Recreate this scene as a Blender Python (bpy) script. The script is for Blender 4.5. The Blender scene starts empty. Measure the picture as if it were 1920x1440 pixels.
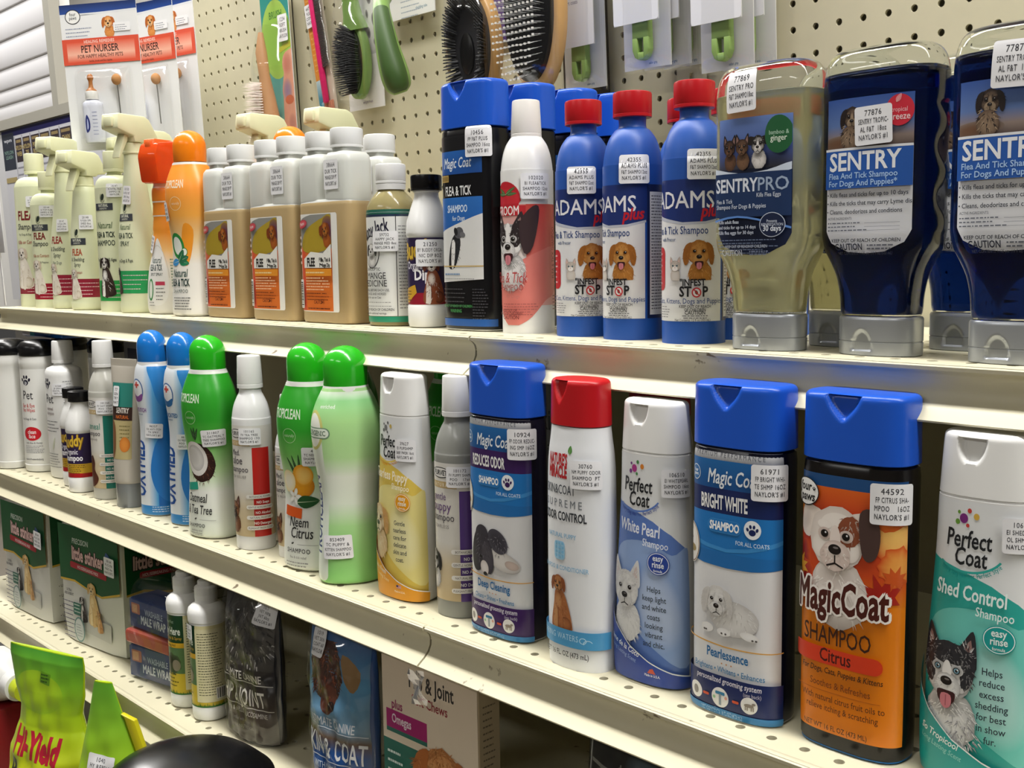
# Pet-shop shelf: rows of shampoo bottles on a gondola with a pegboard back.
import bpy, bmesh, math, random
import numpy as np
from mathutils import Matrix, Vector
from mathutils.geometry import tessellate_polygon, delaunay_2d_cdt
random.seed(7)
SC = bpy.context.scene
COL = SC.collection

# ------------------------------------------------------------ camera, light, exposure
def setup():
    yaw, pit, rol = -0.81964706, -0.14353302, -0.04833028
    f = Vector((math.sin(yaw)*math.cos(pit), math.cos(yaw)*math.cos(pit), math.sin(pit)))
    r0 = Vector((math.cos(yaw), -math.sin(yaw), 0)); u0 = r0.cross(f)
    R = r0*math.cos(rol)+u0*math.sin(rol); U = -r0*math.sin(rol)+u0*math.cos(rol)
    cam = bpy.data.cameras.new('camera'); co = bpy.data.objects.new('camera', cam); COL.objects.link(co)
    co.matrix_world = Matrix(((R.x, U.x, -f.x, 0.65496756), (R.y, U.y, -f.y, -0.9925821), (R.z, U.z, -f.z, 1.2233287), (0, 0, 0, 1)))
    cam.sensor_fit = 'HORIZONTAL'; cam.sensor_width = 36; cam.lens = 2076.73/1920*36; cam.clip_start = .02
    SC.camera = co
    w = bpy.data.worlds.new('world'); SC.world = w; w.use_nodes = True
    bg = w.node_tree.nodes['Background']; bg.inputs[0].default_value = (1, .97, .92, 1); bg.inputs[1].default_value = WORLD
    # the shop's fluorescent tubes: long diffusers in rows on the ceiling
    for (x, y, p) in [(-2.0, -.48, 1), (-.6, -.48, 1), (.8, -.48, 1), (2.0, -.48, .7), (-1.6, 1.0, .6), (.4, 1.0, .6), (-3.6, .0, 1.2), (-1.2, -2.9, .5), (.9, -2.9, .5)]:
        l = bpy.data.lights.new('ceiling_tube', 'AREA'); l.shape = 'RECTANGLE'; l.size = 1.25; l.size_y = .2
        l.energy = 34*p; l.color = (1, .98, .945)
        o = bpy.data.objects.new('ceiling_tube', l); o.location = (x, y, 2.75); COL.objects.link(o)
    vs = SC.view_settings
    SC.display_settings.display_device = 'sRGB'
    vs.view_transform = 'Standard'; vs.look = 'None'; vs.gamma = 1; vs.exposure = EXPOSURE
    vs.use_curve_mapping = False
WORLD, EXPOSURE = .06, -.12
setup()

# ------------------------------------------------------------ colour and materials
def lin(h):
    if not isinstance(h, str): return tuple(h)
    h = h.lstrip('#'); h = ''.join(q*2 for q in h) if len(h) == 3 else h; c = [int(h[i:i+2], 16)/255 for i in (0, 2, 4)]
    return tuple(x/12.92 if x <= .04045 else ((x+.055)/1.055)**2.4 for x in c)
MATS = {}
def mat(name, h='#ffffff', rough=.4, metal=0, trans=0, ior=1.45, sss=0, coat=0, noise=0, bump=0, spec=.5, thin=0):
    if name in MATS: return MATS[name]
    m = bpy.data.materials.new(name); m.use_nodes = True; N = m.node_tree.nodes; K = m.node_tree.links
    b = N['Principled BSDF']; c = lin(h)
    b.inputs['Base Color'].default_value = (*c, 1); b.inputs['Roughness'].default_value = rough
    b.inputs['Metallic'].default_value = metal; b.inputs['Transmission Weight'].default_value = trans
    b.inputs['IOR'].default_value = ior; b.inputs['Coat Weight'].default_value = coat
    b.inputs['Specular IOR Level'].default_value = spec
    if sss:
        b.inputs['Subsurface Weight'].default_value = sss; b.inputs['Subsurface Radius'].default_value = (.01, .01, .01)
        b.inputs['Subsurface Scale'].default_value = .5
    if noise or bump:
        tc = N.new('ShaderNodeTexCoord'); nz = N.new('ShaderNodeTexNoise'); nz.inputs['Scale'].default_value = 38; nz.inputs['Detail'].default_value = 6
        K.new(tc.outputs['Object'], nz.inputs['Vector'])
        if noise:
            mx = N.new('ShaderNodeMix'); mx.data_type = 'RGBA'; mx.inputs[6].default_value = (*[x*(1-noise) for x in c], 1)
            mx.inputs[7].default_value = (*[min(1, x*(1+noise*.6)) for x in c], 1)
            K.new(nz.outputs['Fac'], mx.inputs[0]); K.new(mx.outputs[2], b.inputs['Base Color'])
        if bump:
            bp = N.new('ShaderNodeBump'); bp.inputs['Strength'].default_value = bump; bp.inputs['Distance'].default_value = .002
            K.new(nz.outputs['Fac'], bp.inputs['Height']); K.new(bp.outputs['Normal'], b.inputs['Normal'])
    MATS[name] = m
    return m
def pl(h, rough=.32, **k): return mat('plastic_%s_%d' % (h.strip('#'), rough*100), h, rough, **k)
def film():     # clear packaging film: thin, mostly see-through, with a gloss
    if 'clear_film' in MATS: return MATS['clear_film']
    m = bpy.data.materials.new('clear_film'); m.use_nodes = True; N = m.node_tree.nodes; K = m.node_tree.links
    N.remove(N['Principled BSDF']); out = N['Material Output']
    t = N.new('ShaderNodeBsdfTransparent'); g = N.new('ShaderNodeBsdfGlossy'); g.inputs['Roughness'].default_value = .08
    t.inputs[0].default_value = (.985, .985, .985, 1)
    mx = N.new('ShaderNodeMixShader'); mx.inputs[0].default_value = .08
    K.new(t.outputs[0], mx.inputs[1]); K.new(g.outputs[0], mx.inputs[2]); K.new(mx.outputs[0], out.inputs[0])
    MATS['clear_film'] = m; return m
def printmat(rough=.34):
    n = 'print_%d' % (rough*100)
    if n in MATS: return MATS[n]
    m = bpy.data.materials.new(n); m.use_nodes = True; N = m.node_tree.nodes
    a = N.new('ShaderNodeVertexColor'); a.layer_name = 'Col'; b = N['Principled BSDF']; b.inputs['Roughness'].default_value = rough
    m.node_tree.links.new(a.outputs[0], b.inputs['Base Color']); MATS[n] = m; return m

# ------------------------------------------------------------ things and meshes
TILT = .045            # the shelf decks slope back a little
SHELF = {'T': (-.3366, 1.1247), 'M': (-.4089, .8716), 'B': (-.4577, .6636)}
def meta(o, label=None, cat=None, group=None, kind=None):
    if label: o['label'] = label
    if cat: o['category'] = cat
    if group: o['group'] = group
    if kind: o['kind'] = kind
    return o
def thing(name, label, cat, group=None, sh=None, x=0, y=0, z=0, rz=0, rx=0):
    o = bpy.data.objects.new(name, None); o.empty_display_size = .02; COL.objects.link(o); o.rotation_mode = 'ZYX'
    if sh:
        y0, z0 = SHELF[sh]; c, s = math.cos(TILT), math.sin(TILT)
        o.location = (x, y0+y*c+z*s, z0-y*s+z*c); o.rotation_euler = (-TILT, 0, math.radians(rz))
    else:
        o.location = (x, y, z); o.rotation_euler = (rx, 0, math.radians(rz))
    return meta(o, label, cat, group)
def place(o, sh, x, y, rz=0, z=0):
    y0, z0 = SHELF[sh]; c, s = math.cos(TILT), math.sin(TILT)
    o.location = (x, y0+y*c+z*s, z0-y*s+z*c); o.rotation_euler = (-TILT, 0, math.radians(rz))
def dup(root, label, group=None, skip=()):
    r = root.copy(); COL.objects.link(r); r['label'] = label
    if group: r['group'] = group
    for ch in list(root.children):
        if ch.name.split('.')[0] in skip: continue
        c = ch.copy(); COL.objects.link(c); c.parent = r
        for g in list(ch.children):
            d = g.copy(); COL.objects.link(d); d.parent = c
    return r
def link(name, me, m, parent=None):
    o = bpy.data.objects.new(name, me); COL.objects.link(o)
    for x in (m if isinstance(m, (list, tuple)) else [m]): me.materials.append(x)
    if parent is not None: o.parent = parent
    return o
def build(name, V, F, m, parent=None, ang=38, mi=None):
    me = bpy.data.meshes.new(name); me.from_pydata([tuple(v) for v in V], [], [tuple(int(i) for i in f) for f in F]); me.update()
    me.polygons.foreach_set('use_smooth', [True]*len(me.polygons))
    if ang < 180: me.set_sharp_from_angle(angle=math.radians(ang))
    if mi is not None: me.polygons.foreach_set('material_index', mi)
    return link(name, me, m, parent)
class MB:                       # collects simple solids in millimetres into one mesh
    def __init__(s): s.V = []; s.F = []
    def add(s, V, F):
        k = len(s.V); s.V += [tuple(v) for v in V]; s.F += [tuple(i+k for i in f) for f in F]; return s
    def bm(s, bm, M=None):
        if M is not None: bm.transform(M)
        bm.verts.index_update(); s.add([v.co[:] for v in bm.verts], [[v.index for v in f.verts] for f in bm.faces]); bm.free(); return s
    def box(s, x0, y0, z0, x1, y1, z1, bev=0, M=None, seg=2):
        b = bmesh.new(); bmesh.ops.create_cube(b, size=1)
        for v in b.verts: v.co = ((x0+x1)/2+v.co.x*(x1-x0), (y0+y1)/2+v.co.y*(y1-y0), (z0+z1)/2+v.co.z*(z1-z0))
        if bev: bmesh.ops.bevel(b, geom=list(b.edges), offset=bev, segments=seg, affect='EDGES', profile=.5)
        return s.bm(b, M)
    def tube(s, pts, r, seg=10, close=True):
        P = [Vector(p) for p in pts]; n = len(P); R = r if isinstance(r, (list, tuple)) else [r]*n; V = []; F = []; up = None
        for i, p in enumerate(P):
            d = (P[min(i+1, n-1)]-P[max(i-1, 0)]).normalized()
            if up is None: up = d.orthogonal().normalized()
            a = (up-d*up.dot(d)).normalized(); b = d.cross(a); up = a
            for j in range(seg):
                t = 2*math.pi*j/seg; V.append(p+(a*math.cos(t)+b*math.sin(t))*R[i])
        for i in range(n-1):
            for j in range(seg):
                k = (j+1) % seg; F.append((i*seg+j, i*seg+k, (i+1)*seg+k, (i+1)*seg+j))
        if close: F += [tuple(range(seg))[::-1], tuple((n-1)*seg+j for j in range(seg))]
        return s.add(V, F)
    def prism(s, poly, x0, x1, ax='x', bev=0, M=None):    # poly in the plane across the axis
        b = bmesh.new()
        def pt(p, t): return (t, p[0], p[1]) if ax == 'x' else ((p[0], t, p[1]) if ax == 'y' else (p[0], p[1], t))
        A = [b.verts.new(pt(p, x0)) for p in poly]; B = [b.verts.new(pt(p, x1)) for p in poly]; n = len(poly)
        b.faces.new(A); b.faces.new(B[::-1])
        for i in range(n): b.faces.new((A[i], B[i], B[(i+1) % n], A[(i+1) % n]))
        bmesh.ops.recalc_face_normals(b, faces=b.faces)
        if bev: bmesh.ops.bevel(b, geom=list(b.edges), offset=bev, segments=2, affect='EDGES', profile=.5, clamp_overlap=True)
        return s.bm(b, M)
    def out(s, name, m, parent=None, ang=38, mm=True):
        V = np.array(s.V, float)*(.001 if mm else 1); return build(name, V, s.F, m, parent, ang)

# superellipse cross-sections, measured from the front (-y) towards +x
def sect(phi, n):
    sn, cs = np.sin(phi), np.cos(phi)
    return np.sign(sn)*np.abs(sn)**(2/n), -np.sign(cs)*np.abs(cs)**(2/n)
def arctab(a, b, n):
    ph = np.linspace(-math.pi, math.pi, 4001); x, y = sect(ph, n); x = x*a; y = y*b
    s = np.concatenate([[0], np.cumsum(np.hypot(np.diff(x), np.diff(y)))]); s -= s[2000]
    return s, ph
def catmull(P, sub=6, closed=False):
    P = np.array(P, float); n = len(P); out = []
    for i in range(n if closed else n-1):
        if closed: p0, p1, p2, p3 = P[(i-1) % n], P[i], P[(i+1) % n], P[(i+2) % n]
        else: p0, p1, p2, p3 = P[max(i-1, 0)], P[i], P[i+1], P[min(i+2, n-1)]
        for t in np.arange(sub)/sub:
            out.append(.5*((2*p1)+(-p0+p2)*t+(2*p0-5*p1+4*p2-p3)*t*t+(-p0+3*p1-3*p2+p3)*t**3))
    if not closed: out.append(P[-1])
    return np.array(out)
def shell(name, prof, n, m, parent, seg=56, smooth=6, disp=None, ang=38, ribs=None, top=True, bot=True, raw=False):
    """prof: (z, a, b) in mm from the bottom up -> closed mesh; disp(u,z) pushes inwards (mm)"""
    P = catmull(prof, smooth) if smooth else np.array(prof, float)
    A = P[:, 1].max(); B = P[:, 2].max(); s, ph = arctab(A, B, n)
    ss = (np.arange(seg)/seg-.5)*(s[-1]-s[0]); phi = np.interp(ss, s, ph); ux, uy = sect(phi, n)
    V = []; F = []; k = len(P)
    for z, a, b in P:
        X, Y = ux*a, uy*b
        if ribs: q = 1-ribs[0]*(np.arange(seg) % 2)*((z > ribs[1]) & (z < ribs[2])); X = X*q; Y = Y*q
        if disp is not None:
            d = np.array([disp(u, z) for u in ss]); L = np.hypot(X/a/a, Y/b/b)+1e-9; X = X-d*(X/a/a)/L; Y = Y-d*(Y/b/b)/L
        V.append(np.stack([X, Y, np.full(seg, z)], -1))
    V = np.concatenate(V)
    for i in range(k-1):
        for j in range(seg):
            q = (j+1) % seg; F.append((i*seg+j, i*seg+q, (i+1)*seg+q, (i+1)*seg+j))
    if bot: F.append(tuple(range(seg))[::-1])
    if top: F.append(tuple((k-1)*seg+j for j in range(seg)))
    if raw: return V, F
    return build(name, V*.001, F, m, parent, ang)

# ------------------------------------------------------------ printed labels
class Bot:      # curved surface of a bottle: (u along the girth, v height) in mm
    def __init__(s, prof, n, smooth=6, ref=None, du=1.5, dv=4.0):
        P = catmull(prof, smooth) if smooth else np.array(prof, float); s.P = P; s.n = n; s.du = du; s.dv = dv
        zr = ref if ref is not None else (P[0, 0]+P[-1, 0])/2
        s.s, s.ph = arctab(np.interp(zr, P[:, 0], P[:, 1]), np.interp(zr, P[:, 0], P[:, 2]), n)
    def map(s, u, v, off):
        ph = np.interp(u, s.s, s.ph); ux, uy = sect(ph, s.n)
        def ab(v): return np.interp(v, s.P[:, 0], s.P[:, 1]), np.interp(v, s.P[:, 0], s.P[:, 2])
        a, b = ab(v); X, Y = ux*a, uy*b; e = .4
        a1, b1 = ab(v+e); a0, b0 = ab(v-e)
        nx, ny = np.sign(ux)*np.abs(ux)**(s.n-1)/a, np.sign(uy)*np.abs(uy)**(s.n-1)/b; l = np.hypot(nx, ny)+1e-12; nx /= l; ny /= l
        sl = -(ux*(a1-a0)*nx+uy*(b1-b0)*ny)/(2*e); N = np.stack([nx, ny, sl], -1); N /= np.linalg.norm(N, axis=-1, keepdims=True)
        return np.stack([X, Y, v], -1)+N*np.asarray(off)[..., None], N
class Flat:     # flat face: front faces -y (face='f') or +x (face='r')
    def __init__(s, d=0, face='f', bulge=0, w=1, h=1): s.d = d; s.face = face; s.du = s.dv = 4 if bulge else None; s.bulge = bulge; s.w = w; s.h = h
    def map(s, u, v, off):
        D = s.d+off
        if s.bulge:
            D = D+s.bulge*np.clip(1-(2*u/s.w)**2, 0, 1)*np.clip(1-(2*v/s.h-1)**2, 0, 1)
        if s.face == 'f': P = np.stack([u, -D, v], -1); N = np.array([0, -1., 0])
        elif s.face == 't': P = np.stack([u, v, D], -1); N = np.array([0, 0, 1.])
        else: P = np.stack([D, u, v], -1); N = np.array([1., 0, 0])
        return P, np.broadcast_to(N, P.shape)
def cutline(T, ax, c):
    s = T[:, :, ax]-c; g = s >= 0; k = g.sum(1); m = (k > 0) & (k < 3)
    m &= (np.abs(s).max(1) > 1e-5)
    if not m.any(): return T
    X = T[m]; g = g[m]; k = k[m]
    lone = np.where(k == 1, g.argmax(1), (~g).argmax(1)); r = np.arange(len(X))
    A, B, C = X[r, lone], X[r, (lone+1) % 3], X[r, (lone+2) % 3]
    sa, sb, sc = A[:, ax]-c, B[:, ax]-c, C[:, ax]-c
    P = A+(B-A)*(sa/(sa-sb))[:, None]; Q = A+(C-A)*(sa/(sa-sc))[:, None]
    return np.concatenate([T[~m], np.stack([A, P, Q], 1), np.stack([P, B, C], 1), np.stack([P, C, Q], 1)])
def halving(a, b):      # middle line first, then the halves: keeps the pieces compact
    if a >= b: return []
    m = (a+b)//2; return [m]+halving(a, m)+halving(m+1, b)
TXT = {}
def tmesh(s, bold=0, shear=0, al='C', track=1, ls=1):
    key = (s, bold, shear, al, track, ls)
    if not s.strip(): return np.zeros((0, 3, 2))
    if key in TXT: return TXT[key]
    c = bpy.data.curves.new('t', 'FONT'); c.body = s; c.shear = shear; c.space_character = track; c.space_line = ls
    c.align_x = {'C': 'CENTER', 'L': 'LEFT', 'R': 'RIGHT'}[al]; c.resolution_u = 2; c.fill_mode = 'NONE'
    o = bpy.data.objects.new('t', c); me = o.to_mesh()
    v = np.array([q.co[:2] for q in me.vertices]).reshape(-1, 2); e = np.array([q.vertices[:] for q in me.edges]).reshape(-1, 2).astype(int)
    o.to_mesh_clear(); bpy.data.objects.remove(o); bpy.data.curves.remove(c); T = np.zeros((0, 3, 2))
    if len(v):
        if bold:        # thicken the strokes: push every outline outwards
            nx, pv = np.arange(len(v)), np.arange(len(v)); nx[e[:, 0]] = e[:, 1]; pv[e[:, 1]] = e[:, 0]
            un = lambda d: d/(np.linalg.norm(d, axis=1, keepdims=True)+1e-9); d1, d2 = un(v-v[pv]), un(v[nx]-v)
            sg = np.sign((v[:, 0]*v[nx][:, 1]-v[nx][:, 0]*v[:, 1]).sum()) or 1; n1, n2 = d1[:, ::-1]*[1, -1], d2[:, ::-1]*[1, -1]
            v = v+sg*bold*(n1+n2)/np.maximum(1+(n1*n2).sum(1), .5)[:, None]
        r = delaunay_2d_cdt([Vector(q) for q in v], [tuple(int(i) for i in q) for q in e], [], 0, 1e-5)
        P = np.array([q[:] for q in r[0]]); F = np.array([f for f in r[2] if len(f) == 3]).reshape(-1, 3).astype(int)
        T = P[F]; ce = T.mean(1); A, B = v[e[:, 0]], v[e[:, 1]]      # keep the triangles inside the outlines (non-zero winding)
        ya, yb = A[None, :, 1]-ce[:, None, 1], B[None, :, 1]-ce[:, None, 1]; cr = (A[None, :, 0]-ce[:, None, 0])*yb-(B[None, :, 0]-ce[:, None, 0])*ya
        w = ((ya <= 0) & (yb > 0) & (cr > 0)).sum(1).astype(int)-((ya > 0) & (yb <= 0) & (cr < 0)).sum(1); T = T[w != 0]
    TXT[key] = T/.72; return TXT[key]
class Lab:
    def __init__(s, surf, off=.14, step=.03): s.S = surf; s.T = []; s.off = off; s.step = step; s.k = 0; s.C = None; s.M = None; s.rnd = random.Random(3)
    def add(s, T, C):
        T = np.asarray(T, float)
        if not len(T): return s
        if s.M is not None: T = T@s.M[0].T+s.M[1]
        C = np.asarray(C, float)
        if C.ndim == 1: C = np.broadcast_to(C, (len(T), 3, 3))
        X = np.concatenate([T, C, np.full((len(T), 3, 1), float(s.k))], -1); s.k += 1
        if s.C:
            u0, v0, u1, v1 = s.C
            for ax, c in ((0, u0), (0, u1), (1, v0), (1, v1)): X = cutline(X, ax, c)
            ce = X[:, :, :2].mean(1); X = X[(ce[:, 0] > u0) & (ce[:, 0] < u1) & (ce[:, 1] > v0) & (ce[:, 1] < v1)]
        s.T.append(X); return s
    def clip(s, *c): s.C = c or None; return s
    def at(s, cx=None, cy=0, sc=1, rot=0, flip=1, sy=None):
        if cx is None: s.M = None; return s
        c, q = math.cos(math.radians(rot)), math.sin(math.radians(rot)); s.M = (np.array([[c*sc*flip, -q*(sy or sc)], [q*sc*flip, c*(sy or sc)]]), np.array([cx, cy])); return s
    def poly(s, p, col, sm=0):
        if sm: p = catmull(p, sm, True)
        p = [(float(a), float(b)) for a, b in p]
        t = tessellate_polygon([[Vector((a, b, 0)) for a, b in p]]); P = np.array(p)
        return s.add(P[np.array(t)] if len(t) else [], lin(col))
    def lattice(s, u0, v0, u1, v1, stops, horiz):      # axis-aligned patch split along the surface grid
        U0, V0, U1, V1 = u0, v0, u1, v1
        if s.C: u0, v0, u1, v1 = max(u0, s.C[0]), max(v0, s.C[1]), min(u1, s.C[2]), min(v1, s.C[3])
        if u1-u0 < 1e-4 or v1-v0 < 1e-4: return s
        g = lambda a, b, d: np.unique(np.concatenate([[a, b], np.arange(math.floor(a/d)+1, math.ceil(b/d))*d])) if d else np.array([a, b])
        us, vs = g(u0, u1, s.S.du), g(v0, v1, s.S.dv); t = np.array([q[0] for q in stops]); C = np.array([lin(q[1]) for q in stops])
        if horiz: us = np.unique(np.concatenate([us, [x for x in U0+(U1-U0)*t if u0 < x < u1]]))
        else: vs = np.unique(np.concatenate([vs, [x for x in V0+(V1-V0)*t if v0 < x < v1]]))
        A, B = np.meshgrid(us, vs, indexing='ij'); f = (A-U0)/(U1-U0) if horiz else (B-V0)/(V1-V0)
        X = np.stack([A, B]+[np.interp(f, t, C[:, i]) for i in range(3)]+[np.full_like(A, float(s.k))], -1); s.k += 1
        p, q, r, w = X[:-1, :-1], X[1:, :-1], X[1:, 1:], X[:-1, 1:]
        s.T.append(np.concatenate([np.stack([p, q, r], 2).reshape(-1, 3, 6), np.stack([p, r, w], 2).reshape(-1, 3, 6)])); return s
    def rect(s, u0, v0, u1, v1, col, r=0, rot=0):
        if not r and not rot and s.M is None: return s.lattice(u0, v0, u1, v1, [(0, col), (1, col)], False)
        if r:
            p = []
            for cx, cy, a in ((u1-r, v1-r, 0), (u0+r, v1-r, 90), (u0+r, v0+r, 180), (u1-r, v0+r, 270)):
                for k in range(5): t = math.radians(a+k*22.5); p.append((cx+r*math.cos(t), cy+r*math.sin(t)))
        else: p = [(u0, v0), (u1, v0), (u1, v1), (u0, v1)]
        if rot:
            cx, cy = (u0+u1)/2, (v0+v1)/2; c, q = math.cos(math.radians(rot)), math.sin(math.radians(rot))
            p = [(cx+(a-cx)*c-(b-cy)*q, cy+(a-cx)*q+(b-cy)*c) for a, b in p]
        P = np.array(p); return s.add([P[[0, i, i+1]] for i in range(1, len(P)-1)], lin(col))
    def grad(s, u0, v0, u1, v1, stops, horiz=False):      # printed colour blend, bottom (or left) to top
        if s.M is None: return s.lattice(u0, v0, u1, v1, stops, horiz)
        T = []; C = []
        for (a, ca), (b, cb) in zip(stops, stops[1:]):
            ca, cb = lin(ca), lin(cb)
            if horiz:
                A, B = u0+(u1-u0)*a, u0+(u1-u0)*b; q = [(A, v0), (B, v0), (B, v1), (A, v1)]; cc = [ca, cb, cb, ca]
            else:
                A, B = v0+(v1-v0)*a, v0+(v1-v0)*b; q = [(u0, A), (u1, A), (u1, B), (u0, B)]; cc = [ca, ca, cb, cb]
            T += [[q[0], q[1], q[2]], [q[0], q[2], q[3]]]; C += [[cc[0], cc[1], cc[2]], [cc[0], cc[2], cc[3]]]
        return s.add(T, C)
    def ell(s, cx, cy, rx, ry, col, rot=0, c2=None, seg=28, jit=0):
        t = np.arange(seg)*2*math.pi/seg; c, q = math.cos(math.radians(rot)), math.sin(math.radians(rot))
        j = 1+jit*np.array([s.rnd.uniform(-1, 1) for _ in range(seg)]) if jit else 1
        E = np.stack([rx*np.cos(t)*j, ry*np.sin(t)*j], -1)@np.array([[c, q], [-q, c]]); ctr = np.array([cx, cy]); a = np.array(lin(col)); b = np.array(lin(c2)) if c2 else a
        T = []; C = []; R = [0, 1] if not c2 else [0, .45, .75, 1]; W = [0, 1] if not c2 else [0, .15, .5, 1]
        for k in range(len(R)-1):
            c0, c1 = a+(b-a)*W[k], a+(b-a)*W[k+1]
            for i in range(seg):
                p, n = E[i], E[(i+1) % seg]
                T.append([ctr+p*R[k], ctr+p*R[k+1], ctr+n*R[k+1]]); C.append([c0, c1, c1])
                if k: T.append([ctr+p*R[k], ctr+n*R[k+1], ctr+n*R[k]]); C.append([c0, c1, c0])
        return s.add(T, C)
    def ring(s, cx, cy, rx, ry, w, col, a0=0, a1=360, seg=36):
        T = []
        for i in range(seg):
            a, b = math.radians(a0+(a1-a0)*i/seg), math.radians(a0+(a1-a0)*(i+1)/seg)
            p = [(cx+(rx+d)*math.cos(t), cy+(ry+d)*math.sin(t)) for t, d in ((a, w/2), (b, w/2), (b, -w/2), (a, -w/2))]
            T += [[p[0], p[1], p[2]], [p[0], p[2], p[3]]]
        return s.add(T, lin(col))
    def otext(s, t, u, v, h, col, out, w, **k):          # lettering with an outline
        for i in range(8): s.text(t, u+w*math.cos(i*math.pi/4), v+w*math.sin(i*math.pi/4), h, out, **k)
        return s.text(t, u, v, h, col, **k)
    def text(s, t, u, v, h, col, bold=.012, shear=0, xs=1, al='C', rot=0, track=1, ls=1):
        T = tmesh(t, bold, shear, al, track, ls)*h; T = T*np.array([xs*.8, 1])
        c, q = math.cos(math.radians(rot)), math.sin(math.radians(rot))
        return s.add(T@np.array([[c, q], [-q, c]])+np.array([u, v]), lin(col))
    def fine(s, u0, v, u1, n, dv, col, h=.7, al='L'):     # rows of type too small to read
        T = []
        for i in range(n):
            a, b = u0, u1-(u1-u0)*s.rnd.uniform(0, .3)
            if al == 'C': d = (u1-b)/2; a += d; b += d
            x = a
            while x < b-.8:
                w = min(s.rnd.uniform(.9, 3.6), b-x); y = v-i*dv; T += [[(x, y), (x+w, y), (x+w, y+h)], [(x, y), (x+w, y+h), (x, y+h)]]; x += w+.7
        return s.add(T, lin(col))
    def fur(s, cx, cy, rx, ry, n, cols, l=.2, w=.03, down=1):
        T = []; C = []
        for _ in range(n):
            a = s.rnd.uniform(0, 2*math.pi); r = math.sqrt(s.rnd.random()); x, y = cx+rx*r*math.cos(a), cy+ry*r*math.sin(a)
            dx, dy = r*math.cos(a)*.8+s.rnd.uniform(-.3, .3), r*math.sin(a)*.5-down*.6+s.rnd.uniform(-.3, .3); m = math.hypot(dx, dy)+.01; dx, dy = dx/m*l, dy/m*l
            T.append([(x-dy*w/l, y+dx*w/l), (x+dy*w/l, y-dx*w/l), (x+dx, y+dy)]); C.append([lin(s.rnd.choice(cols))]*3)
        return s.add(T, C)
    def done(s, name, parent, m=None):
        X = np.concatenate(s.T) if s.T else np.zeros((0, 3, 6))
        if s.S.du:      # only pieces big enough to cut the corner of the curve are divided
            ex = X[:, :, :2].max(1)-X[:, :, :2].min(1); big = (ex[:, 0] > 2.1) | (ex[:, 1] > 6.5); small = X[~big]; X = X[big]
            if len(X):
                for ax, d in ((0, s.S.du), (1, s.S.dv)):
                    lo, hi = X[:, :, ax].min(), X[:, :, ax].max()
                    for k in halving(int(math.floor(lo/d))+1, int(math.ceil(hi/d))): X = cutline(X, ax, k*d)
            X = np.concatenate([small, X])
        e1 = X[:, 1, :2]-X[:, 0, :2]; e2 = X[:, 2, :2]-X[:, 0, :2]; ar = e1[:, 0]*e2[:, 1]-e1[:, 1]*e2[:, 0]
        X[ar < 0] = X[ar < 0][:, ::-1]; X = X[np.abs(ar) > 1e-6]
        Y = X.reshape(-1, 6); P, N = s.S.map(Y[:, 0], Y[:, 1], s.off+Y[:, 5]*s.step)
        me = bpy.data.meshes.new(name); n = len(Y); me.vertices.add(n); me.vertices.foreach_set('co', (P*.001).astype(np.float32).ravel())
        me.loops.add(n); me.loops.foreach_set('vertex_index', np.arange(n, dtype=np.int32)); me.polygons.add(n//3)
        me.polygons.foreach_set('loop_start', np.arange(0, n, 3, dtype=np.int32)); me.polygons.foreach_set('loop_total', np.full(n//3, 3, dtype=np.int32))
        me.polygons.foreach_set('use_smooth', np.ones(n//3, dtype=bool)); me.update(calc_edges=True)
        a = me.color_attributes.new('Col', 'FLOAT_COLOR', 'POINT'); a.data.foreach_set('color', np.concatenate([Y[:, 2:5], np.ones((n, 1))], 1).astype(np.float32).ravel())
        me.normals_split_custom_set_from_vertices([tuple(q) for q in np.array(N)])
        return link(name, me, m or printmat(), parent)
def sticker(surf, parent, u, v, lines, rot=0, w=23, h=19, off=2.2):
    """white price sticker with dot-matrix lines of print"""
    L = Lab(surf, off); L.at(u, v, 1, rot); L.rect(-w/2, -h/2, w/2, h/2, '#e9e9ec', 2)
    t = lines.split('|'); n = len(t)
    for i, q in enumerate(t):
        y = h*.25-i*h*.205; f = min(1, (w-2)/(max(len(q), 1)*h*.118)); L.text(q, 0, y, h*(.15 if not i else .135), '#3a3a40', .012, xs=1.05*min(f*1.08, 1), track=1.12)
    return L.done('price_sticker', parent, printmat(.5))

# ------------------------------------------------------------ the gondola: panels, uprights, decks
IN = .0254
CREAM = mat('cream_enamel', '#cdc7ac', .42, noise=.04)
def scuffs(m):        # small brown chips and smudges of wear in the enamel
    N, K = m.node_tree.nodes, m.node_tree.links; b = N['Principled BSDF']; old = b.inputs['Base Color'].links[0].from_socket
    tc = N.new('ShaderNodeTexCoord'); n1 = N.new('ShaderNodeTexNoise'); n1.inputs['Scale'].default_value = 95; n1.inputs['Detail'].default_value = 3; n2 = N.new('ShaderNodeTexNoise'); n2.inputs['Scale'].default_value = 9
    ml = N.new('ShaderNodeMath'); ml.operation = 'MULTIPLY'; mr = N.new('ShaderNodeMapRange'); mr.inputs[1].default_value = .405; mr.inputs[2].default_value = .45
    K.new(tc.outputs['Object'], n1.inputs['Vector']); K.new(tc.outputs['Object'], n2.inputs['Vector']); K.new(n1.outputs['Fac'], ml.inputs[0]); K.new(n2.outputs['Fac'], ml.inputs[1]); K.new(ml.outputs[0], mr.inputs[0])
    mx = N.new('ShaderNodeMix'); mx.data_type = 'RGBA'; mx.inputs[7].default_value = (.16, .12, .07, 1); K.new(mr.outputs[0], mx.inputs[0]); K.new(old, mx.inputs[6]); K.new(mx.outputs[2], b.inputs['Base Color'])
scuffs(CREAM)
PEG = mat('pegboard_enamel', '#c6c0a6', .5, noise=.05)
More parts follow.
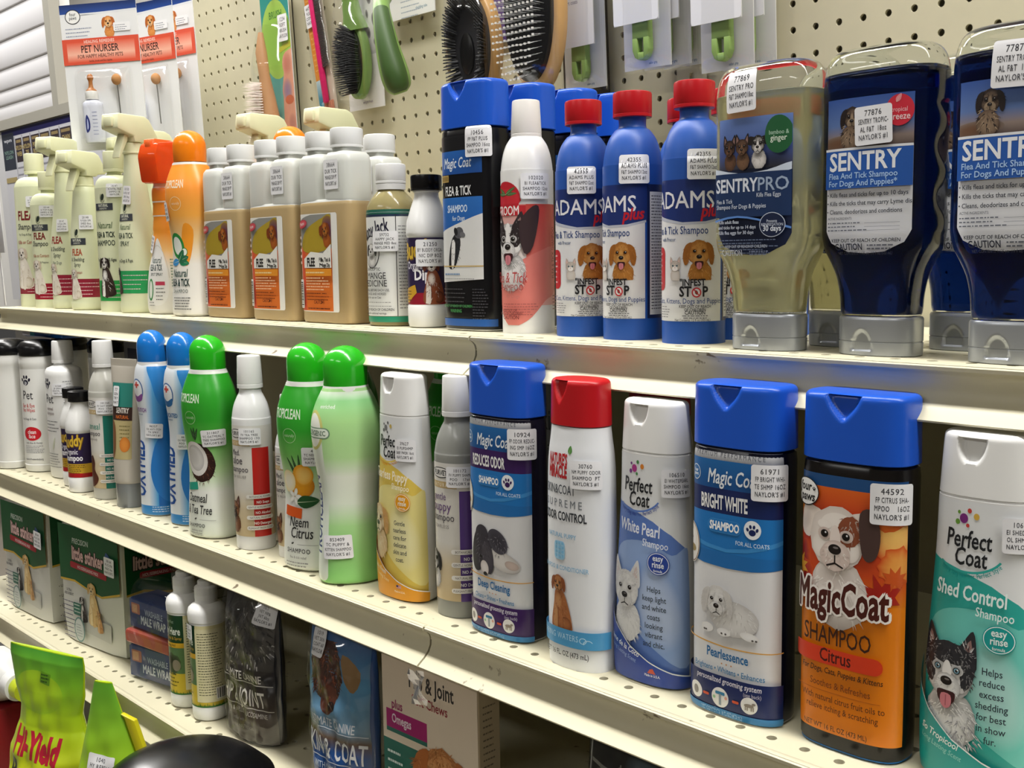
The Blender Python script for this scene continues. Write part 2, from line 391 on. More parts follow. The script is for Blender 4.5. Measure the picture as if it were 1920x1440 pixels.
def holed(name, x0, nx, z0, nz, m, hole, cells=None, th=.004, parent=None, extra=(), axes='xz', cw=IN, ch=IN):
    """sheet made of cells, each with a real hole; axes xz = upright panel facing -y, xy = deck facing +z"""
    t = np.arange(16)*math.pi/8; ca, sa = np.cos(t), np.sin(t); mx = np.maximum(abs(ca), abs(sa))
    sq = np.stack([ca/mx*cw/2, sa/mx*ch/2], -1); V = []; F = []
    def q(p, d): return (p[0], -d, p[1]) if axes == 'xz' else (p[0], p[1], d)
    for i in range(nx):
        for j in range(nz):
            c = np.array([x0+i*cw, z0+j*ch]); k = len(V)
            if cells and not cells(i, j):
                s4 = [c+np.array(s)*[cw/2, ch/2] for s in ((-1, -1), (1, -1), (1, 1), (-1, 1))]; V += [q(p, 0) for p in s4]; F.append((k, k+1, k+2, k+3)); continue
            h = hole(ca, sa)
            for A, d in ((sq, 0), (h, 0), (h, -th)): V += [q(p, d) for p in c+A]
            for a in range(16):
                b = (a+1) % 16; F += [(k+a, k+b, k+16+b, k+16+a), (k+16+a, k+16+b, k+32+b, k+32+a)]
    for (a, b, c, d) in extra:
        k = len(V); V += [q(p, 0) for p in ((a, b), (c, b), (c, d), (a, d))]; F.append((k, k+1, k+2, k+3))
    return build(name, V, F, m, parent, 30)
rnd_hole = lambda r: (lambda c, s: np.stack([c*r, s*r], -1))
slot_hole = lambda a, b: (lambda c, s: np.stack([np.sign(c)*abs(c)**.35*a, np.sign(s)*abs(s)**.35*b], -1))
ZR = 1.4-10*IN
for (nm, xa, nx, zo, txt) in [('pegboard_panel', -.0508, 46, ZR, 'cream pegboard panel behind the squeeze bottles, right of the slotted upright'),
                              ('pegboard_panel', -.7553-3*IN, 29, ZR-.02165, 'cream pegboard panel behind the green brush and wooden pin brushes'),
                              ('pegboard_panel', -1.10919-7*IN, 16, ZR+.18148-7*IN, 'cream pegboard panel at the far left behind the nursing kits')]:
    x0, x1, z0, z1 = xa-IN/2, xa+(nx-.5)*IN, zo-IN/2, zo+27.5*IN
    o = holed(nm, xa, nx, zo, 28, PEG, rnd_hole(.0034), extra=[(x0, .25, x1, z0), (x0, z1, x1, 2.05), (x0-.028, .25, x0, 2.05), (x1, .25, x1+.028, 2.05)])
    meta(o, txt, 'pegboard', 'pegboard back panels')
for (x, txt) in [(-.0979, 'slotted steel upright between the right and middle pegboard panels'), (-.8826, 'slotted steel upright beside the teal carded brush'), (-1.305, 'slotted steel upright at the left end of the pegboard')]:
    o = holed('shelf_upright', x, 1, 1.4-12*IN+(.042 if x > -.2 else .035)-3*IN, 28, CREAM, slot_hole(.0032, .0092), cw=.040, extra=[(x-.02, .2, x+.02, 1.03)])
    o.location.y = -.0035; meta(o, txt, 'upright', 'slotted uprights')
o = MB().box(-1.31, .055, .2, 1.2, .062, 2.05).out('back_panel', PEG, None, mm=False)
meta(o, 'plain steel sheet behind the pegboard holes', 'panel')

def shelf(sh, x0, x1, label, hx):
    y0, z0 = SHELF[sh]; dep = -y0-.012
    t = thing('shelf', label, 'shelf', 'gondola shelves', sh, 0, 0, 0)
    nx = int((x1-x0)/IN); xs = hx-round((hx-x0)/IN-.6)*IN
    # deck: three front rows of perforations, plain sheet behind
    rows = int(.2/IN); off = .0187 if sh != 'B' else .024
    ext = [(x0, -.002, xs-IN/2, dep), (xs+(nx-1.5)*IN, -.002, x1, dep), (xs-IN/2, -.002, xs+(nx-1.5)*IN, off-IN/2), (xs-IN/2, off+(rows-.5)*IN, xs+(nx-1.5)*IN, dep)]
    holed('deck', xs, nx-1, off, rows, CREAM, rnd_hole(.0036), cells=lambda i, j: j % 2 == 0, th=.003, parent=t, extra=ext, axes='xy')
    under = MB().box(x0, .006, -.0135, x1, dep, -.0125).out('underside', CREAM, t, mm=False)
    # concave price channel along the front
    pr = [(.004, 0), (-.001, .0004), (-.0032, -.0012), (-.003, -.0035), (.0005, -.005), (.0038, -.0085), (.0052, -.013), (.0048, -.018), (.0022, -.0235), (-.003, -.0285), (-.0088, -.0325), (-.0108, -.034), (-.0103, -.0352), (-.0085, -.0355), (.003, -.030), (.007, -.02), (.007, -.004)]
    m = MB(); m.prism(pr, x0+.0012, x1-.0012, 'x'); m.out('price_channel', CREAM, t, 50, mm=False)
    return t
XS = -.0979
shelf('T', -1.325, XS, 'left half of the top shelf, under the flea sprays and amber dip bottles', -.2323)
shelf('T', XS, 1.12, 'right half of the top shelf, under the clear squeeze bottles', -.2323)
shelf('M', -1.325, XS, 'left half of the middle shelf, under the green-capped shampoos', -.2323)
shelf('M', XS, 1.12, 'right half of the middle shelf, under the blue-capped shampoos', -.2323)
shelf('B', -1.325, XS, 'left half of the bottom shelf, under the puppy pad packs', -.2323)
shelf('B', XS, 1.12, 'right half of the bottom shelf, in shade under the orange bottle', -.2323)
o = MB().box(-1.3, -.64, .36, 1.12, -.01, .385, .003).box(-1.3, -.64, .05, 1.12, -.63, .36).out('base_deck', CREAM, None, mm=False)
meta(o, 'cream base deck of the gondola below the bottom shelf', 'shelf')
# dried drip and tape on the price channel
o = MB(); T = thing('tape_scrap', 'crumpled clear tape hanging off the middle shelf seam above the joint chews', 'tape', None, 'M', -.097, -.012, -.036)
V = []; F = []
for i in range(7):
    for j in range(5):
        V.append(((j-2)*.0042+random.uniform(-.0015, .0015)+i*.0009, -.002-.004*math.sin(i*1.3+j)*.8, -i*.0052))
for i in range(6):
    for j in range(4): F.append((i*5+j, i*5+j+1, (i+1)*5+j+1, (i+1)*5+j))
build('strip', V, F, mat('tape', '#ffffff', .12, trans=.93, ior=1.3), T, 20)

# ------------------------------------------------------------ the room
def struct(name, m, mb): o = mb.out(name, m, None, mm=False); o['kind'] = 'structure'; return o
struct('floor', mat('floor_vinyl', '#8d867a', .45, noise=.08), MB().box(-6, -5, -.02, 5, 5, 0))
struct('ceiling', mat('ceiling_tile', '#e6e4de', .8), MB().box(-6, -5, 2.8, 5, 5, 2.82))
struct('wall_back', mat('wall_paint', '#d9d6d0', .7), MB().box(-6, 1.3, 0, 5, 1.34, 2.8))
# unseen block behind the camera, added to keep low light off the bottom shelves
struct('light_blocker', mat('light_blocker_brown', '#5d5850', .8, noise=.2), MB().box(-6, -2.6, 0, 5, -2.2, 1.55))
# window with its blind beyond the end of the gondola
WY = .35
fr = mat('window_frame_grey', '#9d9a90', .5)
W = struct('window_1', mat('window_sill_white', '#e2e1de', .6), MB().box(-4.6, WY+.03, 1.0, -2.67, WY+.06, 2.4))
b = MB().box(-2.69, WY-.012, 1.63, -2.648, WY+.02, 2.4).box(-4.6, WY-.012, 1.60, -2.40, WY+.02, 1.63); q = b.out('window_frame', fr, W, mm=False)
zz = [1.632, 1.678, 1.724, 1.788, 1.872, 1.96, 2.05, 2.14, 2.23]
S = MB()
for a, c in zip(zz, zz[1:]):
    S.prism([(WY+.012, a), (WY+.001, a+.001), (WY-.001, a+.004), (WY+.004, c), (WY+.012, c)], -4.6, -2.692)
blind = S.out('window_blind', mat('blind_white', '#e4e3e6', .6), W, 60, mm=False)
# leash chart under the window
t = thing('leash_chart', 'printed leash chart with dark column headings under the window', 'chart', None, None, -3.155, WY-.004, 1.052)
MB().box(-60, 0, 0, 760, 6, 546).out('board', mat('chart_board', '#c9c9cc', .5), t)
L = Lab(Flat(.2), .2)
L.rect(0, 2, 755, 544, '#c9c9cf'); L.rect(0, 524, 755, 545, '#2b2a5c'); L.rect(0, 420, 104, 536, '#363a45')
L.text('wpm', 52, 508, 12, '#cfd0d8', xs=2.6); L.text('NYLON\nLEASH', 52, 470, 12, '#7d9c90', xs=1.7, ls=.9)
for x0, x1, q in [(115, 168, 'NYLON\nWEB'), (180, 238, 'NYLON\nTIE'), (250, 316, 'POLY\nROPE'), (324, 396, 'POLY\nROPE'), (408, 470, 'POLY'), (482, 560, 'CHAIN')]:
    L.rect(x0, 440, x1, 514, '#3b3337'); L.text(q, (x0+x1)/2, 478, 14, '#b8a46c', .02, xs=1.25); L.rect(x0+6, 500, x1-6, 509, '#8d7b56'); L.fine(x0, 420, x1, 16, 22, '#8e8e98', 5); L.rect(x0-7, 0, x0-4, 522, '#8b8b95')
L.rect(6, 380, 100, 396, '#a8976a')
L.done('chart_print', t)

# ------------------------------------------------------------ small printed pictures
def mixc(a, b, t): a, b = lin(a), lin(b); return tuple(x+(y-x)*t for x, y in zip(a, b))
def dog(L, cx, cy, s, c, dk, lt, ears='flop', open_=0, patch=None, flip=1, rot=0, chest=1, eye='#170d09', fur=90, muz=None, ear=None, nose='#1c1412', blaze=None):
    L.at(cx, cy, s, rot, flip); ear = ear or dk; muz = muz or lt; sh = mixc(c, dk, .5); c2 = mixc(c, dk, .22); hi = mixc(c, lt, .5)
    if chest:
        b = lt if chest == 2 else c; L.ell(.1, -1.45, .85, .98, b, 0, mixc(b, dk, .55), jit=.05); L.ell(0, -1.0, .6, .4, mixc(b, dk, .6), 0, mixc(b, dk, .3)); L.fur(.1, -1.5, .8, .85, fur, [b, mixc(b, dk, .3), mixc(b, dk, .55), lt], .3, .022)
    if ears == 'up':
        for q in (-1, 1): L.poly([(q*.25, .6), (q*.5, 1.15), (q*.78, 1.5), (q*.9, .9), (q*.86, .2)], ear, 3); L.poly([(q*.44, .65), (q*.72, 1.22), (q*.74, .4)], mixc(ear, '#c79a90', .45), 3); L.fur(q*.6, .75, .16, .3, fur//5, [ear, c, sh], .2, .02, -1)
    if ears == 'fold':
        for q in (-1, 1): L.poly([(q*.35, .7), (q*1.05, .85), (q*1.2, .15), (q*.85, -.05), (q*.7, .3)], ear, 3); L.ell(q*.95, .4, .16, .3, mixc(ear, dk, .45), q*20, ear)
    L.ell(0, .05, .82, .88, c, 0, sh, jit=.035); L.ell(.05, .42, .5, .34, hi, 0, c)
    for q in (-1, 1): L.ell(q*.44, -.2, .28, .34, hi, 0, c2); L.ell(q*.33, .4, .22, .13, hi, 0, c)
    if blaze: L.poly([(-.1, .85), (.12, .85), (.2, .1), (.36, -.4), (-.34, -.4), (-.18, .1)], blaze, 3)
    if patch:
        for q in patch[1:]: L.ell(*q[:4], patch[0], q[4] if len(q) > 4 else 0, jit=.06)
    L.fur(0, .1, .8, .82, fur*2, [c, c2, sh, hi], .13, .02) if not patch else [L.fur(q[0], q[1], q[2], q[3], fur//2, [patch[0], mixc(patch[0], c, .25), dk], .13, .02) for q in patch[1:]]
    if ears == 'flop':
        for q in (-1, 1): L.poly([(q*.5, .74), (q*.95, .54), (q*1.14, -.2), (q*1.0, -.82), (q*.76, -.66), (q*.64, 0)], ear, 4); L.ell(q*.88, -.1, .13, .5, mixc(ear, dk, .5), q*8, ear); L.fur(q*.88, -.1, .2, .6, fur//3, [ear, mixc(ear, dk, .5), mixc(ear, c, .5)], .26, .022)
    for q in (-1, 1): L.ell(q*.33, .15, .2, .17, mixc(c if not patch else muz, dk, .65), 0, mixc(c, dk, .25) if not patch else mixc(muz, dk, .3))
    L.ell(0, 0, .16, .42, mixc(muz, lt, .4), 0, mixc(c, muz, .5)); L.ell(0, -.42, .45, .42, muz, 0, mixc(muz, dk, .42), jit=.04); L.ell(-.03, -.3, .3, .25, mixc(muz, lt, .6), 0, muz); L.fur(0, -.48, .4, .34, fur//2, [muz, mixc(muz, dk, .3), lt], .11, .018)
    if open_: L.poly([(-.3, -.6), (0, -.55), (.3, -.6), (.2, -.95), (-.2, -.95)], '#3a1518', 3); L.poly([(-.15, -.68), (.15, -.68), (.17, -1.0), (0, -1.14), (-.17, -1.0)], '#cf7f88', 3); L.rect(-.015, -1.05, .015, -.7, '#a85a66')
    else: L.poly([(-.02, -.4), (.02, -.4), (.02, -.6), (.26, -.7), (.24, -.74), (0, -.65), (-.24, -.74), (-.26, -.7), (-.02, -.6)], nose)
    for q in (-1, 1): L.ell(q*.32, .15, .115, .105, '#120b09'); L.ell(q*.32, .15, .085, .08, eye); L.ell(q*.32, .15, .04, .045, '#080505'); L.ell(q*.32+.035, .185, .028, .028, '#e8e8e8')
    L.ell(0, -.24, .19, .14, nose, 0, mixc(nose, '#000000', .4)); L.ell(.03, -.19, .08, .03, '#7a7472'); L.at()
def sitting(L, cx, cy, s, c, dk, lt, flip=1, **k):       # a whole sitting dog, about 3.4 units tall
    L.at(cx, cy, s, 0, flip)
    L.poly([(-.75, -1.6), (.95, -1.6), (1.05, -.9), (.75, .2), (.3, 1.1), (-.35, 1.1), (-.55, .2)], c, 5); L.ell(.55, -1.15, .5, .5, c, 0, dk)
    L.poly([(-.5, .2), (-.2, .2), (-.18, -1.6), (-.62, -1.65), (-.6, -1.5)], lt, 4); L.poly([(-.05, .2), (.3, .2), (.25, -1.6), (-.15, -1.65)], c, 4); L.ell(-.1, .35, .36, .6, lt, 0, c); L.poly([(-.16, 0), (-.12, 0), (-.1, -1.5), (-.15, -1.5)], dk)
    L.fur(.1, -.4, .6, 1, 40, [c, dk, lt], .25, .02); L.at()
    dog(L, cx-.1*s*flip, cy+1.55*s, s*.62, c, dk, lt, chest=0, flip=flip, fur=40, **k)
def lying(L, cx, cy, s, c, dk, lt, **k):                  # a dog lying down, paws forward
    L.at(cx, cy, s)
    L.ell(.55, -.35, 1.15, .75, c, 0, dk); L.fur(.6, -.3, 1, .6, 60, [c, lt, dk], .22, .02); L.ell(-.75, -.95, .32, .2, lt, 0, c); L.ell(1.3, -.95, .42, .18, lt, -8, c); L.ell(.1, -1.0, .34, .18, lt, 0, c)
    for x in (-.9, -.8, .0, .2, 1.45, 1.6): L.ell(x, -1.06, .05, .04, '#55504e')
    L.at(); dog(L, cx-.25*s, cy+.25*s, s*.72, c, dk, lt, chest=0, **k)
def cat(L, cx, cy, s):
    L.at(cx, cy, s); L.ell(0, -1.2, .7, .9, '#cfc9c2', 0, '#b9aea5')
    for q in (-1, 1): L.poly([(q*.25, .55), (q*.7, 1.25), (q*.78, .2)], '#b7aaa0', 2); L.poly([(q*.4, .6), (q*.64, 1.0), (q*.66, .4)], '#d9b6ae')
    L.ell(0, .05, .75, .68, '#c9c1b8', 0, '#b3a79c'); L.fur(0, .2, .6, .5, 60, ['#8f857c', '#ddd7d0', '#a79c92'], .16); L.ell(0, -.3, .4, .3, '#efebe6')
    for q in (-1, 1): L.ell(q*.3, .08, .13, .12, '#5d7a86'); L.ell(q*.3, .08, .05, .1, '#111')
    L.poly([(-.09, -.12), (.09, -.12), (0, -.24)], '#c98f8a'); L.at()
def paw(L, cx, cy, s, col):
    L.at(cx, cy, s); L.ell(0, -.3, .55, .48, col)
    for x, y, r in ((-.75, .15, -20), (-.28, .6, -8), (.28, .6, 8), (.75, .15, 20)): L.ell(x, y, .2, .3, col, -r)
    L.at()
def leaf(L, x, y, l, w, rot, col): L.at(x, y, 1, rot); L.poly([(0, 0), (l*.3, w*.5), (l*.7, w*.4), (l, 0), (l*.7, -w*.4), (l*.3, -w*.5)], col, 3); L.poly([(0, w*.03), (l, 0), (0, -w*.03)], '#d9e8c0'); L.at()
def barcode(L, x, y, w, h, vert=0):
    L.rect(x, y, x+w, y+h, '#e9e7e2'); a = 1.2; r = random.Random(int(x*7+y))
    n = h if vert else w
    while a < n-1.5:
        b = r.choice([.5, .8, 1.2]); L.rect(*((x+1, y+a, x+w-1, y+a+b) if vert else (x+a, y+1, x+a+b, y+h-1)), '#222222'); a += b+r.choice([.6, .9, 1.3])
def flag(L, x, y, w):
    h = w*.55; L.rect(x, y, x+w, y+h, '#e8e4e0')
    for i in range(4): L.rect(x, y+h*i/3.5, x+w, y+h*(i/3.5+.14), '#c0392f')
    L.rect(x, y+h*.45, x+w*.42, y+h, '#28366b')

# ------------------------------------------------------------ caps
def flip_cap(parent, z0, z1, a, b, n, m, tap=1.0, notch=(0, 9, 13, 3.2), name='cap', round_=False):
    """flip-top oval cap with a thumb scoop at the front top edge; notch = (u, half width, depth down, inward)"""
    h = z1-z0; r = min(4, h*.12)
    pr = [(z0, a-.8, b-.8), (z0+.6, a, b)]+[(z0+.6+(h-r-.6)*i/26, a+(a*tap-a)*i/26, b+(b*tap-b)*i/26) for i in range(1, 27)]
    for k in range(1, 6):
        t = k*math.pi/10; pr.append((z1-r+r*math.sin(t), a*tap-r*(1-math.cos(t)), b*tap-r*(1-math.cos(t))))
    pr += [(z1, (a*tap-r)*.6, (b*tap-r)*.6), (z1+.15, (a*tap-r)*.25, (b*tap-r)*.25)]
    u0, w, d, q = notch
    def disp(u, z):
        y = (z1-1.2-z)/d; x = abs(u-u0)/w
        if y > 1.02 or z > z1-.9: return 0
        if round_: y = (z1-3.4-z)/d; e = math.sqrt(max(0, 1-y*y)) if 0 <= y < 1 else 0; return q*min(1, max(0, e-x)*4)*(1-.5*max(0, y))
        e = 1-max(0, y)**1.6
        return q*min(1, max(0, (e-x))*5) if y > -.2 else 0
    return shell(name, pr, n, m, parent, 144, 0, disp, 50)
def screw_cap(parent, z0, z1, r, m, ribs=True, taper=1.0, name='cap', rr=None):
    rr = rr or min(2, (z1-z0)*.12); R = r*taper
    pr = [(z0, r-.5, r-.5), (z0+.4, r, r), (z0+(z1-z0)*.12, r, r), (z0+(z1-z0)*.13, r*.985, r*.985), (z0+(z1-z0)*.16, r, r), (z1-rr, R, R), (z1-rr*.3, R-rr*.25, R-rr*.25), (z1, R-rr, R-rr)]
    return shell(name, pr, 2, m, parent, 120 if ribs else 48, 0, None, 30, (.022, z0+(z1-z0)*.17, z1-rr*.5) if ribs else None)
def dome_cap(parent, z0, z1, a, b, m, name='cap'):
    h = z1-z0; pr = [(z0, a*.97, b*.97), (z0+1, a*.99, b*.99), (z0+h*.35, a, b), (z0+h*.5, a, b)]
    for k in range(1, 10): t = k*math.pi/18; pr.append((z0+h*.5+h*.5*math.sin(t), max(a*math.cos(t), .3), max(b*math.cos(t), .3)))
    return shell(name, pr, 2, m, parent, 56, 0, None, 40)
WHITE = pl('#e6e6e4', .3, sss=.15); BLUE = pl('#1d55c4', .28); RED = pl('#b8141d', .33); GREEN = pl('#27b01e', .2, coat=.4); BLACK = pl('#0e0e10', .25); IVORY = pl('#dbdcb8', .36, sss=.2); ORANGE = pl('#f0800f', .25, coat=.3)

# ------------------------------------------------------------ middle shelf
GB = 'bottles on the middle shelf'
# --- flat oval bottles with blue flip caps
MP = [(0, 33, 17.5), (1.2, 35.6, 20), (4, 36.8, 21), (20, 37, 21.3), (100, 37, 21.3), (185, 37, 21.3), (191, 36.4, 20.8), (193, 34, 19)]
def magic_base(t, body, ring='#dcdcd8'):
    shell('body', MP, 3.0, pl(body, .25), t, 72, 0)
    flip_cap(t, 193, 237, 37.3, 21.5, 3.0, BLUE, .985, (-2, 13, 17, 3.6))
    shell('base_rim', [(-.05, 33.2, 17.7), (.6, 35, 19.6), (1.4, 36.2, 20.6), (2, 36, 20.5)], 3.0, pl(ring, .3), t, 72, 0)
    return Bot(MP, 3.0, 0)
def four_paws(L, x, y, r):
    L.ell(x, y, r*1.15, r, '#1b1b1e'); L.ell(x, y, r*1.08, r*.92, '#ecebe8'); L.text('four', x-r*.1, y+r*.08, r*.62, '#1b1b1e', .03, .15); L.text('paws', x+r*.1, y-r*.62, r*.62, '#1b1b1e', .03, .15)
    paw(L, x-r*.75, y-r*.05, r*.16, '#1b1b1e'); paw(L, x+r*.75, y+r*.25, r*.16, '#1b1b1e')
def magic_label(t, band, title, tag, words, pic, th=10):
    L = Lab(Bot(MP, 3.0, 0)); L.clip(-43, 2.5, 42, 191.5)
    L.rect(-45, 0, 45, 192, '#dfdfe0'); L.grad(-45, 184, 45, 192, [(0, '#8f9197'), (.5, '#b9babd'), (1, '#8b8d92')]); L.text('PREMIUM PERFORMANCE', 0, 186.3, 3.3, '#6d7078', track=1.5)
    L.grad(-45, 164, 45, 184, [(0, '#174f8e'), (1, '#1f66a8')]); L.rect(-45, 146.5, 45, 164, band); L.rect(-45, 118, 45, 146.5, '#1f74bd')
    L.poly([(-46, 119), (-46, 112), (-20, 109), (0, 108.2), (20, 109), (46, 112), (46, 119)], '#1f6bb0'); L.poly([(-46, 130), (0, 122), (46, 133), (46, 130), (0, 119.5), (-46, 127)], '#3d8ed0', 3)
    L.ell(-29, 173, 5.2, 5.6, '#cfd8e2'); L.ell(-29, 173, 4.5, 4.9, '#2a68a4'); L.text('four\npaws', -29, 173.3, 2.6, '#ffffff', ls=.7)
    L.text('Magic Coat', 4, 167.5, 10.5, '#e8eef4', .014, .22, .78); L.text(title, -3, 149.6, th, '#f0f0f0', .03, 0, .52)
    L.rect(-16, 132.8, 12, 142.5, '#3a86c8', 4.5); L.rect(-15.3, 133.5, 11.3, 141.8, '#1f74bd', 4); L.text('SHAMPOO', -2, 134.8, 6, '#ffffff', .035, .08, .78)
    L.ell(20.5, 138.5, 6.2, 6.6, '#eef2f6'); paw(L, 20.5, 138, 4.6, band); L.text('FOR ALL COATS', 20, 126.5, 3, '#d6e6f4', .01)
    L.ell(-34, 121, 10, 15, '#e9e4da'); L.ring(-34, 121, 9.2, 14, .8, '#8a6a52'); L.at(-34, 122, 5.5); L.ell(0, .3, .9, 1.2, '#f4f1ec'); L.ell(.2, -.9, .8, .5, '#a08a4a'); L.ell(-.1, .4, .12, .12, '#222'); L.at()
    pic(L)
    L.poly([(-46, 55), (0, 52.5), (46, 54), (46, 53.2), (0, 51.6), (-46, 54)], '#d9a24a')
    L.text(tag, 2, 43, 7, '#24699f', .025, .0, .85); [L.ell(x, 39.5, .6, .6, '#c98a55') for x in (-2, 2, 6)]; L.text(words, 2, 33, 4.2, '#3b7aa8', .015, 0, .95)
    L.rect(-45, 2, 45, 30.5, band); L.text('personalized grooming system', 2, 25, 4.2, '#d6d3de', .015, .15, .92); L.text('(see back)', 22, 20.5, 2.8, '#b9b5c6', .01)
    for x, r in ((-25, 6), (-3, 7.2), (20, 6)): L.ell(x, 14.5, r, r, '#e8e6e4')
    L.ell(-25, 14.5, 2.4, 3.2, '#8a8480'); L.rect(-7, 16.5, 1, 18.8, '#2f7aa4', .8); L.rect(-4, 9, -2, 17, '#8e9aa2'); L.ell(-8, 14, 1.2, 1.2, '#9cc79a'); L.ell(2, 15, 1.2, 1.2, '#d9a08e')
    L.ell(20, 14.6, 3.4, 1.3, '#94897e'); [L.rect(x, 11, x+.8, 14, '#94897e') for x in (17.2, 18.6, 21.4, 22.8)]; L.ell(23.4, 16.2, 1.3, .9, '#94897e')
    for x in (-15, 10): L.rect(x-2.6, 13.6, x+2.6, 15.6, '#c8502c', .8)
    L.text('Shampoo', -3, 4.6, 2.3, '#cfcbe0'); L.rect(-45, 2.5, 45, 6.6, '#2f7db8'); L.text('NET CONTENTS 16 FL OZ (473 mL)', -2, 3.5, 2, '#a9cde6')
    L.done('label', t)
def maltese(L): lying(L, -3, 79, 17, '#e3e1de', '#c3c0bd', '#eeedec', ears='flop', ear='#cfccc8', muz='#dddbd8', fur=120)
def odor_pup(L):
    L.at(-2, 80, 17); L.ell(.9, -.6, 1.1, .5, '#d9d5d0', -14, '#bdb8b3'); L.ell(1.5, -.75, .4, .22, '#cbb8ae', -10, '#b7a69c'); L.ell(.6, .35, .75, .55, '#33313a', -35, '#4a4852'); L.fur(.6, .1, .8, .5, 40, ['#2a2830', '#55525c', '#8c8890'], .2, .02)
    L.ell(-.75, -.2, .6, 1.25, '#3a3740', -14, '#2b2931'); L.ell(-.15, -.5, .45, .95, '#4c4850', 12, '#38353d'); L.ell(-.55, .55, .5, .5, '#3a3740'); L.fur(-.5, -.1, .5, .9, 60, ['#2a2830', '#5a5660', '#77737c'], .22, .02); L.ell(-.35, -1.15, .3, .38, '#e0dad6', 20, '#c8beb8'); L.ell(-.3, -1.45, .14, .1, '#222'); L.ell(-.62, -.6, .09, .08, '#141214'); L.at()
def bright():
    t = thing('shampoo_bottle', 'blue-capped bottle with a white lying puppy, left of the orange bottle', 'shampoo bottle', GB, 'M', .208, .046)
    s = magic_base(t, '#0d1024'); magic_label(t, '#14245a', 'BRIGHT WHITE', 'Pearlessence', 'Brightens • Whitens • Enhances', maltese)
    sticker(s, t, 32, 172, '61971|FP BRIGHT WHI-|TE SHMP 16OZ|NAYLOR\'S #1', 0, 24, 25)
    return t
def odor():
    t = thing('shampoo_bottle', 'blue-capped bottle with a purple band and sleepy black and white puppy', 'shampoo bottle', GB, 'M', -.034, .044)
    s = magic_base(t, '#131022'); magic_label(t, '#3a1a5a', 'REDUCES ODOR', 'Deep Cleaning', 'Cleans • Shines • Freshens', odor_pup, 9.5)
    sticker(s, t, 34, 171.5, '10924|FP ODOR REDUC-|ING SMP 16OZ|NAYLOR\'S #1', 0, 24, 26)
    return t
def citrus():
    t = thing('shampoo_bottle', 'orange bottle with a blue cap and a bulldog puppy', 'shampoo bottle', GB, 'M', .295, .050)
    s = magic_base(t, '#100d0d', '#2c6aa6'); L = Lab(Bot(MP, 3.0, 0)); L.clip(-43, 12, 42, 184)
    L.rect(-45, 10, 45, 176, '#e07d10'); L.rect(-45, 174, 45, 184, '#1d4a7e')
    L.grad(-45, 104, 45, 176, [(0, '#d8740f'), (.25, '#cf4a1c'), (.7, '#c2331c'), (1, '#d9601d')])
    for x, y, r, c in ((-36, 128, 12, '#8e1c1c'), (-38, 150, 10, '#b3261c'), (-34, 165, 9, '#e08a1e'), (34, 150, 16, '#f2c16a'), (30, 165, 12, '#e87a2a'), (36, 130, 12, '#e8a04a'), (-30, 116, 9, '#a8261f')): L.ell(x, y, r, r*1.1, c, 0, '#d2501c' if y < 160 else '#d9601d', jit=.15)
    def maple(x, y, s, r, c): L.at(x, y, s, r); L.poly([(0, 1.2), (.2, .5), (.7, .8), (.55, .3), (1.1, .2), (.6, -.15), (.7, -.6), (.1, -.4), (0, -1.1), (-.1, -.4), (-.7, -.6), (-.6, -.15), (-1.1, .2), (-.55, .3), (-.7, .8), (-.2, .5)], c); L.at()
    maple(26, 110, 13, 20, '#a62318'); maple(-36, 120, 9, -30, '#e0a02a'); maple(-34, 108, 10, 10, '#8c1a18'); maple(34, 122, 8, -20, '#c8541f')
    dog(L, -5, 142, 24, '#efe6de', '#b9a89e', '#f6efe8', ears='fold', ear='#e9dcd2', chest=2, fur=80, patch=('#8a4a30', (.42, .3, .34, .42, -10)), muz='#e2cfc6')
    L.poly([(12, 162), (21, 165), (25, 150), (23, 136), (17, 132), (13, 140)], '#4a3632', 4)
    four_paws(L, -28, 171, 9.5)
    L.otext('MagicCoat', -2, 95, 21, '#4a1a12', '#f3ede6', 1.5, bold=.03, shear=.12, xs=.64, rot=2)
    L.text('SHAMPOO', -3, 73, 12, '#3a1c10', .006, 0, .76); L.rect(-38, 59, 28, 70, '#d63c1c', 5); L.text('Citrus', -3, 61, 9, '#4a1210', .012, 0, .9)
    L.text('For Dogs, Cats, Puppies & Kittens', 0, 53, 4.0, '#3a2010', .012, .15, .92); L.text('Soothes & Refreshes', 0, 43.5, 4.8, '#7a3a10', .006, 0, .95); L.rect(-33, 40.4, 27, 40.8, '#b85a14')
    L.text('With natural citrus fruit oils to', 1, 34, 4.5, '#5e2f10', .006, 0, .92); L.text('relieve itching & scratching', 1, 27.5, 4.5, '#5e2f10', .006, 0, .92); L.text('NET WT 16 FL OZ (473 ML)', -3, 15, 3.6, '#4a2a10', .012, 0, .95)
    L.done('label', t); sticker(s, t, 31, 170, '44592|FP CITRUS SHA-|MPOO    16OZ|NAYLOR\'S #1', 0, 25, 26)
    return t
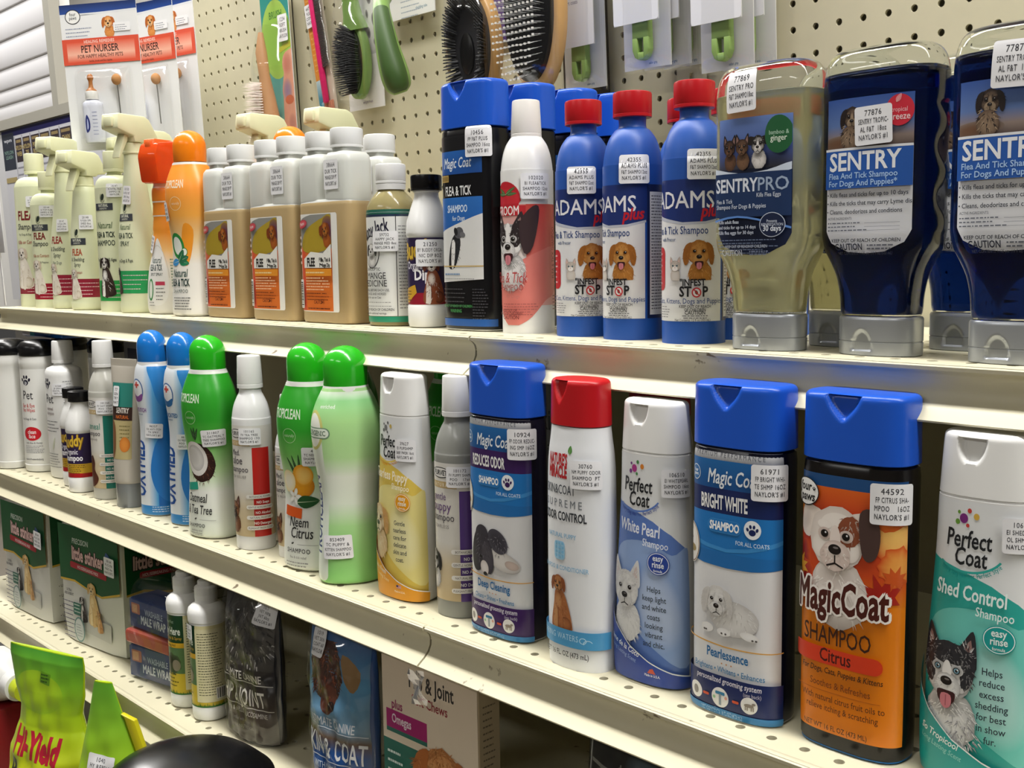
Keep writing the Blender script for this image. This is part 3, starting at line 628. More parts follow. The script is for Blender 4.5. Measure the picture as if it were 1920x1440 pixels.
# --- white waisted bottles with thumb-scoop caps
PP = [(0, 28, 16), (1.5, 31.5, 18.5), (6, 33.3, 19.6), (30, 34.2, 20.2), (60, 34, 20), (90, 33, 19.4), (120, 31.2, 18.4), (145, 29.8, 17.6), (165, 29.2, 17.3), (178, 29, 17.2)]
def perfect(label, x, y, main, dark, light, name, sub, scent, pic, copy, stick, tagc, sp, g=None):
    t = thing('shampoo_bottle', label, 'shampoo bottle', GB, 'M', x, y)
    shell('body', PP, 2.5, WHITE, t, 64, 5)
    shell('neck_line', [(178, 28.6, 16.8), (179.5, 28.6, 16.8)], 2.5, WHITE, t, 48, 0)
    flip_cap(t, 179.3, 218, 28.9, 17.1, 2.5, pl('#ebebe9', .25), .93, (-5, 10, 16, 5), round_=True)
    S = Bot(PP, 2.5, 5, 60); L = Lab(S); L.clip(-42, 3, 42, 177)
    L.rect(-42, 3, 42, 177, '#e3e5e6')
    top = [(-43, 141), (-30, 139.5), (-10, 135), (12, 128), (28, 119), (43, 106)]
    L.poly(top+[(43, 3), (-43, 3)], main[0])
    L.poly([(43, 104), (43, 22), (14, 30), (-12, 52), (-30, 90), (-20, 108), (8, 112), (28, 104)], main[1], 5); L.ell(16, 62, 20, 34, main[2], 14, main[1])
    for x_, y_, r, c in ((-13, 164, 1.7, tagc[0]), (-8.5, 166.5, 3, tagc[1]), (-4.5, 171.5, 1.5, tagc[2]), (.5, 168.5, 2, tagc[3]), (-5.5, 162.5, 1.2, tagc[2]), (-12, 170, 1.1, tagc[0])): L.ell(x_, y_, r, r, c)
    L.text('Perfect', -5, 149, 11, '#1e2024', .016, .1, .92); L.text('Coat', -3, 138.2, 11, '#1e2024', .016, .1, .92)
    L.at(-6, 152, 1); L.ring(0, 0, 27, 18, 1.4, main[0], 228, 330); L.at()
    for i, ch in enumerate('Every Dog Has Its Perfect Style'):
        a = math.radians(236+i*2.9); L.text(ch, -6+30*math.cos(a), 153+22.5*math.sin(a), 2.9, dark, .01, rot=(236+i*2.9-270)*.72)
    L.text(name, -2, 117.5, 9.2, light, .02, .02, .84, rot=-3); L.text(sub, 14, 108.5, 5.8, light, .008, .02, .95, rot=-3)
    L.ell(17, 97, 9.5, 8.6, dark); L.ring(17, 97, 8.7, 7.8, .5, light); L.text('easy', 17, 99, 4.6, light, .02); L.text('rinse', 17, 94, 4.6, light, .02); L.text('formula', 17, 90.6, 2.1, light)
    pic(L)
    for i, c in enumerate(copy): L.text(c, 14, 75-i*7, 4.5, '#23303c', .008)
    L.poly([(-43, 74), (-36, 60), (-24, 43), (-8, 29), (10, 20), (28, 14), (43, 11), (43, 2), (-43, 2)], dark)
    L.poly([(-43, 75), (-36, 61), (-24, 44), (-8, 30), (10, 21), (28, 15), (43, 12), (43, 11), (28, 14), (10, 20), (-8, 29), (-24, 43), (-36, 60), (-43, 74)], '#e8ecee')
    L.text(scent, -17, 27, 4.4, light, .015, rot=-16); L.text('Long Lasting Scent', -16, 21, 3.4, sp, .005, rot=-16); flag(L, 9, 13.5, 6) if g else L.poly([(9, 12), (16, 12), (13.5, 16), (11, 15)], '#d0563a')
    L.text('Made in U.S.A.', 13, 9.5, 2, light); L.done('label', t)
    sticker(S, t, *stick, 24, 21)
    return t
def westie(L): L.clip(-41, 24, 42, 140); dog(L, -14, 72, 16.5, '#e6e5e3', '#c6c6c8', '#efefee', ears='up', ear='#dcdbda', muz='#dddcda', chest=2, fur=170, nose='#17171a'); L.clip(-42, 3, 42, 177)
def lab(L): L.clip(-41, 24, 42, 140); dog(L, -20, 77, 16, '#e8d3a4', '#c99e63', '#f0e2c2', ears='flop', ear='#cf9f5e', chest=1, fur=110); L.clip(-42, 3, 42, 177)
def husky(L): L.clip(-41, 14, 42, 140); dog(L, -13, 70, 19.5, '#e6e4e2', '#2b2b30', '#ececea', ears='up', ear='#2b2b30', chest=2, open_=1, fur=150, eye='#7ba3b5', patch=('#2f2f34', (0, .66, .74, .36), (-.66, .2, .22, .62, 8), (.66, .2, .22, .62, -8), (0, .4, .1, .3))); L.fur(-2, 34, 10, 18, 60, ['#8f8f95', '#b9b9bd', '#d9d9da'], 4, .5); L.clip(-42, 3, 42, 177)
# --- dome-capped waisted bottles
TP = [(0, 27, 20), (1.5, 31, 24), (8, 33, 26.4), (40, 31.4, 25.2), (75, 29, 23.6), (100, 29.8, 24.2), (130, 34, 27.2), (155, 36, 28.6), (171, 34.6, 27.4), (184, 30.4, 24.2), (194, 25.5, 21), (199, 23, 20)]
def tropi(label, x, y, rz, bodymat, art, stick=None, cap=GREEN, sh='M', g=GB, rim=True):
    t = thing('shampoo_bottle', label, 'shampoo bottle', g, sh, x, y, rz=rz)
    shell('body', TP, 2.2, bodymat, t, 64, 5); dome_cap(t, 200, 241, 22.6, 20, cap)
    if rim: shell('collar', [(196, 24, 20.6), (200, 22.8, 20.2), (201, 22.6, 20)], 2, WHITE, t, 48, 0)
    S = Bot(TP, 2.2, 5, 100); L = Lab(S); art(L); L.done('label', t)
    if stick: sticker(S, t, *stick)
    return t
def tropi_head(L, c='#dff0d8'): L.text('TROPICLEAN', -6, 163, 10.5, c, .018, 0, .52, track=.95); L.ring(-2, 145, 7.5, 7.5, .6, '#a9d99a'); L.text('naturally', -2, 143.8, 3.4, '#c4e6b8', 0, .2, .9)
def oatmeal_art(L):
    L.clip(-90, 3, 90, 196); L.grad(-95, 2, 95, 197, [(0, '#dfe6d8'), (.28, '#e6e8e0'), (.42, '#b9dba0'), (.6, '#5cb648'), (.72, '#2f9f2a'), (1, '#2a9824')]); tropi_head(L)
    L.ell(6, 92, 20, 24, '#3b211a', 20, '#2a1713', jit=.02); L.fur(8, 86, 17, 20, 90, ['#5a3628', '#24130f', '#6d4433'], 5, .5); L.ell(0, 96, 17, 21, '#f2f0ec', 18, '#dedad6'); L.ell(0, 97, 12.5, 16, '#e0dedb', 18, '#bfbcba'); L.ell(-2, 98, 9, 12, '#cfcdca', 18, '#d8d6d3')
    for a in (-18, 0, 16): leaf(L, 2, 118, 16, 3, 90+a, '#1f4a22')
    L.rect(-18, 58, 2, 67, '#23977f', 1, 8); L.text('Oatmeal', -1, 44, 11, '#2c2c2c', .008, .18, .72); L.text('& Tea Tree', 1, 30, 11, '#2c2c2c', .008, .18, .66); leaf(L, -4, 23, 4, 2, 30, '#333333'); L.rect(4, 23, 24, 23.4, '#8a8a88'); L.text('SHAMPOO', -2, 14, 4.6, '#333333', .012, 0, .95, track=1.2); L.text('soothing relief', -1, 9, 2.6, '#8d8d8a'); L.fine(-14, 6.4, 14, 2, 2.2, '#8d8d8a', .8)
def neem_art(L):
    L.clip(-90, 3, 90, 196); L.grad(-95, 2, 95, 197, [(0, '#e0e4dc'), (.36, '#e8e9e4'), (.5, '#c2deac'), (.62, '#74bf5c'), (.76, '#30a22c'), (1, '#2a9824')]); tropi_head(L)
    for a in (-6, 8, 20): leaf(L, 8, 92, 34, 3.4, 98+a, '#1f4f24')
    L.ell(5, 92, 18, 14, '#e8a01c', 0, '#d07f10'); L.ell(10, 103, 12, 12, '#f0b13a', 20, '#e39a1e'); L.ell(11, 103, 9.5, 9.5, '#f6cc70', 20, '#f0b040'); L.ell(-9, 96, 10, 12, '#f7f1dc', 0, '#f0dca0')
    for k in range(5): L.ell(-1+5*math.cos(k*1.256), 80+5*math.sin(k*1.256), 4.5, 2.4, '#f5f4ee', k*72, '#dcdccf')
    leaf(L, 2, 74, 26, 13, 6, '#1f5228'); L.rect(-16, 58, 8, 69, '#dd5a1c', 1, -6); L.text('Neem', 3, 48, 11, '#2c2c2c', .008, .18, .8); L.text('Citrus', 6, 36, 12, '#2c2c2c', .008, .18, .8); leaf(L, -6, 29, 4, 2, 30, '#333333'); L.rect(2, 29, 24, 29.4, '#8a8a88'); L.text('SHAMPOO', 2, 20, 5, '#333333', .012, 0, .95, track=1.2); L.text('flea & tick relief', 2, 14, 2.8, '#8d8d8a'); L.fine(-14, 9, 16, 2, 3.4, '#77777a', 1)
def green_art(L):
    L.clip(-95, 3, 95, 196); L.grad(-98, 2, 98, 197, [(0, '#8ccf74'), (.1, '#8fcc78'), (.3, '#a8d890'), (.42, '#dfe9d8'), (.56, '#e6ece0'), (.66, '#b4dd9c'), (.85, '#a8d88e'), (.95, '#8ccb86'), (1, '#dfe8da')])
    L.rect(-60, 4, -26, 152, '#dfe8da', 6); L.text('TROPICLEAN', -36, 70, 14, '#1d3c78', .03, 0, .9, rot=90); L.text('enriched', -22, 180, 4, '#e8f4e2', .012)
    L.ell(-36, 158, 12, 20, '#c9c878'); L.ell(-36, 158, 9.5, 17, '#e9ece0'); L.rect(-52, 150, -18, 161, '#6d8f72', 5); L.rect(-51, 151, -19, 160, '#dfe8da', 4.5); L.text('ALLERGENIC', -35, 153, 5.2, '#4a6a52', .02, 0, .8)
# --- slim blue and white bottles
OP = [(0, 20, 16), (1.5, 23, 18.4), (8, 24.4, 19.6), (60, 23.4, 18.8), (95, 21, 17.4), (115, 20.4, 17), (135, 21.6, 17.8), (160, 25, 20), (175, 25.6, 20.4), (190, 23.4, 19), (198, 20, 17)]
def oxy(label, x, y, word, acc, stick):
    t = thing('shampoo_bottle', label, 'shampoo bottle', GB, 'M', x, y, rz=18)
    shell('body', OP, 2.2, pl('#dfe4ea', .3), t, 56, 5); dome_cap(t, 199, 241, 20, 17.4, pl('#1673c8', .22, coat=.3)); shell('collar', [(196, 21, 17.6), (200.5, 20, 17.3)], 2, WHITE, t, 48, 0)
    S = Bot(OP, 2.2, 5, 100); L = Lab(S); L.clip(-62, 2, 62, 195)
    L.grad(-64, 2, 64, 196, [(0, '#dfe4ea'), (.33, '#dfe4ea'), (.52, '#dfe6ee'), (.6, '#5aa6dc'), (.72, '#1b74c4'), (1, '#1560b0')], True)
    L.grad(14, 2, 64, 40, [(0, '#1560b0'), (1, '#1b74c4')]); L.rect(-64, 2, 64, 14, '#2a84cc')
    L.poly([(8, 196), (30, 190), (44, 165), (30, 140), (18, 150), (12, 175)], '#2f86d0', 5); L.poly([(6, 60), (14, 30), (30, 20), (40, 60), (26, 100), (14, 96)], '#2a7ac8', 5)
    L.text('OXYMED', -3, 62, 20, '#1f4f9c', .03, 0, .8, rot=90); L.ell(-8, 164, 10, 15, '#4a6fa8'); L.ell(-8, 164, 8.6, 13.4, '#eef1f6'); L.poly([(-16, 160), (-8, 156), (0, 160), (-1, 152), (-8, 149), (-15, 152)], acc, 4); L.rect(-9.4, 167, -6.6, 175, '#d2504a'); L.rect(-12, 169.6, -4, 172.4, '#d2504a')
    L.text(word, -8, 136, 5.4, acc, .02, 0, .8); L.text('treatment', -8, 132, 2.4, '#6a86a8'); L.fine(6, 12, 26, 3, 3, '#cfe2f2', .9); L.done('label', t); sticker(S, t, *stick)
    return t
# --- round-shouldered bottles with plain white caps
FP = [(0, 19, 17), (1.5, 22, 19.6), (6, 23, 20.6), (60, 23, 20.6), (140, 23, 20.6), (152, 22.4, 20), (164, 20, 18), (174, 15.4, 14.6), (179, 12.5, 12.5), (184, 12, 12)]
def furvet(label, x, y, bodym, band, l1, l2, l3, l4, pic, stick, sc=1.0, capm=None, cy=0, title='#3c3440', rz=0, base='#c9b48c'):
    P = [(z*sc, a*sc, b*sc) for z, a, b in FP]
    t = thing('shampoo_bottle', label, 'shampoo bottle', GB, 'M', x, y, rz=rz)
    shell('body', P, 2.1, bodym, t, 56, 5); screw_cap(t, 184*sc, 221*sc, 14.3*sc, capm or WHITE, False, .93, rr=1.5)
    S = Bot(P, 2.1, 5, 70*sc); L = Lab(S); k = sc
    L.clip(-48*k, 16*k, 48*k, 143*k); L.rect(-50, 16*k, 50, 144*k, '#d9d6cf'); L.grad(-50, 16*k, 50, 70*k, [(0, base), (.6, '#d2c2a2'), (1, '#d9d6cf')]); L.rect(-50, 120*k, 14*k, 126*k, '#c2a878'); L.text('NATURAL', -4*k, 121.3*k, 3.4*k, '#efe6d2', .01, track=1.6)
    L.ell(-4*k, 134*k, 13*k, 5*k, '#2b2b30'); L.ell(-4*k, 134*k, 12*k, 4.2*k, '#e2e0dc'); L.text('FURVET', -4*k, 131.8*k, 4.6*k, '#2b2b30', .03)
    L.rect(16*k, 16*k, 36*k, 118*k, band); L.text(l1, -6*k, 109*k, 7*k, title, .004, 0, .95); L.text(l2, -4*k, 99*k, 9*k, title, .004); L.text(l3, -3*k, 90*k, 7*k, '#4a444c', .004); L.text(l4, -4*k, 83*k, 3.2*k, '#7d7672', .004, track=1.3)
    pic(L, k)
    for i, c in enumerate(('BOTANICAL POWER', 'GENTLE NON-IRRITANT', 'NATURAL MOISTURE', 'PLEASANT FRESH SCENT')):
        y = (60-i*12)*k; L.rect(8*k, y, 38*k, y+4.6*k, '#e6e3dc', 2.2*k); L.text(c, 23*k, y+1.2*k, 2.2*k, '#5a5450', .006)
        L.text('NO '+('Soaps', 'Alcohol', 'Detergent', '')[i] if i < 3 else '', 26*k, y-5.5*k, 3*k, '#f0eeea', .02)
    L.done('label', t); sticker(S, t, *stick, w=24*k, h=19*k)
    return t
NM = [(0, 26, 17), (1.5, 29, 19.6), (6, 30.4, 20.8), (90, 30.6, 21), (150, 30, 20.6), (170, 29, 20), (182, 27.4, 19), (190, 26.4, 18.4), (194, 26, 18)]
def natures(label):
    t = thing('shampoo_bottle', label, 'shampoo bottle', GB, 'M', .061, .035); shell('body', NM, 2.3, pl('#e4e6e9', .3, sss=.1), t, 64, 5)
    flip_cap(t, 194.5, 231, 26.6, 18.6, 2.3, RED, .97, (-7, 9, 18, 3.4)); S = Bot(NM, 2.3, 5, 90); L = Lab(S); L.clip(-40, 4, 40, 190)
    L.text("NATURE'S", -8, 164, 9, '#b8242c', .04, 0, .52); L.text('MIRACLE', -8, 154, 9.5, '#b8242c', .045, 0, .54); leaf(L, 6, 173, 7, 4, 80, '#4f8a3c')
    L.text('SKIN&COAT', -6, 141, 7.6, '#4b4f56', .006, 0, .75); L.text('SUPREME', -3, 130.5, 6.4, '#70757c', 0, 0, 1.05, track=1.5); L.text('ODOR CONTROL', -2, 120, 7.2, '#2f3238', .022, 0, .72)
    L.text('NATURAL PUPPY', -4, 106, 3.8, '#7fb2d2', .008); L.rect(-11, 88, 1, 103, '#9ccbe6', 3); [L.rect(-9.5+3.6*i, 90+j*3.4, -7.5+3.6*i, 92+j*3.4, '#7db9dc') for i in range(3) for j in range(4)]; L.text('SHAMPOO & CONDITIONER', -3, 80, 3.8, '#7fb2d2', .008, 0, .95)
    sitting(L, -5, 50, 12, '#a8683c', '#7c4526', '#c08a58', ear='#8a4c2a')
    L.rect(-40, 19, 40, 33, '#4a97c8'); L.text('SPRING WATERS', -6, 24.5, 5, '#b9dcf0', 0, 0, .9, track=1.1); L.ring(18, 26, 2.6, 2.2, .6, '#b9dcf0'); L.ring(22, 24, 3.4, 2.6, .6, '#b9dcf0', 20, 200); L.text('NET 16 FL. OZ (473 mL)', 0, 11, 4.4, '#3d4148', .016, 0, .9)
    L.done('label', t); sticker(S, t, 21, 158, "30760|NM PUPPY ODOR|SHAMPOO  PT|NAYLOR'S #1", 0, 25, 22)
    return t
def shep(L, k): dog(L, -12*k, 46*k, 11*k, '#8a5a3a', '#2a1c18', '#b98860', ears='up', ear='#4a2c20', muz='#2b1d18', fur=60)
def collie(L, k): dog(L, -16*k, 52*k, 11*k, '#1c1c20', '#101014', '#e6e4e2', ears='flop', chest=2, blaze='#e6e4e2', fur=50)
def horse(L, k): L.at(-4*k, 46*k, 10*k); L.poly([(-1.2, -2.8), (.2, -2.6), (.9, -1.6), (.2, -.4), (.3, .6), (-.2, 1.6), (-1, .9), (-1.5, -.4)], '#5a3020', 4); L.ell(-.4, .9, .5, .6, '#4a2418'); L.at()
# --- build the row, left to right
PETP = [(0, 24, 24), (1.5, 28, 28), (6, 29.4, 29.4), (12, 30, 30), (12.6, 29, 29), (20, 29.3, 29.3), (150, 29.3, 29.3), (166, 29.3, 29.3), (168, 30, 30), (176, 30.4, 30.4), (184, 29, 29), (185, 27.5, 27.5)]
def wipes(label, x, y, full=True, sh='M'):
    t = thing('wipes_canister', label, 'wipes canister', GB, sh, x, y, rz=22); shell('body', PETP, 2, pl('#e2e2de', .3), t, 56, 0)
    shell('lid', [(184.5, 30.2, 30.2), (186, 31, 31), (199, 31, 31), (201, 29.5, 29.5), (203, 28, 28), (206, 25, 25), (208.5, 18, 18), (209.5, 8, 8)], 2, BLACK, t, 56, 0)
    if full:
        S = Bot(PETP, 2, 0); L = Lab(S); L.clip(-50, 13, 50, 165); L.rect(-36, 14, 38, 164, '#e2e2de')
        paw(L, 0, 146, 9.5, '#1c1c30'); L.text('jp', .5, 140.5, 6, '#dcdce0', .02); L.text('Pet', 2, 117, 14, '#3a3a40', .004, 0, .95); L.text('Ear & Eye', 2, 104, 6, '#c85a5a', .012, 0, .9); L.text('Pet Wipes', 2, 97, 5.6, '#c85a5a', .012, 0, .9); L.text('For Dogs & Cats', 2, 84, 3.4, '#66666a')
        L.ell(6, 62, 15, 11, '#c8202c'); L.text('clean', 6, 62, 6.5, '#f0dede', .02, .1); L.text('face', 6, 55, 6.5, '#f0dede', .02, .1); L.text('with Aloe & Honey', 8, 46, 3.2, '#77777a'); L.fine(-8, 42, 26, 5, 2.6, '#8d8d90', .9); L.text('made in Fredericksburg', 6, 20, 3, '#555558'); L.done('label', t)
    return t
wipes('black-lidded white canister cut off by the left edge of the picture', -1.205, .034, False)
w0 = wipes('black-lidded wipes canister with a red oval on its label', -1.139, .058)
o = dup(w0, 'black-lidded canister behind the one with the red oval, lid just showing', GB, ('label',)); place(o, 'M', -1.105, .155, 10)
o = dup(w0, 'black-lidded canister at the back of the middle shelf near the left edge', GB, ('label',)); place(o, 'M', -1.21, .135, 0)
JP = [(0, 26, 21), (1.5, 29, 23.4), (6, 30.6, 24.6), (60, 31, 25), (158, 31, 25), (164, 30.4, 24.6), (169, 27, 22), (172, 18, 16), (174, 13, 13), (178, 12.6, 12.6)]
def jp():
    t = thing('shampoo_bottle', 'white bottle with a black paw print and plain white cap', 'shampoo bottle', GB, 'M', -1.053, .062, rz=6); shell('body', JP, 2.2, WHITE, t, 56, 0); screw_cap(t, 177, 211, 16, WHITE, False, .93)
    S = Bot(JP, 2.2, 0); L = Lab(S); paw(L, -4, 146, 9.5, '#1c1c30'); L.text('jp', -3.5, 140, 6, '#dcdce0', .02); L.text('Pet', 0, 117, 14, '#3a3a40', .004); L.text('oatmeal', 0, 106, 5, '#8a7a7a'); L.text('shampoo', 0, 99, 5, '#8a7a7a'); L.fine(-14, 88, 18, 4, 5, '#55555a', 1.2); L.fine(-12, 38, 20, 6, 4, '#77777c', 1); leaf(L, 2, 44, 22, 4, 70, '#c9cdbb')
    L.fine(28, 150, 44, 22, 4, '#9a9a9e', 1); L.done('label', t); sticker(S, t, 22, 138, "41344|JP SMPOO|DOATML  16O|NAYLOR'S", 0, 22, 18)
jp()
BP = [(0, 17, 17), (1.2, 20.4, 20.4), (5, 21.6, 21.6), (22, 21.8, 21.8), (23, 21.2, 21.2), (24, 21, 21), (92, 21, 21), (93, 21.8, 21.8), (97, 22, 22), (108, 21, 21), (122, 16.5, 16.5), (133, 12.6, 12.6), (137, 12.4, 12.4), (138, 13.6, 13.6), (140, 13.6, 13.6)]
def buddy(label, sh, x, y, sc, kind, rz, stick, g):
    P = [(z*sc, a*sc, b*sc) for z, a, b in BP]; k = sc
    t = thing('dip_bottle' if kind == 'dip' else 'shampoo_bottle', label, 'bottle', g, sh, x, y, rz=rz); shell('body', P, 2, pl('#e4e4e2', .22), t, 56, 0); screw_cap(t, 139*k, 155*k, 16*k, BLACK, True)
    S = Bot(P, 2, 0, 50*k); L = Lab(S); L.clip(-56*k, 24*k, 40*k, 91.5*k); L.rect(-60, 20, 60, 95*k, '#2a1c44')
    L.poly([(-60, 24*k), (42*k, 24*k), (42*k, 30*k), (10*k, 36*k), (-60, 34*k)], '#8c1428')
    L.text('Buddy', -2*k, 71*k, 17*k, '#7a5a1c', .05, .25, .8, rot=8); L.text('Buddy', -2.6*k, 71.8*k, 17*k, '#d8b33a', .03, .25, .8, rot=8)
    L.text('Organic', -4*k, 60*k, 8*k, '#dcd9e4', .02, 0, .85)
    if kind == 'dip':
        L.text('Dip', 4*k, 49*k, 11*k, '#f0eef4', .03); L.poly([(-40*k, 34*k), (-4*k, 44*k), (-2*k, 36*k), (-14*k, 26*k), (-40*k, 25*k)], '#c89a2c'); L.fine(-30*k, 37*k, -8*k, 4, 3*k, '#4a3010', 1)
        sitting(L, 15*k, 45*k, 12*k, '#8a4a30', '#4a2420', '#e6dcd6', ear='#6a3424', blaze='#e8e2de')
    else:
        L.text('Shampoo', -2*k, 50*k, 9*k, '#f0eef4', .03, 0, .9); L.rect(-60, 30*k, 44*k, 45*k, '#c8a02c'); L.fine(-26*k, 42*k, 20*k, 5, 2.8*k, '#4a3410', 1*k); L.rect(-60, 23*k, 44*k, 30.5*k, '#a8181e')
    L.done('label', t)
    if stick: sticker(S, t, *stick)
    return t
buddy('small black-capped shampoo bottle, the one further back on the middle shelf', 'M', -.978, .045, .94, 'sh', 30, (14, 38, '45|LIQ|NAY', 0, 13, 17), 'small black-capped shampoo bottles')
buddy('small black-capped shampoo bottle, the front one with the yellow band', 'M', -.925, .032, .94, 'sh', 30, None, 'small black-capped shampoo bottles')
CLEARW = mat('milky_clear', '#d3d2c9', .3, trans=.25, sss=.3)
furvet('small bottle with a teal stripe and white cap behind the cloudy tube', -.853, .04, CLEARW, '#1d7466', '', 'oatmeal', 'shampoo', 'SHAMPOO', horse, (20, 130, '101166|FV OAT SHAM-|POO  17oz|NAYLOR\'S #1'), 1.0, rz=12, title='#3a8a78')
def tube():
    t = thing('lotion_tube', 'cloudy upside-down tube standing on a clear cap', 'tube', GB, 'M', -.777, .036, rz=15)
    P = [(33, 19.5, 17), (36, 21, 18.5), (60, 21.5, 17.5), (110, 23, 13), (160, 25, 7), (188, 26, 2.5), (189, 26, 1.6), (200, 26, 1.5)]
    shell('body', P, 2.1, mat('cloudy_gel', '#cfc8bb', .3, trans=.2, sss=.3), t, 56, 4); shell('cap', [(0, 18.5, 16.5), (1, 19.5, 17.2), (33, 19.5, 17.2), (33.5, 18, 16)], 2.1, mat('grey_clear_cap', '#a9adb0', .15, trans=.45, ior=1.3), t, 48, 0)
    S = Bot(P, 2.1, 4, 90); L = Lab(S); L.clip(-17, 66, 20, 172); L.rect(-18, 66, 22, 158, '#b7a878', 5); L.rect(-18, 128, 22, 168, '#2f8478'); L.rect(-18, 118, 22, 136, '#3a2620'); L.text('SENTRY', 4, 128, 7, '#e8e2da', .03, 0, .8); L.text('NATURAL', 4, 120.5, 4.5, '#d8702c', .02); L.fine(0, 110, 18, 5, 5, '#7a7040', 1.2, 'C'); L.ell(10, 86, 8, 10, '#d88a3c', 0, '#c8742c'); L.poly([(-18, 115), (-8, 110), (-6, 80), (-12, 66), (-18, 66)], '#7a5030', 4); L.done('label', t); sticker(S, t, -6, 150, '77|SEN|TRY|NAY', 0, 11, 27)
tube()
oxy('slim blue and white bottle with blue dome cap, left of its twin', -.704, .042, 'ANTI ITCH', '#8a4f9e', (12, 112, "46357|OX ANTI ITCH|TX SPRY|NAYLOR'S #1", -4, 22, 19))
oxy('slim blue and white bottle with blue dome cap, next to the coconut bottle', -.625, .044, 'MEDICATED', '#2a6aa8', (14, 106, "46358|OX MED SHAM-|POO  20oz|NAYLOR'S #1", 0, 22, 19))
tg = pl('#e2e6dc', .28)
oat = tropi('green-topped bottle with a halved coconut and green dome cap', -.547, .037, 12, tg, oatmeal_art, (25, 122, "311807|TC OATMEAL T|TREE SHAMPOO|NAYLOR'S #1", 4, 25, 20))
furvet('white-capped shampoo bottle with a red stripe and shepherd dog', -.460, .042, pl('#e4e4e4', .28), '#c42620', 'Med.', 'aloe', 'shampoo', 'ITCH RELIEF', shep, (14, 131, "101165|FV TEA TREE|SHAMPOO 17O|NAYLOR'S #1"), 1.0, rz=14)
furvet('smaller red-striped bottle half hidden behind the orange-fruit bottle', -.393, .052, pl('#e4e4e4', .28), '#c42620', 'Med.', 'aloe', 'shampoo', 'ITCH RELIEF', shep, (10, 108, "101121|ALOE SHAM|POO  4oz|NAYLOR'S"), .82, rz=14)
tropi('green-topped bottle with sliced oranges and green dome cap', -.341, .042, 14, tg, neem_art, (25, 124, "46303|TC NEEM CITRUS|SHAMPOO20oz|NAYLOR'S #1", 0, 27, 20))
gb = tropi('pale green bottle with sideways blue lettering and green dome cap', -.271, .042, 64, pl('#a8d690', .25), green_art, (-16, 40, "853409|TC PUPPY &|KITTEN SHAMPOO|NAYLOR'S #1", 3, 28, 24))
perfect('yellow and white puppy bottle with a white cap', -.183, .048, ('#e3c75a', '#e9dc8e', '#efe8b4'), '#e39a18', '#f6f0d8', 'Tearless Puppy', 'Shampoo', 'Baby Fresh', lab, ['Gentle', 'tearless', 'care for', 'delicate', 'skin and', 'coat.'], (22, 147, "39627|EI PUPSHMP|BABY PWDR 16oz|NAYLOR'S #1", 0), ('#5c5c60', '#7c7c80', '#5c5c60', '#c8b060'), '#f6e4b0', 1)
furvet('grey clear-topped puppy bottle with a purple stripe', -.107, .05, mat('grey_gel', '#a9aaa4', .2, trans=.3, sss=.2), '#5b3f86', 'gentle', 'puppy', 'shampoo', 'TEARLESS', collie, (17, 131, "101172|FV PUPPY SHAM-|POO    17oz|NAYLOR'S #1"), 1.0, rz=6, title='#6a4a7e')
odor()
nm = natures('white bottle with a red flip cap and small brown puppy')
perfect('periwinkle and white bottle with a white terrier and white cap', .125, .050, ('#5f7fc4', '#93aedd', '#c3d2ec'), '#2c479c', '#eef2fa', 'White Pearl', 'Shampoo', 'Crème de la Coco', westie, ['Helps', 'keep light', 'and white', 'coats', 'looking', 'vibrant', 'and chic.'], (33, 158, "106510|EI WHITEPEARL|SHMPOO 16oz|NAYLOR'S #1", 0), ('#7a3a8a', '#b03a8a', '#4a8a4a', '#d8822c'), '#9ab0e0')
bright(); citrus()
perfect('teal and white bottle with a husky, cut off by the right edge', .374, .060, ('#2fa79c', '#6cc9bd', '#b4e0da'), '#1b9a96', '#eaf6f4', 'Shed Control', 'Shampoo', 'So Tropicool', husky, ['Helps', 'reduce', 'excess', 'shedding', 'for best', 'in show', 'fur.'], (30, 160, "106511|EI SHED CON|OL SHMP 16oz|NAYLOR'S #1", 0), ('#6a9a3a', '#7a2a7a', '#c8403a', '#d8b04a'), '#8fd4cc')
# second row, in the shade behind
GR = 'second-row bottles on the middle shelf'
for (src, x, y, txt) in [(oat, -.42, .15, 'green dome-capped bottle in the shade behind the red-striped bottles'), (oat, -.235, .155, 'green dome-capped bottle in the shade behind the pale green bottle'), (oat, -.155, .16, 'green dome-capped bottle in the shade behind the yellow puppy bottle'),
                         (nm, .075, .115, 'red-capped white bottle in the shade behind the one with the brown puppy')]:
    o = dup(src, txt, GR, ('price_sticker',)); place(o, 'M', x, y, 10)
dk = thing('carton', 'grey carton in the shade behind the purple-striped puppy bottle', 'box', None, 'M', -.075, .15); MB().box(-30, -18, 0, 30, 18, 214, 1).out('carton_body', mat('grey_card', '#8f8f90', .6), dk)
L = Lab(Flat(18)); L.text('skin', 0, 165, 20, '#2a2a2e'); L.text('relief', 0, 140, 12, '#3a3a40'); L.done('front_print', dk)
for i, (x, y, w, h, c, txt) in enumerate([(-.93, .20, 60, 205, '#9a9aa0', 'tall grey carton standing behind the teal-striped bottle'), (-.82, .20, 40, 215, '#77777f', 'narrow dark grey carton behind the cloudy tube'), (-1.03, .19, 70, 214, '#8d8e98', 'wide pale grey carton behind the paw-print bottle')]):
    t = thing('carton', txt, 'box', None, 'M', x, y); MB().box(-w/2, -25, 0, w/2, 25, h, 1).out('carton_body', mat('card_%d' % i, c, .6), t); L = Lab(Flat(25)); L.rect(-w*.3, h*.3, w*.3, h*.75, '#c9c9d0'); L.rect(-w*.3, h*.82, w*.3, h*.9, '#3a3a52'); L.done('front_print', t)
t = thing('wipes_pack', 'blue and white soft pack lying on the black lids under the top shelf', 'pack', None, 'M', -1.155, .105, .2105, rz=8)
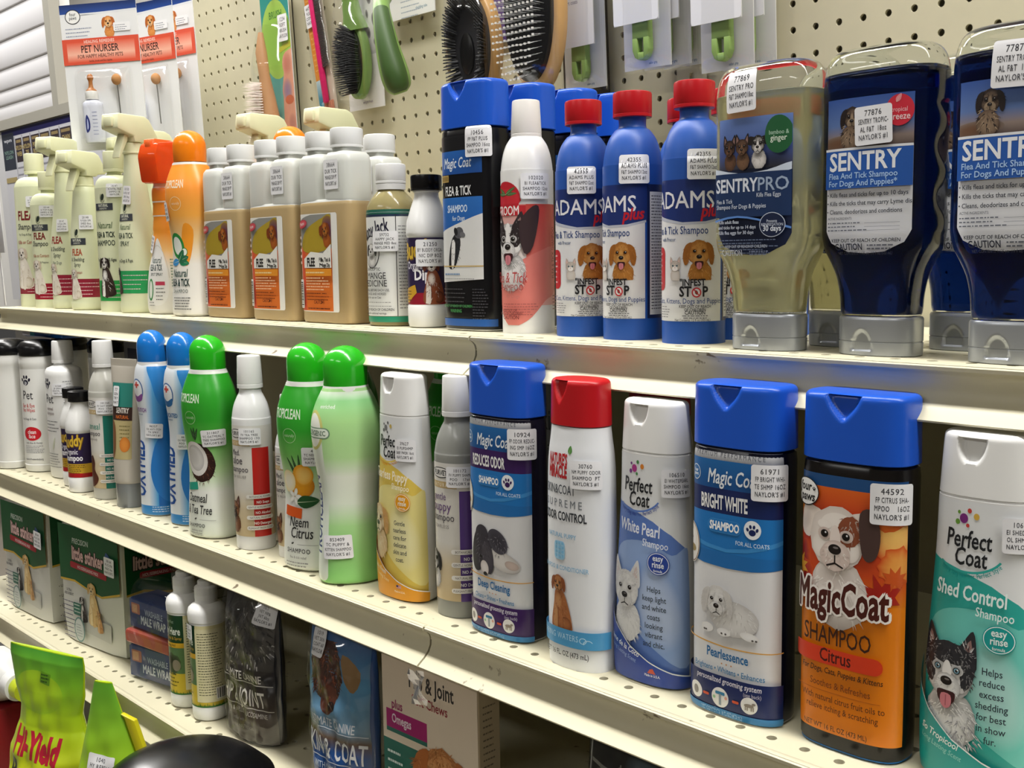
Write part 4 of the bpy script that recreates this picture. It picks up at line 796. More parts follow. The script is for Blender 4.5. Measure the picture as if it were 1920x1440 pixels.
m = MB(); m.box(-62, -38, 0, 62, 38, 16, 7, seg=4); m.out('pack', pl('#1c62b4', .3), t); L = Lab(Flat(38.1)); L.rect(-58, 3, -34, 14, '#e6e4ee'); L.rect(-34, 3, -20, 14, '#2aa0b8'); L.text('WIPES', 20, 5, 6, '#7fb6e6', .03); L.done('pack_print', t)

# ------------------------------------------------------------ top shelf
GT = 'bottles on the top shelf'
IVB = pl('#d8dcba', .36, sss=.2)
def sprayhead(t, z, m, sc=1.0, up=0, name='trigger_head', rz=0):
    k = sc; h = MB()
    h.prism([(-42, 38), (-40, 51), (9, 51), (18, 47), (33, 24), (32, 19), (14, 17), (11, 14), (-11, 14), (-12, 22), (-42, 30)], -16, 16, 'x', 3.5)
    h.box(-8, -46, 33, 8, -38, 47, 2); h.prism([(-38, 50), (8, 50), (14, 47), (8, 46), (-38, 47)], -9, 9, 'x', 1)
    M = Matrix.Rotation(math.radians(rz), 4, 'Z')@Matrix.Translation((0, 0, z-14*k))@Matrix.Scale(k, 4)
    h.V = [tuple(M@Vector(v)) for v in h.V]; o = h.out(name, m, t, 40)
    g = MB(); g.prism([(-20, 30), (-14, 30), (-16, 16), (-24, 2), (-31, -10), (-34, -9), (-30, 4), (-24, 18)], -7, 7, 'x', 1.5); g.V = [tuple(M@Vector(v)) for v in g.V]; g.out('trigger', m, t, 40)
    shell('collar', [(z-16*k, 14*k, 14*k), (z-15*k, 15*k, 15*k), (z-13*k, 15*k, 15*k), (z-12.5*k, 14*k, 14*k), (z-1, 13.4*k, 13.4*k), (z, 12*k, 12*k)], 2, m, t, 40, 0)
def nat_label(S, dogkind, col, lines, x0=-36, x1=36, base=None, ts=1.0, logo=None, v0=14, sz=1.0):
    L = Lab(S)
    if base: L.rect(x0, v0, x1, base, '#e2e4d2')
    y, h = col[1], col[2]; L.rect(x0+4, y, x1, y+h, col[0], 3); L.rect(x0+4, y, x0+20, y+h, col[0])
    L.fine(x0+26, y+h-7, x1-4, 4, h/5, '#e8d0d0', 1)
    for (s, v, hh, c, b, sh, xs) in lines: L.text(s, x0*.1, v, hh, c, b, sh, xs)
    if logo: L.rect(-20, logo, 14, logo+10, '#3a3e46'); L.text('NATURAL', -3, logo+5, 4.2, '#d8dac8', .02, 0, .9); L.text('CHEMISTRY', -3, logo+1.2, 2.6, '#c8caba'); L.ell(-3, logo+19, 3, 5, '#26302a', -20); L.ring(-3, logo+18, 4.4, 6.4, .7, '#26302a', 120, 330)
    dogkind(L); return L
def whitedog(x, y, s): return lambda L: sitting(L, x, y, s, '#ded6ca', '#b8a894', '#ece6dc', ear='#c9b9a4')
def basset(x, y, s): return lambda L: sitting(L, x, y, s, '#3a2c26', '#16100e', '#eeece6', ear='#241814', blaze='#eee9e0', muz='#e9e4dc')
OB = lambda a, b, h, n: [(0, a*.84, b*.84), (1.5, a*.95, b*.95), (5, a, b), (h-36, a, b), (h-20, a*.99, b*.99), (h-9, a*.88, b*.9), (h-3, a*.66, b*.72), (h, n+1, n+1), (h+2, n, n), (h+7, n, n)]
def shampoo(label, x, y, a, b, h, capz, lines, dogk, col, rz, logo, stick, caph=28, capr=14, x0=-34):
    P = OB(a, b, h, 10); t = thing('shampoo_bottle', label, 'shampoo bottle', GT, 'T', x, y, rz=rz); shell('body', P, 2.1, IVB, t, 56, 5); screw_cap(t, h+4, h+4+caph, capr, IVORY, True, .97)
    S = Bot(P, 2.1, 5, h*.5); nat_label(S, dogk, col, lines, x0=x0, logo=logo).done('label', t); sticker(S, t, *stick); return t
DR = ('#8c1f33', 22, 26)
shampoo('tallest cream flea shampoo bottle at the left end of the top shelf', -1.284, .062, 36, 27, 219, 0, [('FLEA', 146, 15, '#7c1f24', .03, 0, .95), ('Shampoo', 130, 10, '#33383a', .01, .2, .9), ('For Dogs & Puppies', 120, 3.6, '#5a5f5a', .005, 0, 1), ('Kills on Contact', 106, 6, '#a0403a', .01, 0, .9)], whitedog(-14, 62, 18), DR, 34, 0, (12, 176, "10143|N TOP FLE|SHMPO 16|NAYLOR", 0, 22, 18), 34, 16)
shampoo('shorter cream flea shampoo bottle second from the left end', -1.213, .055, 31, 23.5, 188, 0, [('FLEA', 112, 11, '#7c2a24', .03, 0, .95), ('Shampoo', 101, 8.5, '#33383a', .012, .2, .9), ('Kills on Contact', 83, 5, '#a0503a', .01, 0, .9), ('For Dogs & Puppies', 73, 3.4, '#5a5f5a', .005, 0, 1)], whitedog(-10, 48, 14.5), ('#96182c', 14, 26), 30, 126, (14, 157, "10144|N TOP FLEA|SHMPO 8 OZ|NAYLOR'S #1", 0, 24, 19), 30, 14)
SPL = lambda h, a=30, b=23: [(0, a*.86, b*.86), (1.5, a*.96, b*.96), (6, a, b), (14, a, b), (16, a*.97, b*.97), (h*.40, a*.96, b*.96), (h*.55, a*.84, b*.9), (h*.72, a*.62, b*.74), (h*.88, 14.5, 14.5), (h-4, 13, 13), (h, 12.6, 12.6)]
def spray(label, x, y, h, lines, dogk, col, rz, logo, stick, a=30, b=23, stuff=True, hs=1.0, wide=None):
    P = SPL(h, a, b) if not wide else wide(h, a, b)
    t = thing('spray_bottle', label, 'spray bottle', 'cream spray bottles on the top shelf', 'T', x, y, rz=rz); shell('body', P, 2.1, IVB, t, 56, 5); sprayhead(t, h+14, IVORY, hs)
    if stuff:
        S = Bot(P, 2.1, 5, h*.3); nat_label(S, dogk, col, lines, logo=logo).done('label', t); sticker(S, t, *stick)
    return t
sp0 = spray('cream flea spray bottle third from the left end of the top shelf', -1.142, .055, 218, [('FLEA', 104, 11, '#9a3a34', .03, 0, .95), ('& Shedding', 92, 7, '#4a504a', .008, .15, .9), ('Spray', 82, 7, '#4a504a', .008, .15, .9), ('For Dogs', 71, 5, '#7a807a', .005, .1, .9)], whitedog(-12, 45, 13), ('#8c1f33', 22, 32), 26, 0, (10, 132, "20147|N FLEA SPR|SHED 24oz|NAYLOR'S #1", 0, 22, 20))
spray('cream flea spray bottle with a straight neck, in front at the left', -1.052, .05, 190, [('FLEA', 84, 10, '#b0563a', .03, 0, .9), ('& Shedding', 75, 6, '#4a504a', .008, .15, .9), ('Spray', 67, 6, '#4a504a', .008, .15, .9), ('on Contact', 56, 4, '#a0504a', .008, 0, .9)], whitedog(-10, 38, 12), ('#8c1f33', 20, 28), 26, 100, (16, 134, "20148|N FLEA SPR|SHED 8oz|NAYLOR'S #1", 0, 23, 22), 30, 23, True, 1.0,
      lambda h, a, b: [(0, a*.86, b*.86), (1.5, a*.98, b*.98), (5, a*1.02, b*1.02), (13, a*1.02, b*1.02), (15, a*.97, b*.97), (h*.5, a*.9, b*.92), (h*.75, a*.76, b*.8), (h-14, 18, 17), (h-5, 16, 15.5), (h-1, 14, 14), (h, 12.6, 12.6)])
shampoo('cream flea shampoo bottle with a basset hound and green panel', -.948, .052, 31, 23.5, 200, 0, [('Natural', 122, 9.5, '#5a6e4c', .012, .2, .9), ('FLEA & TICK', 109, 8, '#2a3830', .03, 0, .74), ('SHAMPOO', 97, 8, '#2a3830', .012, 0, .86), ('For Dogs of All Ages', 74, 5, '#3a403c', .02, 0, .8)], basset(-4, 48, 15), ('#2a9a4a', 16, 30), 24, 148, (18, 176, "10149|N NTRL FLE|SHMPO 16|NAYLOR", 0, 24, 19), 30, 15)
spray('tall cream flea and tick spray bottle with a green panel', -.876, .05, 226, [('Natural', 118, 8, '#6a7a5c', .01, .2, .9), ('FLEA & TICK', 106, 7.5, '#2a3830', .02, 0, .7), ('SPRAY', 95, 7, '#4a564c', .01, 0, .86), ('on Dogs & Pups', 72, 5, '#3a403c', .01, 0, .8)], lambda L: sitting(L, -22, 44, 10, '#4a4038', '#2a201a', '#d8d0c4'), ('#2a9a58', 28, 32), 20, 130, (3, 166, "10150|N NTRL F&T|SPRY 24oz|NAYLOR'S #1", -3, 20, 26), 31, 24)
GS2 = 'cream spray bottles behind the front row'
for (x, y, txt) in [(-1.075, .145, 'cream spray bottle behind, its trigger head left of the tall spray'), (-.965, .125, 'cream spray bottle behind the basset hound bottle'), (-.705, .165, 'cream spray bottle behind, head between the two orange domes'), (-.60, .205, 'cream spray bottle behind, head right of the second orange dome')]:
    o = dup(sp0, txt, GS2, ('price_sticker',)); place(o, 'T', x, y, 8)
# --- white and orange bottles
def oj_art(L, f=1):
    L.clip(-90, 3, 90, 196); L.grad(-95, 2, 95, 197, [(0, '#e4e3de'), (.34, '#e8e4da'), (.5, '#f0cf98'), (.66, '#f0a848'), (.82, '#f2983a'), (1, '#ee9430')])
    L.text('TROPICLEAN', -4, 166, 10.5, '#f4e6cc', .018, 0, .5, track=.95); L.ring(0, 146, 8.5, 8.5, .7, '#f6d6a4'); L.text('naturally', 0, 144.6, 3.6, '#f8e0ba', 0, .2, .9)
    L.poly([(10, 120), (22, 112), (18, 80), (10, 66), (4, 90)], '#f0982a', 4); L.ell(-4, 92, 12, 17, '#2c8a3c', 16); L.ell(-4, 92, 8, 12, '#e4e8de', 16); L.ell(8, 84, 4.5, 5, '#e8eee4'); L.ring(8, 84, 4.5, 5, 1, '#2c8a3c')
    for a, c in ((-10, '#1f7a50'), (20, '#2a6a4a'), (190, '#3a8ac4'), (60, '#1f6a44')): leaf(L, -2, 72, 17, 9, a, c)
    L.text('Natural', -2, 52, 10.5, '#2a4a44', .01, .2, .76); L.text('FLEA & TICK', -2, 40, 9.5, '#1f3a38', .03, 0, .56); L.text('SHAMPOO', -1, 31, 5, '#4a5a58', .006, 0, .86, track=1.2); L.fine(-14, 24, 16, 5, 3.6, '#5a5a58', 1.2, 'C'); L.fine(34, 50, 50, 14, 2.4, '#7a7a78', 1); L.rect(36, 22, 48, 44, '#dcdad2')
oj = tropi('orange-to-white bottle with an orange dome cap on the top shelf', -.700, .045, 14, pl('#e4e2dc', .28), oj_art, (-20, 136, "46299|TC NTRL F&T|SHMP 20oz|NAYLOR", 5, 17, 24), ORANGE, 'T', GT, False)
o = dup(oj, 'orange dome-capped bottle behind the amber dip bottles', GT, ('price_sticker',)); place(o, 'T', -.585, .125, 10)
def ojspray():
    t = thing('spray_bottle', 'white and orange spray bottle with a clear orange trigger shroud', 'spray bottle', GT, 'T', -.795, .055, rz=20)
    P = [(0, 26, 20), (1.5, 30, 23), (8, 32.4, 25), (30, 32, 25), (60, 28, 23), (85, 22, 19), (105, 19, 17), (114, 18, 16.6), (117, 18.6, 17), (132, 16.6, 16), (135, 17.6, 16.6), (150, 16.6, 16), (154, 17.6, 16.6), (168, 17.5, 16.6), (174, 15.4, 15.4), (178, 14.4, 14.4)]
    shell('body', P, 2.1, pl('#e4e2dc', .28), t, 56, 4)
    OT = mat('orange_clear', '#f25a22', .1, trans=.45, ior=1.3); h = MB()
    h.prism([(-28, 178), (-33, 214), (-26, 232), (8, 236), (24, 228), (30, 205), (17, 178)], -17, 17, 'x', 5); h.out('trigger_shroud', OT, t, 40)
    sprayhead(t, 214, pl('#e8642a', .3), .62, 0, 'trigger_head')
    S = Bot(P, 2.1, 4, 30); L = Lab(S); L.clip(-80, 3, 80, 172); L.grad(-82, 3, 82, 172, [(0, '#e2e1dc'), (.35, '#e8e4d8'), (.5, '#f2c27a'), (.64, '#f09a34'), (1, '#ee8a24')])
    L.poly([(-24, 14), (-8, 12), (12, 16), (20, 40), (14, 78), (-2, 104), (-16, 84), (-26, 40)], '#e9e8e4', 5); L.ring(-3, 50, 24, 44, .8, '#c8c4b8', 0, 150)
    L.text('Natural', -3, 70, 9, '#2a4a44', .01, .2, .76); L.text('FLEA & TICK', -3, 60, 8.5, '#1f3a38', .03, 0, .52); L.text('SPOT SPRAY', -1, 53, 4, '#4a5a58'); L.rect(-2, 40, 14, 45, '#c0405a'); L.ell(-12, 34, 6, 15, '#3a8a4c'); L.ell(-12, 34, 4, 12, '#e4e8de'); L.fine(-1, 35, 14, 4, 5, '#6a6a68', 1.2); L.fine(-16, 16, -2, 2, 4, '#8a8a88', 1); L.fine(24, 74, 40, 10, 4, '#6a8a70', 1.6); flag(L, 24, 22, 14); L.fine(24, 16, 42, 4, 3, '#6a6a68', 1); L.done('label', t)
    sticker(S, t, -16, 96, "46300|TC F&T|SPRY|NAY", -14, 14, 24); return t
ojspray()
# --- amber dip bottles with two necks
MILK = mat('milky_hdpe', '#e0e2dc', .34, trans=.22, sss=.35); AMBER = mat('amber_dip', '#bda478', .34, trans=.1, sss=.4)
def dip():
    t = thing('dip_bottle', '', 'dip bottle', 'amber dip bottles with two necks', 'T', 0, 0)
    low = [(0, 45, 17.6), (1.2, 48, 20), (4, 49, 21), (130, 49, 21), (134, 48.6, 20.8), (137, 46.5, 19)]
    a = MB(); V, F = shell('', low, 5.5, None, None, 72, 0, raw=True); a.add(V, F)
    for cx in (-24.6, 24.6):
        V, F = shell('', [(130, 23.5, 19.5), (138, 23.9, 20), (176, 23.9, 20), (183, 23, 19), (187, 19.5, 16.5), (188, 13.6, 13.6), (196, 13.4, 13.4)], 4, None, None, 48, 0, raw=True); V = V.copy(); V[:, 0] += cx; a.add(V, F)
    # the fill line splits milky empty plastic from the dip behind it
    o = a.out('body', MILK, t, 40); o.data.materials.append(AMBER)
    mi = [1 if max(o.data.vertices[i].co.z for i in p.vertices) < .1345 else 0 for p in o.data.polygons]; o.data.polygons.foreach_set('material_index', mi)
    for cx in (-24.6, 24.6):
        q = screw_cap(t, 192, 213, 18, pl('#e6e7e6', .4), True); q.location.x = cx*.001
    S = Flat(21.05); L = Lab(Bot(low, 5.5, 0, 60)); L.S.du = 3
    L.rect(-48, 13, 31, 122, '#e6e4de', 3); L.rect(-47, 14, 20, 104, '#d9702a'); L.rect(-47, 14, -33, 104, '#d8583a'); L.clip(-47, 13, 20, 121)
    L.poly([(-47, 88), (-47, 112), (-20, 121), (20, 121), (20, 84), (0, 78), (-24, 84)], '#8a8a86', 4); L.poly([(-40, 84), (-30, 104), (0, 116), (20, 119), (20, 88), (0, 80), (-20, 78)], '#a8902a', 4); L.ell(13, 103, 14, 16, '#5a2a50', 0, '#8a6a3a'); dog(L, 8, 104, 8.5, '#a85a20', '#7a3812', '#c07a34', ears='flop', fur=40, rot=12)
    L.poly([(-34, 72), (-20, 80), (4, 78), (20, 88), (20, 62), (-34, 62)], '#e6e4de'); L.clip(); L.ell(-36, 111, 10, 4.6, '#b83a44', 10); L.ell(-36, 111, 8.6, 3.6, '#c8505a', 10); L.text('Martin', -36, 109.6, 3.6, '#ecd2d2', .02, 0, .9, rot=10)
    L.text('FLEE', -20, 64, 9.5, '#1c1a18', .035, 0, .78); L.text('Flea, Tick &\nMange Dip', 8, 69, 4.3, '#1c1a18', .03, 0, .9); L.rect(-32, 53, 20, 61, '#e0902a'); L.fine(-31, 56, 18, 1, 4, '#f0d8a0', 1.5); L.fine(-31, 50, 18, 5, 3.2, '#f0c49a', 1.3); L.fine(-31, 33, 18, 3, 3.4, '#6a2e14', 1); L.text('CAUTION', -6, 22, 4, '#5a2410', .012); L.rect(-32, 30, 20, 30.4, '#a84a1a'); L.fine(-30, 16, 18, 1, 3, '#5a2410', 1.4, 'C')
    for i in range(5): L.ell(-40, 96-i*7, 1.4, 1.8, '#f2dcd0')
    barcode(L, -45, 17, 9, 32, 1); L.done('label', t)
    sticker(Flat(20.2), t, 22, 163, "38664|DUR TICK|MANGE DIP PT|NAYLOR'S #1", 0, 27, 32, .3)
    return t
d0 = dip(); d0['label'] = 'amber two-necked dip bottle, right one of the front three beside the clear medicine bottle'; place(d0, 'T', -.390, .058, 0)
for (x, y, rz, txt) in [(-.497, .056, 0, 'amber two-necked dip bottle, middle one of the front three'), (-.612, .056, 0, 'amber two-necked dip bottle, left of the front three beside the orange dome'), (-.245, .148, 0, 'two-necked dip bottle behind the black-capped organic dip'), (-.285, .195, 0, 'two-necked dip bottle deepest behind the clear medicine bottle'), (-.42, .125, 0, 'two-necked dip bottle behind the middle and right amber ones')]:
    o = dup(d0, txt); place(o, 'T', x, y, rz)
def jack():
    P = [(0, 24, 21), (1.2, 27, 23.6), (5, 28, 24.4), (118, 28, 24.4), (126, 27, 23.6), (134, 22, 20), (140, 16, 15.6), (143, 13, 13), (150, 12.6, 12.6)]
    t = thing('medicine_bottle', 'clear bottle with a ribbed white cap and white hound label', 'bottle', GT, 'T', -.296, .064, rz=12); shell('body', P, 2.1, mat('pale_oil', '#b3a878', .14, trans=.45, ior=1.35), t, 56, 0)
    shell('cap_ring', [(143, 15.6, 15.6), (149, 15.8, 15.8), (149.4, 15, 15)], 2, WHITE, t, 48, 0); screw_cap(t, 149.5, 170, 16, WHITE, True)
    S = Bot(P, 2.1, 0); L = Lab(S); L.rect(-42, 11, 42, 119, '#dfe0de'); L.rect(-42, 117, 42, 122, '#1f5a4a'); L.rect(-42, 114.6, 42, 117, '#20304a'); L.rect(-42, 4.5, 42, 10.5, '#1f8a6a'); L.rect(21.4, 11, 22.2, 117, '#2a2a2c'); L.text('Happy Jack', -8, 94, 15, '#1c1c34', .02, .25, .62, rot=14); L.ell(-9, 78, 12, 17, '#1e1e20'); L.ell(-9, 78, 11, 16, '#d0d0d0'); dog(L, -9, 80, 7.5, '#e0dedb', '#39383a', '#eceae8', ear='#39383a', fur=20)
    L.text('SARCOPTIC', -6, 58.5, 3.4, '#4a4a4c'); L.text('MANGE', -3, 50, 7, '#3a3a3c', .006); L.text('MEDICINE', -6, 42, 7, '#3a3a3c', .006); L.text('SHAKE WELL BEFORE EACH USE.', -7, 37, 2.6, '#3a3a3c', .012); L.text('FOR DOGS AND HORSES', -6, 33, 2.6, '#3a3a3c', .012); L.text('Not for use on Cats', -7, 29.4, 2.5, '#3a3a3c'); L.fine(-24, 25, 18, 2, 4, '#8a8a8a', .7); L.text('KEEP OUT OF REACH OF CHILDREN', -6, 16.5, 2.7, '#2a2a2c', .012); L.text('See panel for additional warnings.', -6, 12.8, 2.2, '#2a2a2c')
    L.fine(24, 104, 40, 26, 3.4, '#6a6a6c', .8); L.done('label', t); sticker(S, t, 10, 89, "59732|HAPPY JACK|MANGE MED 8oz|NAYLOR'S #1", 0, 28, 21); return t
jack(); buddy('white bottle with a black cap, purple label and yellow script on the top shelf', 'T', -.238, .065, 1.0, 'dip', 22, (13, 76, "21250|BY BUDDY ORGA-|NIC DIP 8OZ|NAYLOR'S #1", 0, 28, 27), GT)
def fleatick():
    t = thing('shampoo_bottle', 'black flea shampoo bottle with a blue flip cap, front of its column', 'shampoo bottle', 'black flea shampoo bottles with blue caps', 'T', -.158, .062)
    S = magic_base(t, '#0c0c10'); L = Lab(S); L.clip(-43, 2.5, 42, 191.5)
    L.rect(-45, 170, 30, 186, '#101014'); L.grad(-45, 150, 29, 172, [(0, '#1a4a92'), (1, '#2460ae')]); L.text('Magic Coat', -4, 156, 10, '#dfe6ee', .012, .22, .8); L.rect(-45, 143, -16, 149.5, '#b89a58'); L.rect(-45, 144, -17, 148.5, '#8a7038')
    L.text('FLEA & TICK', -3, 130, 9, '#e6e6e6', .02, 0, .7); L.grad(-45, 92, 29, 128, [(0, '#1f5aa8'), (1, '#2a6ab8')]); L.text('SHAMPOO', -4, 114, 7, '#d6e4f2', .02, .08, .8); L.text('for Dogs', -2, 106, 4.6, '#d6e4f2', .01, .1)
    L.poly([(-46, 92), (-30, 96), (0, 104), (29, 112), (29, 50), (-46, 46)], '#d9d9d8', 0); L.at(-6, 82, 13); L.poly([(-.9, -1.6), (-.2, -1.6), (.3, -.6), (.5, .3), (.2, .9), (-.4, .6), (-.8, -.4)], '#232327', 4); L.poly([(-.6, -1.5), (-.3, -1.5), (-.1, .2), (-.5, .3)], '#e8e6e4', 3); L.ell(.35, .95, .5, .42, '#55555a', 10); L.ell(.75, .8, .3, .2, '#6a6a6e', -12); L.ell(0, 1.05, .2, .3, '#1e1e22', 20); L.fur(0, -.2, .5, 1.1, 50, ['#17171a', '#4a4a50'], .2, .02); L.at()
    L.rect(-45, 62, 29, 63, '#c8a860'); L.fine(-26, 54, 10, 1, 3, '#6a8ab0', 1.6); L.fine(-26, 50, 22, 1, 3, '#9a9a9a', .8); L.fine(-30, 40, 12, 5, 4, '#4a4a4e', .9); L.text('KEEP OUT OF REACH OF CHILDREN', -8, 23, 2.6, '#3f8a4a', .02); L.text('WARNING', -8, 18, 3.2, '#3f8a4a', .03); L.fine(16, 40, 34, 12, 2.8, '#4a4a50', .8)
    L.rect(-45, 5, 45, 12, '#1f56a0'); L.done('label', t); sticker(S, t, 25, 178, "10456|FP F&T PLUS|SHAMPOO 16oz|NAYLOR'S #1", 0, 27, 27); return t
ft = fleatick()
for (x, y, txt) in [(-.150, .117, 'black flea shampoo bottle with a blue flip cap, second in its column'), (-.148, .176, 'black flea shampoo bottle with a blue flip cap, third in its column'), (-.142, .232, 'black flea shampoo bottle with a blue flip cap, last in its column')]:
    o = dup(ft, txt, None, ('price_sticker',)); place(o, 'T', x, y, 0)
RP = lambda r, h, n: [(0, r*.86, r*.86), (1.2, r*.97, r*.97), (4, r, r), (h*.64, r, r), (h*.70, r*.985, r*.985), (h*.76, r*.92, r*.92), (h*.81, r*.79, r*.79), (h*.845, r*.6, r*.6), (h*.86, n, n), (h*.9, n, n)]
def groom():
    P = RP(24.5, 212, 12); t = thing('shampoo_bottle', 'white bottle with a pointed-eared black and white puppy on a coral label', 'shampoo bottle', GT, 'T', -.0915, .066, rz=24); shell('body', P, 2, WHITE, t, 56, 5); screw_cap(t, 178, 213, 14.2, pl('#e6e3de', .35), False, .9, rr=1.5)
    S = Bot(P, 2, 5, 60); L = Lab(S); L.clip(-64, 8, 64, 150); L.grad(8, 26, 62, 118, [(0, '#e8b4ac'), (.25, '#dc7a70'), (1, '#c8463e')]); L.grad(-62, 26, 8, 118, [(0, '#e6dcd8'), (.5, '#e2d8d4'), (1, '#d98a80')]); L.poly([(-30, 36), (-12, 8), (8, 12), (26, 30), (40, 40), (40, 80), (-10, 60)], '#dc7f76', 4)
    L.ell(-14, 124, 17, 15, '#b8202c'); L.poly([(-28, 119), (-22, 130), (-10, 132), (0, 128), (2, 119)], '#c22a34', 3); [leaf(L, -13, 127, 13, 3, a, '#4a6a3a') for a in (4, 30, 150, 176)]; L.rect(-62, 108, 8, 117, '#b8262e'); L.text('BIO-GROOM', -20, 108.5, 8.5, '#f0e8e4', .016, 0, .82)
    dog(L, -10, 84, 18.5, '#e9e6e4', '#2c2326', '#f0eeec', ears='up', ear='#362a2c', chest=2, open_=1, muz='#ebe8e6', fur=110, patch=('#2f2628', (-.5, .35, .34, .62, 12), (.52, .4, .36, .66, -12)), blaze='#ebe8e6'); L.poly([(2, 100), (14, 116), (20, 112), (14, 80), (6, 74)], '#3a2b2e', 3)
    L.text('Flea & Tick', -10, 47, 10, '#b83a3a', 0, .2, .72); L.text('SHAMPOO', -8, 40, 5.5, '#a84a48', 0, 0, .92); L.text('for Dogs', -5, 33, 3.4, '#c87a74'); L.fine(-16, 27, 22, 5, 2.4, '#a85a56', .8); L.text('KEEP OUT OF\nREACH OF CHILDREN', -9, 20.5, 2.4, '#6a2a2a', .01, ls=.9); L.text('CAUTION', -8, 13.5, 3.6, '#6a2426', .014)
    L.text('FLEA & TICK SHAMPOO', 37, 74, 4, '#8a2e2e', .006, rot=90); L.fine(34, 34, 46, 5, 3, '#8a4a48', .9); L.done('label', t); sticker(S, t, 17, 134, "102020|BI FLEA&TICK|SHAMPOO 12oz|NAYLOR'S #1", 0, 26, 23); return t
groom()
def squirt():
    P = RP(25.2, 205, 11.6); t = thing('shampoo_bottle', '', 'shampoo bottle', 'blue flea shampoo bottles with red caps', 'T', 0, 0); shell('body', P, 2, pl('#2152a8', .42), t, 56, 5); screw_cap(t, 184, 205, 16.2, RED, True, 1.0)
    S = Bot(P, 2, 5, 60); L = Lab(S, .14, .016); L.clip(-72, 17, 78, 132)
    L.rect(-37, 18, 37, 100, '#dfdfe0'); L.rect(-37, 98, 78, 128, '#1b2f6e'); L.poly([(-38, 106), (-20, 100), (4, 95), (22, 95.5), (38, 99), (38, 110), (-38, 110)], '#1b2f6e'); L.poly([(-38, 101), (-20, 97), (4, 93), (22, 93.5), (38, 97), (38, 99), (22, 95.5), (4, 95), (-20, 100), (-38, 106)], '#b8bcc8')
    L.rect(39, 18, 77, 128, '#18224a'); L.rect(41.5, 21, 76, 122, '#dcdcdc'); L.fine(43, 118, 74, 38, 2.5, '#6a6a70', 1.0)
    L.text('ADAMS', 2, 106, 13.5, '#e6e6ea', .008, 0, 1.12); L.text('plus', 27, 99.5, 9.5, '#c01c2c', .03, .3, 1.05, rot=4); L.text('Flea & Tick Shampoo', -1, 86, 6.2, '#23407c', .008, 0, .86); L.text('with Precor', -10, 80.5, 3, '#5a6a8a')
    L.rect(-36, 42, -14, 76, '#b8222c', 5); L.fine(-33, 70, -18, 6, 4.6, '#e6c4c4', 1.4)
    L.clip(-36, 50, 36.5, 90); dog(L, 17, 71, 11, '#b87a34', '#8a5420', '#cf9a54', ears='flop', ear='#9a5e22', muz='#c89450', chest=1, open_=1, fur=90); cat(L, -2, 61, 6.2); L.clip(-72, 17, 78, 132)
    L.text('"INFEST', 12, 46, 5.2, '#1c1c20', .03, 0, 1.0); L.text('ST', 6.5, 37.6, 8, '#1c1c20', .03, 0, 1.0); L.text('P', 21.5, 37.6, 8, '#1c1c20', .03, 0, 1.0); L.ell(15, 40.6, 3.6, 3.9, '#c02028'); L.ell(15, 40.6, 2.6, 2.9, '#e0dcdc'); L.ell(15, 40.6, 1.1, 1.8, '#5a3a30', 20); L.rect(14.6, 38, 15.4, 43.4, '#c02028', 0, 40)
    L.text('For Cats, Kittens, Dogs and Puppies', 4, 32, 4.2, '#2a467e', .006, 0, .95); L.text('KEEP OUT OF REACH\nOF CHILDREN', 14, 28.6, 2.3, '#1c1c20', .012, ls=.8); L.text('CAUTION', 14, 23.4, 3.1, '#1c1c20', .014); L.fine(4, 22, 24, 2, 1.7, '#6a6a70', .7, 'C'); L.fine(-20, 29, -4, 5, 2, '#7a7a80', .6); L.text('Net Contents: 12 fl oz (355 mL)', 12, 18.2, 1.9, '#4a4a50'); L.done('label', t); return t, S
sq, sqS = squirt(); sq['label'] = 'blue flea shampoo bottle with a red cap, left of the front three'; place(sq, 'T', -.0215, .068, 20)
sqst = sticker(sqS, sq, 8, 135, "42355|ADAMS PLUS|F&T SHAMPO12oz|NAYLOR'S #1", 0, 24, 23)
for (x, y, rz, txt, st) in [(.039, .063, -20, 'blue flea shampoo bottle with a red cap, middle of the front three', (28, 140)), (.107, .058, 8, 'red-capped blue flea shampoo bottle, right of the front three', (20, 139)), (.102, .114, 10, 'blue flea shampoo bottle with a red cap behind the right-hand one', None), (.043, .130, 0, 'blue flea shampoo bottle with a red cap behind the middle one', None), (.112, .176, 5, 'blue flea shampoo bottle with a red cap at the back by the pegboard', None)]:
    o = dup(sq, txt, None, ('price_sticker',)); place(o, 'T', x, y, rz)
    if st: sticker(sqS, o, *st, "42355|ADAMS PLUS|F&T SHAMPO12oz|NAYLOR'S #1", 0, 24, 23)
